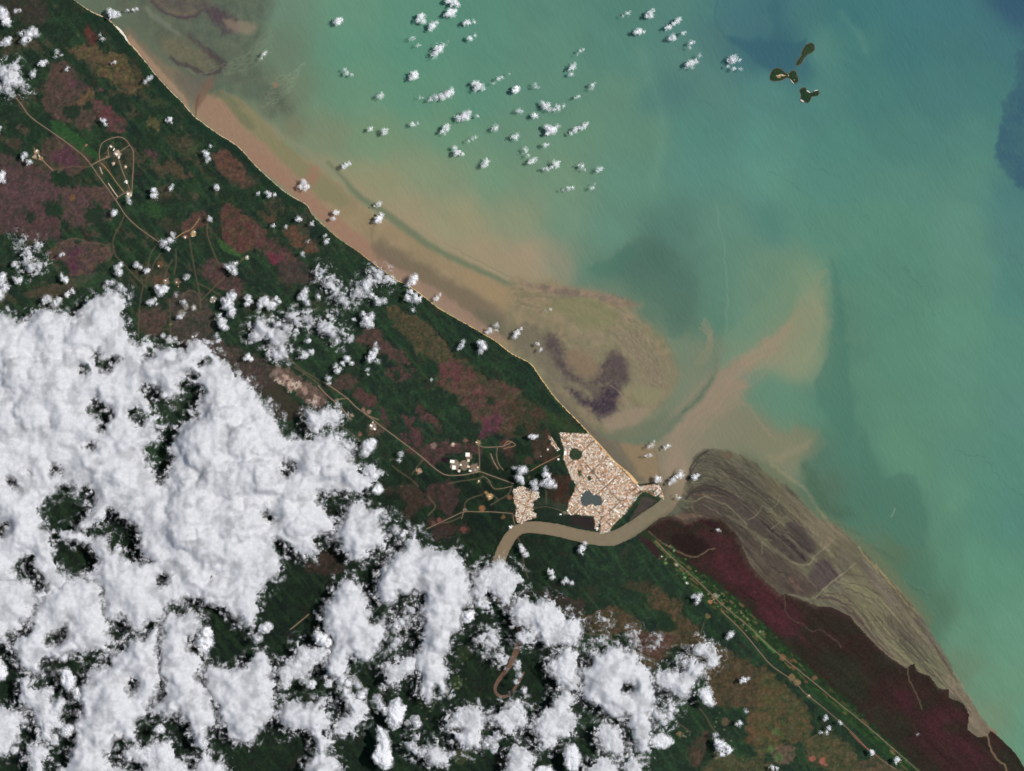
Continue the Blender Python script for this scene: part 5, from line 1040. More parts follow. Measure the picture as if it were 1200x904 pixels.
def cloud(label, blobs=(), polys=(), holes=(), hs=None, H=None, base=12.0, wisp=0.0, group=None, amp=1.0, step=None, domes=(), grow=0.0):
    _cs[0] += 1; sd_ = 1000 + 13 * (_cs[0] % 60)
    allp = [(b[0] + s_ * b[2], b[1] + s_ * b[2]) for b in blobs for s_ in (-1, 1)] + [p for q in polys for p in q]
    x0, x1 = min(p[0] for p in allp), max(p[0] for p in allp); y0, y1 = min(p[1] for p in allp), max(p[1] for p in allp)
    size = min(x1 - x0, y1 - y0)
    big = size > 60
    step = step or (0.9 if big else 0.6 if size > 24 else 0.42)
    pad = 12 if size > 24 else 5 if size > 20 else 3.5
    gx = np.arange(x0 - pad, x1 + pad + step, step).astype(F32); gy = np.arange(y0 - pad, y1 + pad + step, step).astype(F32)
    x, y = np.meshgrid(gx, gy)
    k = min(1.0, max(0.45, size / 30))
    ox = 37.7 * _cs[0]
    wx = x + k * (2.6 * fbm(x + ox, y, 13 * k, 2, sd_) + 1.1 * fbm(x + ox, y, 4.5, 2, sd_ + 3)); wy = y + k * (2.6 * fbm(x + ox, y, 13 * k, 2, sd_ + 6) + 1.1 * fbm(x + ox, y, 4.5, 2, sd_ + 9))
    if size > 24:
        kb = min(1.0, size / 60)
        wx = wx + kb * 5 * fbm(x + ox, y, 26, 3, sd_ + 60) + 2.2 * fbm(x + ox, y, 8, 3, sd_ + 63, 0.6); wy = wy + kb * 5 * fbm(x + ox, y, 26, 3, sd_ + 66) + 2.2 * fbm(x + ox, y, 8, 3, sd_ + 69, 0.6)
    s = np.full(x.shape, -99, F32)
    for b in blobs:
        s = np.maximum(s, b[2] - np.sqrt((wx - b[0]) ** 2 + (wy - b[1]) ** 2))
    for q in polys: s = np.maximum(s, sd_poly(smooth(q, 2, True), wx, wy))
    s = s + grow
    for q in holes: s = np.minimum(s, -sd_poly(smooth(q, 2, True), wx, wy))
    for q in (hs or ()): s = np.minimum(s, np.sqrt((wx - q[0]) ** 2 + (wy - q[1]) ** 2) - q[2])
    # billows, puffs and frayed edges at several sizes
    c1 = 0.55 - worley((x + ox) / (9 * k + 3), y / (9 * k + 3), sd_ % 200 + 1); c2 = 0.5 - worley((x + ox) / (3.8 * k + 1), y / (3.8 * k + 1), sd_ % 200 + 2)
    n = fbm(x + ox, y, 5.5 if size > 14 else 3.4, 5, sd_ + 20, 0.68)
    nf = fbm(x + ox, y, 1.7, 3, sd_ + 40, 0.7)
    n0 = fbm(x + ox, y, 14 * k + 2, 3, sd_ + 30)
    n9 = fbm(x + ox, y, 40, 3, sd_ + 50)
    sh = s + amp * k * (2.2 * c1 + (1.2 * c2 + 2.0 * n if size < 24 else 0) + 2.6 * n0)
    s2 = s + amp * k * (2.2 * c1 + 1.0 * c2 + (6.6 if size > 24 else 3.8) * n + 0.75 * nf + 2.8 * n0)
    # crisp towering sides in places, thin frayed veils in others
    soft = sstep(-0.35, 0.45, n0 + 0.6 * n)
    edge = (1.8 + 9.0 * soft * (0.3 + 0.7 * k)) if size > 24 else (1.6 + 7.0 * soft * (0.3 + 0.7 * k)) if size > 14 else (1.4 + 2.4 * soft)
    dens = sstep(-0.8, edge, s2 + 0.6 * nf)
    if size > 24:
        nv_ = fbm(x + ox, y, 9, 5, sd_ + 80, 0.65)
        dens = np.maximum(dens, sstep(0.02, 0.55, nv_ + 0.3 * nf) * sstep(-13, -1.0, s) * 0.85)
    if size > 24:       # thinner places let the dark ground through
        th = fbm(x + ox, y, 26, 4, sd_ + 95, 0.6)
        dens = dens * (1 - 0.15 * sstep(0.05, 0.6, th) - 0.02 * sstep(-0.2, 0.4, n))
    if wisp: dens = dens * (1 - wisp * sstep(-0.4, 0.4, n + 0.4 * nf))
    dens = 1 - np.sqrt(1 - np.clip(dens, 0, 1) * 0.9995)      # the light crosses an upper and a lower side
    H = H or min(22, 3.0 + 0.55 * size)
    Sc = 0.30 * min(size, 34) + 1.2
    if size < 24:
        prof = 1 - np.exp(-np.maximum(0.5 * (sh + s2), 0) / Sc)
        h = H * prof * (0.84 + 0.20 * n0 + 0.26 * c1) + prof * k * ((1.0 * c2 + 0.9 * n + 0.10 * nf) if size > 14 else (1.3 * c2 + 1.3 * n + 0.35 * nf))
    else:
        sm_ = 0.8 * sh + 0.2 * s2
        prof = 1 - np.exp(-np.maximum(sm_, 0) / Sc)
        ux = x + ox + 1.6 * fbm(x + ox, y, 7, 2, sd_ + 90); uy = y + 1.6 * fbm(x + ox, y, 7, 2, sd_ + 91); b3 = fbm(x + ox, y, 34, 2, sd_ + 92)
        b1 = 0.35 - worley(ux / 15, uy / 15, sd_ % 200 + 5) ** 2; b2 = 0.35 - worley(ux / 7, uy / 7, sd_ % 200 + 6) ** 2; b4 = 0.35 - worley(ux / 3.4, uy / 3.4, sd_ % 200 + 7) ** 2
        h = H * prof * (0.86 + 0.16 * n0 + (0.34 * n9 if big else 0)) + prof * (2.6 * b1 + 0.9 * b2 + 0.24 * b4 + 5.0 * b3) + 0.3 * dens
        for bl_, dh in domes:
            t_ = np.full(x.shape, -99, F32)
            for b in bl_: t_ = np.maximum(t_, b[2] - np.sqrt((wx + 2.5 * n - b[0]) ** 2 + (wy + 2.5 * n - b[1]) ** 2))
            h = h + dh * prof * (1 - np.exp(-np.maximum(t_ + 2 * b1, 0) / 6.5))
        for _r in ((1, 2) if big else (1, 1)):
            hp = np.pad(h, _r, mode='edge')
            h = (hp[_r:-_r, :-2 * _r] + hp[_r:-_r, 2 * _r:] + hp[:-2 * _r, _r:-_r] + hp[2 * _r:, _r:-_r] + 2 * h) / 6
        h = h + prof * (0.36 * b4 + 0.12 * n)
    h = np.maximum(h, 0.0) + 0.02
    keep = dens > 0.004
    if not keep.any(): return None
    f = keep[:-1, :-1] | keep[1:, :-1] | keep[:-1, 1:] | keep[1:, 1:]
    idx = np.arange(x.size, dtype=np.int32).reshape(x.shape)
    q = np.stack([idx[1:, :-1][f], idx[1:, 1:][f], idx[:-1, 1:][f], idx[:-1, :-1][f]], 1)
    used = np.zeros(x.size, bool); used[q.ravel()] = True
    remap = np.cumsum(used).astype(np.int32) - 1
    q = remap[q]; nv = int(used.sum())
    xa = x.ravel()[used]; ya = y.ravel()[used]; ha = h.ravel()[used]; da = np.where(keep, dens, 0).ravel()[used]
    lo = base - 0.18 * ha
    cx_, cy_ = float(xa.mean()), float(ya.mean())
    top = np.stack([xa - cx_, cy_ - ya, ha], 1); bot = np.stack([xa - cx_, cy_ - ya, lo - base], 1)
    V = np.concatenate([top, bot]); Fq = np.concatenate([q, q[:, ::-1] + nv])
    me = mesh_from("cloud", V, Fq, M_CLOUD, extra={"cover": np.concatenate([da, da])})
    o = link("cloud", me); o.location = P(cx_, cy_, base)
    return tag(o, label, "cloud", group)

SEA_G, LAND_G, BANK_G = "small fair weather clouds over the sea", "scattered clouds over the land", "clouds of the great bank"
# --- over the sea
for lb, bl, wi in [
 ("lone small white cloud high over green water, far left of the other sea clouds", [(396, 26, 4.5), (399, 24, 3), (393, 27, 2)], .1),
 ("white cloud cut by the top edge, topmost of the vertical pair", [(531, 3, 5.5), (526, 2, 4), (536, 7, 3)], .05),
 ("white cloud just under the one cut by the top edge", [(529, 16, 5.5), (524, 18, 3), (533, 14, 3)], .05),
 ("lumpy white cloud upper left of the four near the top edge", [(494, 20, 4.5), (496, 26, 3.5), (490, 24, 3)], .1),
 ("small puff directly below the lumpy upper left cloud near the top edge", [(507, 31, 4.2), (504, 35, 2.5), (510, 28, 2.5)], .05),
 ("flat little cloud with a tail to the right, near the top edge", [(549, 27, 4), (556, 27, 2.5), (545, 28, 2.5)], .15),
 ("tiny round puff below the flat little cloud", [(551, 46.5, 3), (557, 42, 1.8)], .05),
 ("ragged tall white cloud, largest in the upper sea group", [(514, 58, 6), (510, 64, 4), (519, 54, 4.5), (522, 52, 2.5), (506, 67, 2)], .1),
 ("two faint wisps left of the ragged tall sea cloud", [(484, 46, 3), (489, 55, 2.2), (491, 54, 2), (481, 47, 1.5)], .6),
 ("rounded white puff left of the long sea cloud", [(485, 90, 5), (488, 86, 3), (482, 93, 3)], .05),
 ("thin hooked wisp over water, below the far left sea puff", [(404, 82, 2), (407, 86, 3), (412, 88, 2.3)], .45),
 ("grey little wisp alone between the hooked wisp and the long cloud", [(446, 113, 3.6), (448, 111, 2.5), (443, 114, 2)], .4),
 ("long white sea cloud with a bright right end", [(526, 111, 6), (530, 107, 4), (518, 114, 4.5), (511, 115, 4), (505, 117, 2.5)], .1),
 ("faint scrap at the left end of the long sea cloud", [(492, 115, 2.2), (496, 115, 1.5)], .6),
 ("plump white cloud right of the long sea cloud", [(560, 101, 6), (556, 98, 3.5), (566, 104, 3), (558, 106, 3)], .05),
 ("faint pair of wisps trailing right of the plump sea cloud", [(584, 93, 3.4), (589, 91, 2.4), (579, 98, 2), (597, 87, 2.5)], .5),
 ("bright white cloud with a left tail in the middle of the sea group", [(546, 136, 6), (549, 132, 3), (538, 139, 4), (543, 141, 3), (560, 137, 2.4)], .05),
 ("oval puff at lower left of the bright middle sea cloud", [(523, 151, 4.5), (519, 155, 3.2), (525, 148, 2.5)], .1),
 ("small grey puff, left of two side by side above the tan water", [(434, 152, 3.4), (437, 151, 2)], .4),
 ("small grey puff, right of two side by side above the tan water", [(451, 155, 4.6), (454, 153, 2.4), (449, 158, 2)], .35),
 ("tiny flat scrap midway between the two grey puffs and the oval puff", [(484, 146, 2.8), (490, 145, 1.8)], .35),
 ("low white puff below the oval puff of the sea group", [(536, 179, 4.6), (534, 174, 3), (542, 181, 2.2)], .15),
 ("small puff lowest in the middle sea group", [(569, 192, 4.2), (572, 189, 2.5), (566, 195, 2)], .2),
 ("pale wispy puff right of the bright middle sea cloud", [(580, 151, 4), (583, 149, 2.2), (576, 153, 2)], .4),
 ("thin streak of cloud below the pale wispy puff", [(549, 165, 2), (554, 163, 2.2), (558, 161, 1.6)], .6),
 ("small cloud over the edge of brown and green water, close to a dark green band", [(406, 194, 3.4), (409, 192, 2.5), (402, 196, 2)], .15),
 ("cloud with scattered bits over reddish brown water at the beach", [(357, 214, 3.8), (360, 219, 3.5), (353, 220, 3), (358, 223, 2.5)], .15),
 ("faint grey curl of cloud over murky water in the northwest", [(310, 65, 3.2), (312, 62, 2), (307, 69, 2)], .55),
 ("round white puff at the left of the lower sea group", [(605, 105, 4.6), (602, 107, 3)], .0),
 ("small white puff left of the thick cloud in the lower sea group", [(604, 161, 3.8), (607, 159, 2)], .1),
 ("grey white cloud above the thick cloud in the lower sea group", [(640, 125, 5), (636, 121, 3.5), (644, 129, 3)], .2),
 ("flattened puff right of the grey white cloud in the lower sea group", [(654, 127, 3.5), (660, 125, 2.2), (650, 130, 2.2)], .2),
 ("tiny bright puff between the grey white cloud and the thick cloud", [(627, 136, 3.2), (630, 138, 2)], .15),
 ("thick bright white cloud of the lower sea group with a dark shadow", [(645, 153, 6.5), (650, 152, 4.5), (641, 149, 4), (642, 157, 4), (653, 149, 3)], .0),
 ("longish puff right of the thick cloud of the lower sea group", [(674, 153, 4), (669, 157, 2.6), (678, 151, 2)], .2),
 ("upright puff at the far right end of the lower sea group", [(685, 148, 3.8), (688, 145, 2.4), (682, 151, 2)], .2),
 ("pale scrap above the small white puff of the lower sea group", [(608, 131, 3), (611, 132, 2)], .45),
 ("two small puffs one under the other in open green water", [(671, 79, 4), (674, 76, 2), (668, 82, 2), (669, 88, 2.6)], .2),
 ("faint speckled wisp over open green water", [(627, 101, 3.2), (630, 103, 2)], .65),
 ("thin slanting wisp above the two stacked small puffs", [(680, 61, 2.2), (684, 59, 1.8), (677, 64, 1.6)], .4),
 ("faint wisp right of the two stacked small puffs", [(694, 100, 3), (693, 105, 2.4), (697, 98, 1.6)], .55),
 ("very small white fleck with a dark shadow in open green water", [(678, 114, 2.2), (675, 115, 1.4)], .1),
 ("small cloud near the top edge, left of the eastern sea group", [(761, 18, 4.4), (757, 19, 3), (766, 14, 1.8)], .1),
 ("small flat cloud at the left end of the eastern sea group", [(749, 38, 4.2), (744, 39, 3), (755, 38, 2.2)], .15),
 ("bright small cloud in the middle of the eastern sea group", [(793, 26, 4), (790, 28, 2.8), (796, 23, 2)], .1),
 ("little puff touching lower left of the bright middle cloud of the eastern sea group", [(784, 32.5, 3), (780, 34, 2)], .1),
 ("small puff under the bright middle cloud of the eastern sea group", [(789, 45, 4), (785, 47, 2.6), (800, 40, 2.4)], .15),
 ("faint wisps above the lowest cloud of the eastern sea group", [(809, 52, 3), (812, 50, 2), (808, 57, 2)], .6),
 ("white cloud lowest in the eastern sea group", [(810, 75, 5.2), (815, 72, 3.5), (805, 77, 3.4), (819, 66, 2)], .1),
 ("white cloud nearest the three islands, wisps trailing under it", [(858, 71, 5), (862, 69, 3.5), (853, 72, 3), (866, 71, 2), (860, 81, 2.6), (867, 82, 2), (852, 79, 1.8)], .1),
 ("small fleck below the thick cloud of the lower sea group", [(639, 171, 2.8), (642, 170, 1.8)], .3),
 ("cluster of faint flecks at lower left of the thick sea cloud", [(616, 176, 3.4), (612, 180, 2), (619, 183, 2.2)], .5),
 ("small white puff below the cluster of faint flecks", [(624, 189, 3.2), (621, 191, 2.4), (627, 186, 2)], .2),
 ("bright small cloud in the lowest row of sea clouds", [(651, 193, 4), (655, 191, 2.4), (647, 196, 2.4)], .1),
 ("flat small cloud left of the bright one in the lowest row of sea clouds", [(641, 198.5, 2.8), (645, 197, 2), (637, 199, 1.6)], .2),
 ("thin grey wisp right of the bright one in the lowest row of sea clouds", [(682, 195, 3.4), (686, 200, 2), (678, 194, 2)], .6),
 ("small wisp at the right end of the lowest row of sea clouds", [(702, 199, 3.2), (706, 197, 2), (699, 201, 1.6)], .4),
 ("lowest faint streak of cloud over green water", [(666, 221, 3), (671, 220, 2), (660, 223, 2)], .4),
 ("pale wisp low over green water at the far right of the lowest row", [(694, 220, 2.6), (696, 217, 1.6)], .6),
 ("faint wisp near the top edge, left of the small cloud", [(735, 16, 3), (738, 15, 2), (730, 20, 1.8)], .6),
 ("small bright double puff on the dark green band in brown water", [(444, 257, 4.4), (447, 252, 3), (441, 260, 2)], .0),
 ("little puff just above the bright double puff over brown water", [(444, 240, 3), (440, 242, 1.8), (446, 238, 1.6)], .2),
 ("small white pair over brown water just off the wooded beach", [(394, 250, 3.2), (391, 257, 2.8), (397, 250, 2)], .05),
 ("pair of upright puffs over brown water near the beach", [(582, 381, 3.2), (582, 388, 2.6), (574, 387, 3.6), (571, 390, 2.4)], .1),
 ("faint pinkish smudge of cloud over brown shore water", [(513, 350, 3.2), (516, 346, 2), (509, 351, 2)], .6),
 ("ragged little cloud over the grey mud off the beach", [(606, 390, 3.8), (603, 394, 3), (611, 385, 2)], .15),
 ("tiny puff over the dark shoal near the beach", [(630, 404, 2.2), (634, 410, 1.8)], .1),
 ("tiny puff over tan water above the dark shoal", [(645, 363, 1.8), (639, 365, 1.4)], .2),
 ("small grey wisp over the channel north of the river mouth", [(764, 521, 3), (760, 524, 2), (767, 518, 1.8)], .5),
 ("tiny white puff over the brown river plume", [(783, 523, 2.4), (779, 525, 1.8)], .25),
 ("tiny white puff over tan water north of the river mouth point", [(762, 533, 2), (757, 535, 1.4)], .15),
 ("small white cloud touching the tip of the river mouth point", [(770, 562, 3.6), (773, 560, 2)], .1),
 ("double white cloud over the river mouth between point and mudflat", [(797, 556, 4.2), (789, 562, 4), (793, 559, 3), (785, 566, 2.4)], .0),
 ("small bright cloud at the tip of the mudflat", [(814, 559, 3.8), (817, 557, 2.4), (811, 560, 2)], .0),
 ("tiny wisp over the river channel under the double white cloud", [(796, 583, 2.2), (793, 580, 1.8)], .5),
]: cloud(lb, bl, wisp=min(0.8, wi * 1.25), group=SEA_G, base=14.0, H=4.5 + 0.35 * max(b[2] for b in bl), amp=1.5)
# --- over the land, north-west and centre
for lb, bl, wi in [
 ("chunky white cloud cut by the left edge near the top corner", [(5, 18, 8), (9, 26, 7), (2, 12, 5), (12, 30, 4)], .05),
 ("thin scrap right of the chunky cloud in the top left corner", [(19, 14, 3), (24, 12, 2.4)], .4),
 ("white lumpy cloud in the top left corner, lower right of the chunky one", [(35, 42, 8), (30, 48, 6), (42, 40, 6), (38, 35, 4), (26, 40, 3)], .05),
 ("small cloud on the left edge between the two larger corner clouds", [(9, 50, 6), (3, 52, 4), (13, 46, 3)], .3),
 ("big white cloud on the left edge with lumpy top, below the corner clouds", [(14, 92, 13), (5, 84, 9), (24, 98, 9), (10, 106, 7), (2, 104, 6), (18, 80, 7), (30, 102, 4)], .0),
 ("grey scrap touching the right side of the big left edge cloud", [(39, 88, 4.5), (42, 84, 3)], .35),
 ("slim white cloud above right of the big left edge cloud", [(51, 75, 4), (55, 73, 3), (47, 76, 2.6)], .1),
 ("faint ragged wisp above the slim white cloud", [(68, 61, 3.4), (72, 66, 2.6), (66, 67, 2)], .5),
 ("white cloud on the beach at the top with a purple shadow", [(134, 17, 5.5), (139, 18, 4), (129, 14, 4), (131, 20, 3.6)], .0),
 ("thin pair of flecks over water right of the beach cloud", [(161, 11, 2.8), (157, 13, 2), (150, 13, 1.8)], .2),
 ("tiny speck of cloud over dark forest below the beach cloud", [(121, 46, 2.6), (118, 42, 1.6)], .3),
 ("tiny white speck over the orange savanna near the beach", [(135, 74, 2.4), (131, 75, 1.5)], .2),
 ("tiny slanted speck over savanna, left of the orange savanna", [(79, 82, 2.2), (80, 80, 1.6)], .1),
 ("small puff over coastal forest, upper one of three in a line", [(175, 93, 3.8), (171, 97, 2.6), (178, 91, 2)], .1),
 ("small slanting puff above the ringed launch complex", [(122, 142, 3), (124, 146, 2.6), (120, 140, 1.8)], .05),
 ("small puff over coastal forest, middle one of three in a line", [(200, 141, 3.4), (202, 144, 2), (196, 142, 1.8)], .0),
 ("ragged upright cloud inland of the beach, lower one of three in a line", [(242, 181, 4.4), (245, 187, 3.2), (247, 172, 2.4), (239, 178, 2.6), (243, 190, 2)], .2),
 ("double puff beside the pink side road in the west", [(30, 182, 4), (35, 191, 4), (28, 186, 2.4)], .0),
 ("half cloud on the left edge level with the ringed launch complex", [(1, 209, 6), (4, 204, 4), (6, 213, 3)], .0),
 ("small cut cloud on the left edge above the half cloud", [(-1, 153, 3.4), (1, 150, 2)], .0),
 ("small bright puff with a black shadow, right of the launch complex gate", [(181, 224, 4), (181, 230, 4), (184, 228, 2.6)], .0),
 ("small faint puff right of the bright one by the launch complex gate", [(201, 221, 3), (203, 218, 2)], .2),
 ("bright little puff between the launch complex and the orange savanna", [(254, 219.5, 3.6), (256, 222, 2.4)], .0),
 ("faint white smudge over the gate road of the launch complex", [(152, 237, 3.6), (151, 232, 2.6)], .45),
 ("small cloud over purple savanna left of the main road", [(135, 249, 3.8), (133, 252, 2.6)], .2),
 ("tall white cloud of stacked lumps in the west above the bank", [(24, 283, 4.5), (32, 296, 6), (33, 304, 7), (36, 314, 8), (48, 311, 6.5), (46, 288, 5), (48, 293, 4)], .0),
 ("small puff left below the tall stacked cloud", [(18, 310, 4), (21, 313, 2.6)], .15),
 ("small puff under the tall stacked cloud", [(22, 330, 4.6), (26, 328, 3), (18, 327, 3)], .1),
 ("white streaky puff right of the tall stacked cloud, on purple savanna edge", [(76, 327, 4.4), (79, 330, 3.4), (73, 323, 3)], .0),
 ("tiny puff inside the purple savanna", [(72, 299.5, 2.8), (75, 298, 2.2)], .0),
 ("cloud cut by the left edge above the great bank", [(2, 330, 8), (6, 338, 7), (0, 346, 8), (4, 322, 5)], .0),
 ("bright double cloud on the bend of the main road", [(193, 286, 5), (200, 283, 4.4), (204, 277, 4), (198, 291, 3.4), (190, 283, 3)], .0),
 ("white cloud over straight tracks with black shadow to its left", [(272, 314, 6), (276, 319, 5), (267, 313, 4), (277, 309, 3.4)], .0),
 ("faint small cloud beside the eastern launch yard", [(246, 257, 3.6), (248, 259, 2)], .4),
 ("hazy upright cloud west of the works area", [(138, 314, 5), (140, 320, 5.4), (142, 311, 3.4)], .4),
 ("upper faint puff left of the works area", [(161, 311, 4.4), (165, 314, 3)], .25),
 ("lower white puff left of the works area", [(172, 318, 3.6), (175, 316, 2.4)], .1),
 ("faint scrap between the works area and the loop road", [(221, 325, 3.8), (217, 327, 2)], .5),
 ("plump white cloud over the works area", [(189, 342, 6.5), (194, 339, 5.4), (185, 338, 4)], .0),
 ("loose scraps of cloud hanging under the plump works area cloud", [(178, 354, 4.5), (182, 352, 3), (174, 356, 2.4), (184, 357, 2)], .3),
 ("small scrap of cloud left of the loop road", [(216, 355, 4), (219, 358, 2.6), (207, 346, 3.4)], .25),
 ("small puff low left of the loop road", [(211, 372, 4), (215, 369, 2.6), (229, 361, 2.4)], .1),
 ("big irregular white cloud right of the loop road", [(272, 348, 7), (268, 358, 8), (272, 366, 7), (264, 353, 5)], .0),
 ("smaller cloud right of the big irregular one", [(291, 350, 5), (290, 357, 4.4), (294, 354, 3)], .2),
 ("leaning cloud under the big irregular one", [(260, 378, 7), (264, 384, 5), (257, 371, 4), (254, 394, 4), (257, 400, 3.6)], .05),
 ("small puff over dark scrub under the cluster", [(291, 418, 4.6), (288, 421, 3), (295, 421, 3)], .0),
 ("faint scraps at the top edge of the great bank", [(199, 398, 5), (192, 394, 3.6), (206, 397, 3)], .35),
 ("white puffs fringing the bank top in the west", [(80, 345, 4.6), (86, 342, 3), (56, 352, 7), (66, 356, 6), (70, 353, 5)], .1),
 ("slanted cloud hugging the bank top", [(142, 337, 5), (146, 340, 4), (132, 331, 4.6), (126, 331, 3)], .1),
 ("tiny speck in forest close to the curved beach", [(350, 257, 3.4), (353, 258, 2.2)], .1),
 ("faint upright speck right of the tiny one near the curved beach", [(366, 263, 2.6), (367, 260, 1.6)], .3),
 ("two small puffs stacked in coastal forest", [(383, 284, 3.2), (382, 276, 2.4), (385, 281, 2)], .1),
 ("small scrap over orange savanna near the curved beach, left of two", [(320, 265, 2.4), (322, 264, 1.8)], .15),
 ("tiny dot over orange savanna near the curved beach, right of two", [(336, 266, 1.8)], .1),
 ("faint speck over forest strip inland of the stacked puffs", [(361, 284, 1.8), (362, 282, 1.4)], .4),
 ("small cloud over coast forest at the point where the beach turns", [(316, 229, 3.6), (322, 229, 2.6), (313, 226, 2.4), (303, 227, 2)], .15),
 ("faint fleck over the brown savanna strip inland", [(355, 298, 2.6), (357, 301, 1.6)], .4),
 ("long diagonal cloud in the middle, left limb of the large pair", [(376, 319, 6), (383, 328, 6), (388, 337, 8), (394, 342, 7), (402, 351, 8), (407, 356, 6), (375, 325, 5)], .0),
 ("long diagonal cloud in the middle, right limb of the large pair", [(440, 325, 8), (433, 330, 7), (428, 336, 9), (420, 343, 8), (416, 350, 6), (438, 316, 5), (445, 320, 7), (452, 327, 6), (456, 330, 4)], .1),
 ("dense puff below the right limb of the large pair", [(444, 354, 6), (450, 353, 5), (441, 350, 4), (436, 346, 4)], .1),
 ("cloud straddling the beach, two lobes joined", [(484, 329, 6), (487, 325, 4), (479, 333, 4), (482, 342, 5), (488, 350, 7), (478, 350, 5), (493, 349, 4), (484, 364, 3)], .05),
 ("small cloud hanging left of the long diagonal pair", [(358, 341, 5), (356, 348, 6), (361, 355, 4.4), (352, 350, 3.4)], .1),
 ("small scrap between the hanging cloud and the left limb", [(374, 348, 3.4)], .2),
 ("broad white cloud below, made of many round lumps", [(308, 385, 12), (318, 392, 10), (328, 398, 13), (332, 412, 11), (322, 414, 9), (300, 392, 8), (336, 385, 9), (326, 378, 7), (345, 370, 8), (351, 380, 8), (357, 376, 7), (362, 377, 5)], .0),
 ("pale cloud at the upper left of the broad lumpy cloud", [(311, 354, 8), (318, 358, 7), (306, 358, 6), (324, 351, 4), (327, 355, 3)], .05),
 ("solid rounded cloud right of the broad lumpy cloud", [(383, 384, 10), (388, 390, 9), (377, 383, 6), (389, 374, 5), (393, 400, 6), (404, 391, 5), (401, 388, 4)], .0),
 ("tiny bright dot of cloud between two larger puffs", [(415, 375, 2.4)], .0),
 ("chunky cloud right of the tiny bright dot", [(431, 376, 7), (436, 371, 5), (434, 382, 5), (427, 368, 4), (425, 380, 3.4)], .05),
 ("small faint scrap below the solid rounded cloud", [(410, 398, 4), (413, 395, 2.6)], .35),
 ("cloud trailing down from the broad lumpy cloud", [(357, 417, 6), (365, 412, 5), (353, 420, 4), (362, 400, 4)], .1),
 ("white cloud with a pointed top, over brown savanna in the middle", [(437, 417, 6), (441, 411, 4.4), (434, 421, 5), (441, 404, 3), (443, 424, 3)], .0),
 ("small flat cloud left of the pointed one", [(407, 421, 4.4), (412, 426, 3), (402, 426, 3)], .1),
 ("small cloud lower left of the small flat one", [(396, 435, 4), (394, 429, 3), (399, 432, 2.6)], .1),
 ("faint ragged cloud by the pale quarry", [(385, 444, 4), (386, 450, 3)], .3),
 ("faint fleck under the pointed cloud", [(431, 434, 3), (432, 438, 2)], .4),
 ("bright white cloud with black shadow in coastal forest", [(565, 405, 6), (569, 408, 4.4), (562, 402, 4), (564, 412, 4)], .0),
 ("faint small cloud left of the bright one in coastal forest", [(541, 405, 3.6), (543, 401, 3), (538, 409, 2.4)], .4),
 ("tiny dot of cloud over savanna behind the coastal forest", [(505, 446, 2)], .1),
 ("small white cloud over woods left of the town", [(625, 512, 4), (629, 511, 2.6), (620, 512, 2.4)], .0),
 ("tall cloud just above the detached district", [(611, 551, 6), (609, 560, 6), (615, 552, 4), (603, 548, 3), (612, 566, 3)], .0),
 ("pointed white cloud between the detached district and the town", [(641, 556, 5), (643, 566, 7), (636, 566, 5), (650, 570, 4), (640, 551, 3)], .0),
 ("grey veil at the left of the pointed cloud", [(626, 566, 5), (627, 572, 4)], .4),
 ("small cloud just south of the river with black shadow", [(682, 642, 4), (685, 637, 3), (680, 646, 3), (683, 649, 2)], .0),
 ("upright cloud beside the southern road across the river", [(612, 644, 4.4), (616, 650, 4), (610, 640, 3)], .1),
 ("small cloud in the forest south of the river", [(646, 671, 4), (648, 676, 3.4), (643, 668, 2.4)], .1),
 ("small cloud on forest edge, cut off from the southern group", [(664, 680, 3.6), (670, 683, 3), (660, 682, 2.6)], .3),
 ("tiny scrap over the wine red mangrove", [(841, 621, 2.2), (844, 622, 1.6)], .25),
 ("square bright cloud with black shadow on the garden ridge", [(817, 701, 5), (813, 698, 3.6), (820, 697, 4), (816, 706, 3)], .0),
 ("small hazy cloud on the savanna side of the garden ridge", [(855, 744, 4), (858, 742, 3), (852, 747, 2.4)], .15),
 ("small white cloud alone over brown southern savanna", [(872, 796, 4), (868, 798, 2.6), (876, 795, 2.4)], .05),
 ("faint small cloud below the lone one over southern savanna", [(867, 847, 4), (863, 849, 2.6), (874, 833, 3.4)], .3),
 ("pear shaped bright cloud at the bottom of the southern savanna", [(844, 873, 8), (852, 878, 6.4), (838, 861, 4), (840, 868, 5), (846, 884, 4)], .0),
 ("small cloud by the red clearings, upper of three", [(967, 840, 3), (966, 843, 2)], .1),
 ("small cloud by the red clearings, lower left of three", [(971, 853, 3), (968, 858, 2.4), (961, 858, 2.4)], .1),
 ("small faint cloud on the ridge road, right of three", [(984, 846, 3)], .3),
 ("bright little cloud on the red ridge road", [(1022, 882, 3.4), (1020, 880, 2.4)], .0),
 ("bright little cloud farthest down the garden ridge", [(1051, 890, 3.8), (1049, 893, 2.2)], .0),
 ("small cloud cut off in the bottom corner of the farmland", [(905, 899, 3.4), (910, 900, 2.4)], .1),
 ("tiny speck over the dark mangrove in the southeast", [(1075, 860, 1.8)], .3),
 ("faint green white puff over forest by the long straight road", [(470, 532, 4), (468, 540, 3)], .5),
]: cloud(lb, [(b_[0], b_[1], b_[2] * 0.96) for b_ in bl], wisp=min(0.7, wi + 0.05), group=LAND_G, base=15.0 if max(b[2] for b in bl) < 6 else 18.0, amp=1.05)
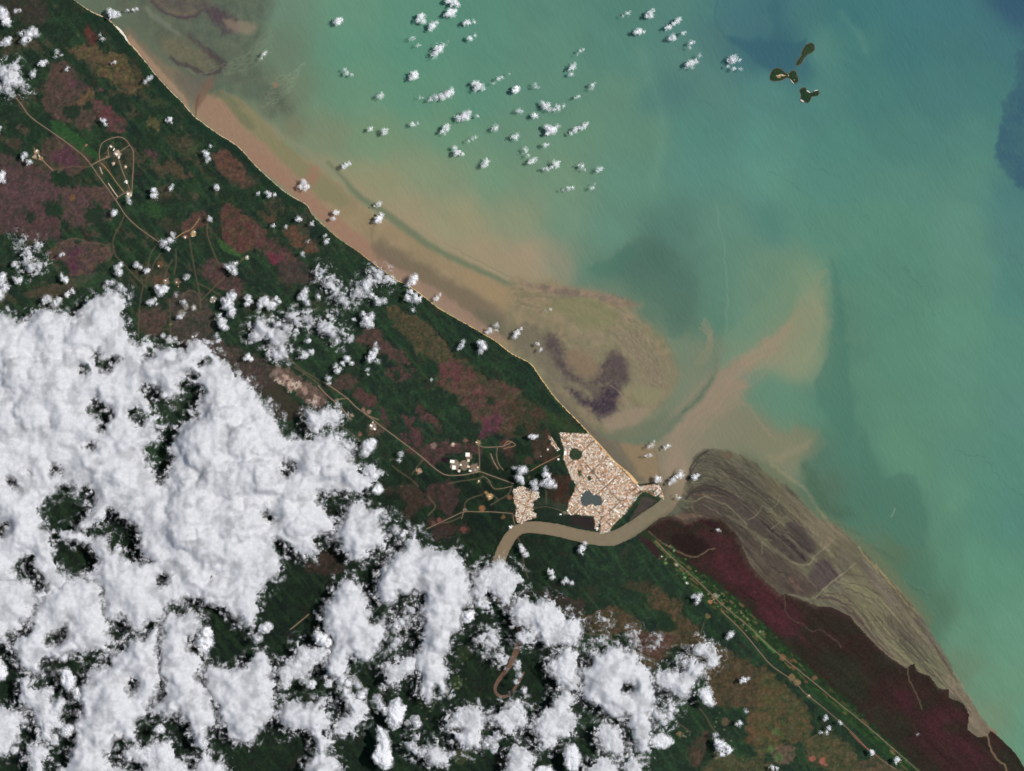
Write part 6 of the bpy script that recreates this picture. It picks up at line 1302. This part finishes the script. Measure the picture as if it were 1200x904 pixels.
# --- the great bank
B1 = lambda *v: Q(0, 226, 4, *v)
B2 = lambda *v: Q(0, 452, 4, *v)
B3 = lambda *v: Q(300, 452, 4, *v)
B4 = lambda *v: Q(0, 678, 4, *v)
B5 = lambda *v: Q(300, 678, 4, *v)
B6 = lambda *v: Q(600, 678, 4, *v)
BK = dict(group=BANK_G, base=34.0, grow=1.8)
cloud("vast white cloud bank filling the left of the picture", polys=[
  [(-60, 372), (0, 369), (12, 370), (25, 382), (38, 374), (44, 364), (58, 362), (72, 368), (85, 376), (97, 366), (105, 355), (116, 351), (126, 344), (136, 340), (146, 345), (149, 358), (144, 368), (146, 380), (151, 394), (162, 403), (176, 402),
   (182, 410), (196, 408), (210, 411), (223, 405), (236, 402), (246, 411), (259, 420), (270, 428), (277, 440), (290, 446), (302, 460), (312, 474), (325, 490), (328, 504), (340, 514), (358, 513), (375, 511), (386, 505), (398, 512), (409, 520), (413, 535), (420, 548), (428, 556), (438, 548), (444, 558),
   (440, 566), (425, 573), (405, 576), (386, 576), (372, 580), (376, 590), (388, 604), (394, 614), (388, 624), (378, 624), (368, 632), (378, 642), (368, 650), (352, 650), (340, 640), (325, 630), (326, 645), (331, 660), (322, 676), (312, 690), (304, 698), (301, 715), (297, 735), (288, 736), (280, 722), (268, 716), (255, 711), (240, 702), (222, 698), (214, 706), (200, 708), (192, 716), (186, 728), (175, 728), (165, 738), (155, 735), (148, 724), (135, 726),
   (124, 716), (128, 704), (112, 680), (90, 680), (76, 690), (64, 694), (50, 704), (42, 700), (36, 688), (24, 680), (-60, 676)]],
  holes=[B2(688, 12, 740, 12, 760, 60, 800, 80, 840, 40, 855, 0, 890, -4, 940, 5, 940, 60, 910, 110, 920, 135, 870, 160, 840, 200, 820, 260, 800, 310, 810, 370, 780, 440, 752, 444, 725, 420, 720, 360, 690, 310, 720, 270, 760, 240, 770, 200, 730, 190, 760, 150, 712, 120, 680, 190, 655, 190, 640, 150, 612, 135, 640, 110, 690, 130, 712, 95, 690, 50),
         B2(450, 65, 480, 90, 520, 110, 535, 150, 500, 195, 475, 200, 480, 160, 435, 125), B2(192, 570, 240, 530, 300, 480, 340, 472, 370, 510, 420, 480, 438, 545, 412, 600, 380, 630, 355, 650, 400, 685, 450, 650, 500, 620, 540, 590, 600, 630, 652, 665, 668, 720, 652, 760, 690, 825, 640, 820, 592, 800, 570, 740, 530, 765, 520, 700, 475, 690, 440, 705, 380, 680, 320, 665, 280, 690, 285, 720, 330, 730, 380, 740, 440, 760, 470, 820, 450, 860, 400, 880, 350, 890, 300, 870, 275, 830, 245, 760, 240, 700, 215, 640),
         B2(80, 850, 120, 810, 168, 810, 178, 850, 200, 890, 220, 950, 150, 960, 110, 890), B2(0, 655, 28, 645, 28, 670, 0, 700), B1(460, 800, 500, 790, 555, 775, 530, 825, 490, 828)],
  hs=[(69, 550, 4), (250, 675, 0), (192, 675, 5), (38, 553, 0), (109, 522, 3), (340, 546, 4), (335, 553, 2.5), (316, 606, 4), (177, 414, 3), (100, 434, 2), (240, 424, 3), (228, 440, 4), (18, 568, 2.5), (116, 418, 3)], H=16, domes=[
  ([(243, 520, 34), (262, 560, 30), (230, 595, 34), (270, 610, 30), (295, 560, 26), (250, 640, 26), (215, 625, 20), (285, 520, 22), (262, 490, 20), (300, 600, 22)], 13), ([(60, 455, 36), (95, 440, 26), (30, 440, 26), (80, 480, 26), (40, 485, 22), (110, 465, 20)], 9),
  ([(340, 545, 20), (365, 540, 18), (320, 560, 22), (345, 575, 16), (390, 555, 14), (410, 558, 12), (330, 600, 18), (350, 620, 14)], 9), ([(120, 540, 22), (150, 530, 16), (135, 556, 16)], 7), ([(20, 590, 26), (5, 560, 20), (28, 620, 16)], 8), ([(200, 440, 20), (225, 430, 14), (180, 430, 14)], 7), ([(60, 400, 18), (90, 392, 14)], 6)], **BK)
cloud("broken white cloud on the upper right shoulder of the bank", polys=[B3(240, 130, 270, 110, 300, 125, 330, 105, 390, 110, 405, 150, 395, 175, 370, 200, 400, 240, 440, 260, 462, 290, 440, 310, 400, 290, 372, 240, 350, 200, 345, 175, 320, 185, 290, 230, 250, 225, 240, 180)], H=13, **BK)
cloud("rounded puff at the right tip of the bank over forest", [(434, 512 + 40, 7), (437, 556, 6), (432, 524, 7), (429, 530, 5), (436, 519, 5)], wisp=.1, **BK)
cloud("small white puff just off the right tip of the bank", [(444, 573, 4.4), (441, 575, 3)], **BK)
cloud("heavy white cloud hanging below the right end of the bank", polys=[B3(430, 570, 490, 540, 520, 580, 560, 585, 590, 600, 570, 650, 610, 690, 600, 740, 540, 780, 520, 810, 470, 820, 430, 790, 400, 750, 360, 700, 390, 660, 420, 620)], H=17, **BK)
cloud("small round cloud between the bank and the southern group", [(466, 619, 5), (473, 625, 4), (451, 603, 4)], **BK)
cloud("left edge mass of cloud below the bank, with a ragged right side", polys=[B4(-200, -40, 100, -5, 150, 20, 195, 90, 160, 130, 150, 190, 100, 215, 110, 240, 60, 250, 50, 290, 70, 330, 0, 290, -200, 300)], H=15, **BK)
cloud("large bright cloud in the lower left with a white pointed foot", polys=[B4(240, 60, 330, 10, 450, -10, 480, 60, 500, 100, 490, 170, 530, 250, 500, 330, 400, 345, 350, 360, 300, 385, 220, 370, 200, 440, 165, 445, 100, 400, 80, 340, 70, 310, 110, 280, 140, 240, 160, 190, 200, 110)], holes=[B4(235, 260, 280, 240, 330, 225, 310, 280, 260, 292)], H=17, **BK)
cloud("tall twisting column of cloud with a knobby top", polys=[B4(780, 170, 850, 150, 920, 160, 950, 220, 920, 270, 890, 275, 910, 340, 950, 360, 960, 420, 930, 440, 960, 500, 1000, 580, 1020, 650, 980, 700, 970, 780, 930, 770, 900, 700, 880, 650, 850, 620, 800, 660, 720, 610, 710, 590, 750, 560, 790, 510, 780, 460, 755, 440, 765, 380, 755, 310, 760, 200)], H=18, **BK)
cloud("round knob of cloud beside the knobby top of the twisting column", [(243, 741, 7.5), (245, 751, 7), (237, 750, 6), (240, 760, 5)], **BK)
cloud("wide heaped cloud left of the twisting column", polys=[B4(620, 270, 680, 290, 720, 230, 750, 260, 735, 330, 750, 400, 738, 450, 745, 520, 700, 590, 700, 640, 650, 660, 635, 740, 600, 760, 540, 720, 540, 790, 500, 830, 520, 870, 600, 890, 590, 960, 290, 960, 300, 890, 340, 860, 330, 800, 380, 750, 360, 680, 400, 620, 390, 520, 420, 470, 450, 410, 520, 400, 530, 360, 590, 330)], hs=[(156, 803, 4)], H=20, **BK)
cloud("low lumpy cloud at the bottom edge under the twisting column", polys=[B4(580, 810, 630, 775, 680, 785, 760, 740, 800, 770, 830, 830, 900, 860, 915, 960, 690, 960, 680, 860, 610, 850)], H=13, **BK)
cloud("small ragged cloud at the bottom edge, right of the low lumpy one", polys=[B4(940, 830, 970, 815, 1010, 845, 1060, 860, 1075, 960, 915, 960, 925, 880)], H=10, **BK)
cloud("long white cloud slanting between the twisting column and the dark wood", polys=[[(241, 785), (252, 780), (265, 783), (276, 785), (290, 776), (300, 765), (310, 765), (318, 774), (323, 785), (318, 793), (325, 800), (322, 813), (322, 828), (315, 843), (300, 862), (287, 870), (273, 863), (269, 850), (260, 848), (257, 828), (250, 813), (243, 798)]], H=19, **BK)
cloud("small cut cloud on the left edge, middle of the lower left", [(2, 788, 8), (5, 782, 5), (0, 775, 5)], **BK)
cloud("white cloud of two stacked lumps in the lower left", polys=[B4(110, 470, 140, 450, 155, 490, 190, 520, 220, 490, 250, 520, 240, 560, 300, 545, 320, 580, 290, 650, 305, 680, 250, 690, 250, 740, 210, 765, 190, 730, 170, 620, 110, 590, 100, 540)], H=14, **BK)
cloud("bright cloud at the bottom edge beneath the two stacked lumps", polys=[B4(150, 780, 200, 770, 250, 795, 230, 840, 205, 860, 215, 900, 190, 960, 130, 940, 150, 880, 130, 840)], H=12, **BK)
cloud("small bright cloud alone in a dark gap of the lower left", polys=[B4(300, 440, 285, 430, 330, 420, 362, 470, 355, 500, 330, 522, 298, 490)], H=9, **BK)
cloud("cloud mass on the left edge near the bottom", polys=[B4(-120, 600, 60, 605, 125, 640, 140, 680, 100, 695, 90, 760, 60, 790, 0, 835, -120, 830)], H=14, **BK)
for lb, bl in [("small scrap in the dark lower left, right of the stacked lumps", [(80, 855, 6), (84, 852, 4)]), ("tiny scrap below the left edge mass", [(19, 878, 3.4)]), ("little upright scrap under the stacked lumps", [(66, 867, 4), (66, 862, 3)]), ("faint scrap between the stacked lumps and the heaped cloud", [(95, 815, 5), (91, 810, 4)]),
               ("small patch over dark wood right of the heaped cloud", [(190, 853, 4.4), (186, 854, 3)]), ("thin scrap above the ragged bottom cloud", [(236, 866, 5), (240, 870, 4)]), ("small cloud at the lower left corner of the dark wood", [(311, 736, 6), (316, 734, 4), (303, 748, 4.4)])]:
    cloud(lb, bl, wisp=.15, **BK)
cloud("square white cloud below the dark wood with a bright top", polys=[B5(350, 100, 390, 20, 430, 0, 480, 30, 520, 120, 540, 190, 590, 200, 615, 240, 600, 310, 560, 340, 540, 370, 500, 390, 440, 370, 420, 440, 425, 490, 370, 470, 340, 430, 340, 370, 370, 300, 360, 250, 320, 220, 320, 150)], H=19, **BK)
cloud("large tall cloud at the centre bottom, west of the river bend", polys=[[(451, 660), (456, 652), (472, 645), (478, 636), (485, 618), (491, 632), (505, 640), (520, 645), (530, 641), (541, 655), (551, 668), (553, 682), (551, 700), (545, 716), (540, 732), (530, 742), (527, 760), (518, 768), (527, 784), (523, 796), (525, 810), (518, 811), (512, 800), (506, 816), (495, 815), (492, 798), (489, 785), (487, 766), (497, 753), (495, 740), (500, 724), (493, 716), (500, 703), (494, 692), (484, 690), (480, 698), (470, 694), (463, 700), (458, 712), (448, 706), (440, 694)]], H=22, **BK)
cloud("ragged cloud between the square white cloud and the tall centre one", [(470, 728, 7), (476, 722, 5), (465, 733, 5), (482, 715, 5), (479, 729, 4), (466, 748, 6), (462, 755, 5)], wisp=.15, **BK)
cloud("bright flat cloud tucked under the ragged one", polys=[B5(605, 380, 650, 400, 690, 370, 760, 370, 745, 430, 700, 460, 640, 500, 610, 470)], H=11, **BK)
cloud("feathery white cloud left of the square white one", polys=[B5(200, 285, 230, 310, 330, 330, 330, 380, 280, 400, 240, 440, 240, 470, 180, 480, 130, 520, 110, 440, 150, 390, 190, 360)], H=13, **BK)
cloud("small cloud between the feathery cloud and the dark wood", [(378, 748, 6.4), (383, 752, 5), (374, 744, 5)], **BK)
cloud("tiny double scrap under the feathery cloud", [(366, 801, 4.4), (386, 800, 4)], wisp=.2, **BK)
cloud("wide lumpy cloud at the bottom, left of the bottom wood", polys=[B5(110, 620, 180, 570, 250, 580, 300, 550, 330, 580, 330, 620, 360, 670, 320, 700, 370, 760, 330, 800, 390, 860, 385, 960, 240, 960, 250, 850, 290, 820, 270, 720, 220, 700, 140, 710)], H=16, **BK)
cloud("hooked white cloud right of the wide lumpy one", polys=[B5(410, 540, 430, 480, 455, 540, 510, 580, 530, 620, 480, 680, 450, 720, 390, 725, 368, 680, 400, 640, 440, 610)], H=12, **BK)
cloud("small cloud touching the top right of the hooked one", [(424, 813, 5), (428, 810, 3.4), (420, 802, 4), (409, 800, 4)], wisp=.1, **BK)
cloud("brilliant round white cloud alone over dark forest", polys=[B5(618, 610, 640, 580, 662, 558, 700, 600, 690, 655, 650, 705, 622, 660)], H=12, **BK)
cloud("long upright bright cloud over the bottom wood", polys=[B5(570, 700, 590, 690, 622, 740, 630, 790, 640, 860, 610, 888, 575, 860, 545, 832, 575, 775)], H=11, **BK)
cloud("compact white cloud with three knobs at the bottom", polys=[B5(805, 800, 835, 775, 850, 758, 872, 800, 910, 820, 880, 860, 820, 868)], H=10, **BK)
cloud("small white puffs left of the three knob cloud", [(482, 873, 6.4), (487, 878, 4), (496, 880, 4), (487, 862, 4)], wisp=.1, **BK)
cloud("thin scrap above the brilliant round cloud", [(443, 818, 5), (446, 826, 4), (452, 832, 4)], wisp=.4, **BK)
cloud("faint cluster right of the brilliant round cloud", [(487, 842, 5), (478, 846, 3), (490, 848, 4)], wisp=.4, **BK)
cloud("jagged white cloud below the oxbow of the river", polys=[B5(915, 620, 960, 610, 990, 600, 1070, 600, 1070, 680, 1050, 720, 1040, 780, 980, 800, 940, 740, 900, 700)], hs=[(536, 855, 3)], H=12, **BK)
cloud("round cloud right of the jagged one, under the oxbow", [(588, 843, 9), (600, 833, 11), (608, 842, 10), (598, 850, 9), (610, 828, 8), (580, 842, 5)], H=13, **BK)
cloud("dim scrap hanging under the jagged cloud", [(575, 866, 6), (579, 875, 5), (582, 862, 5), (570, 870, 4)], wisp=.35, **BK)
cloud("bright ragged cloud beside the upper river loop", [(575, 755, 6), (581, 749, 6), (572, 762, 5), (585, 767, 5), (578, 742, 5), (566, 745, 5), (560, 750, 4), (588, 772, 4)], wisp=.1, H=9, **BK)
cloud("small cloud left of the ragged one by the river", [(548, 722, 6), (552, 718, 4)], **BK)
cloud("broad cloud over the river where it leaves the bend", polys=[[(553, 682), (560, 668), (575, 660), (588, 656), (600, 664), (612, 680), (608, 692), (598, 704), (588, 708), (580, 698), (568, 700), (572, 712), (562, 712), (556, 700)]], H=14, wisp=.05, **BK)
cloud("white cloud with ragged skirt, left of the big southern one", polys=[B6(0, 130, 60, 85, 110, 108, 140, 95, 190, 105, 235, 150, 245, 190, 290, 165, 330, 220, 325, 270, 300, 320, 240, 310, 180, 310, 120, 265, 50, 310, 30, 260, 80, 220, 0, 200)], H=15, **BK)
cloud("oval cloud tucked below the ragged skirted one", polys=[B6(170, 400, 210, 360, 240, 320, 300, 330, 312, 430, 310, 490, 285, 520, 230, 500, 190, 460)], H=14, **BK)
cloud("big billowing cloud of the southern group", polys=[B6(370, 340, 420, 330, 500, 310, 530, 350, 575, 330, 600, 390, 645, 420, 650, 500, 668, 560, 650, 620, 650, 700, 632, 800, 580, 790, 555, 690, 560, 640, 480, 645, 410, 600, 350, 570, 330, 510, 320, 430, 360, 400)], hs=[(735, 806, 3)], H=20, **BK)
cloud("cloud below the big billowing one, with black shadow on its right", polys=[B6(378, 720, 430, 675, 490, 680, 520, 760, 520, 810, 480, 832, 430, 770)], H=12, **BK)
cloud("flat bright streak at the lower right of the big billowing cloud", polys=[B6(640, 760, 700, 715, 755, 765, 690, 790)], H=8, **BK)
cloud("pair of puffs right of the big billowing cloud", [(772, 838, 6), (787, 829, 6), (784, 836, 5), (768, 834, 5), (777, 845, 4)], **BK)
cloud("wide white cloud at the right of the southern group", polys=[B6(668, 460, 720, 415, 770, 440, 805, 425, 815, 385, 870, 380, 902, 420, 870, 460, 850, 510, 820, 555, 770, 550, 700, 500)], H=15, **BK)
cloud("hooked cloud at the upper right end of the southern group", polys=[B6(835, 340, 860, 310, 882, 290, 930, 312, 970, 370, 962, 402, 910, 408, 900, 370, 865, 352)], H=10, **BK)
cloud("small cloud under the hooked one at the right of the southern group", polys=[B6(865, 520, 920, 503, 932, 550, 948, 580, 915, 592, 885, 555)], H=9, **BK)
cloud("thin ragged curl above the wide white cloud", [(797, 770, 4), (800, 776, 3.4), (744, 742, 3), (745, 750, 3.4), (743, 755, 3)], wisp=.35, **BK)
cloud("ragged heap of cloud left of the southern cloud with black shadow", polys=[B6(170, 590, 240, 525, 292, 548, 275, 600, 300, 680, 265, 730, 210, 740, 190, 790, 140, 780, 100, 710, 130, 640)], hs=[(642, 823, 3)], H=13, **BK)
cloud("upright small cloud at the bottom edge, right of the ragged heap", polys=[B6(245, 800, 290, 770, 322, 830, 312, 890, 280, 902, 250, 860)], H=9, **BK)
cloud("cloud cut by the bottom edge under the shadowed southern cloud", polys=[B6(360, 880, 400, 845, 440, 832, 485, 870, 490, 960, 350, 960)], H=11, **BK)
cloud("ragged cloud cut by the bottom edge, right of its larger neighbour", polys=[B6(535, 840, 560, 822, 590, 850, 632, 855, 600, 890, 580, 950, 530, 950, 525, 890)], H=9, **BK)
cloud("cloud at the bottom edge under the oxbow", polys=[B6(-10, 800, 40, 780, 88, 800, 90, 860, 85, 960, -20, 960)], H=10, **BK)
cloud("low cloud peeping in at the bottom edge", polys=[B6(120, 890, 150, 872, 190, 885, 200, 960, 110, 960)], H=8, **BK)
cloud("thin hook of cloud over the faint river loop", [(606, 780, 4), (608, 790, 3), (614, 808, 3), (605, 798, 2.4), (607, 776, 3)], wisp=.35, **BK)
cloud("tiny scrap by the savanna track in the south", [(705, 749, 3.4), (708, 726, 2.4), (769, 752, 2), (735, 742, 2)], wisp=.3, **BK)
# ------------------------------------------------------------------ light, sky, camera
EL, AZ = 64.0, 14.0
sv = (math.cos(R(EL)) * math.cos(R(AZ)), math.cos(R(EL)) * math.sin(R(AZ)), math.sin(R(EL)))
from mathutils import Vector
sun = bpy.data.lights.new("sun", 'SUN'); sun.energy = 3.1; sun.angle = R(0.53); sun.color = (1.0, 0.97, 0.93)
so = bpy.data.objects.new("sun", sun); COL.objects.link(so); so.location = (800, 300, 900)
so.rotation_euler = (-Vector(sv)).to_track_quat('-Z', 'Y').to_euler()
w = bpy.data.worlds.new("World"); scene.world = w; w.use_nodes = True
N, L = w.node_tree.nodes, w.node_tree.links; N.clear()
sky = N.new('ShaderNodeTexSky'); sky.sky_type = 'NISHITA'; sky.sun_disc = False; sky.sun_elevation = R(EL); sky.sun_rotation = R(90 - AZ)
bg = N.new('ShaderNodeBackground'); bg.inputs['Strength'].default_value = 0.065; wo = N.new('ShaderNodeOutputWorld')
L.new(sky.outputs[0], bg.inputs[0]); L.new(bg.outputs[0], wo.inputs[0])
cam = bpy.data.cameras.new("camera"); co = bpy.data.objects.new("camera", cam); COL.objects.link(co)
HC = 9000.0
co.location = (0, 0, HC); cam.sensor_fit = 'HORIZONTAL'; cam.sensor_width = 36.0; cam.lens = 36.0 * HC / 1200.0
cam.clip_start = 100.0; cam.clip_end = 40000.0
scene.camera = co
vs = scene.view_settings; vs.view_transform = 'Standard'; vs.look = 'None'; vs.gamma = 1.0; vs.use_curve_mapping = False; vs.exposure = 0.0
scene.render.engine = 'CYCLES'
scene.cycles.transparent_max_bounces = 24; scene.cycles.max_bounces = 6; scene.cycles.diffuse_bounces = 4
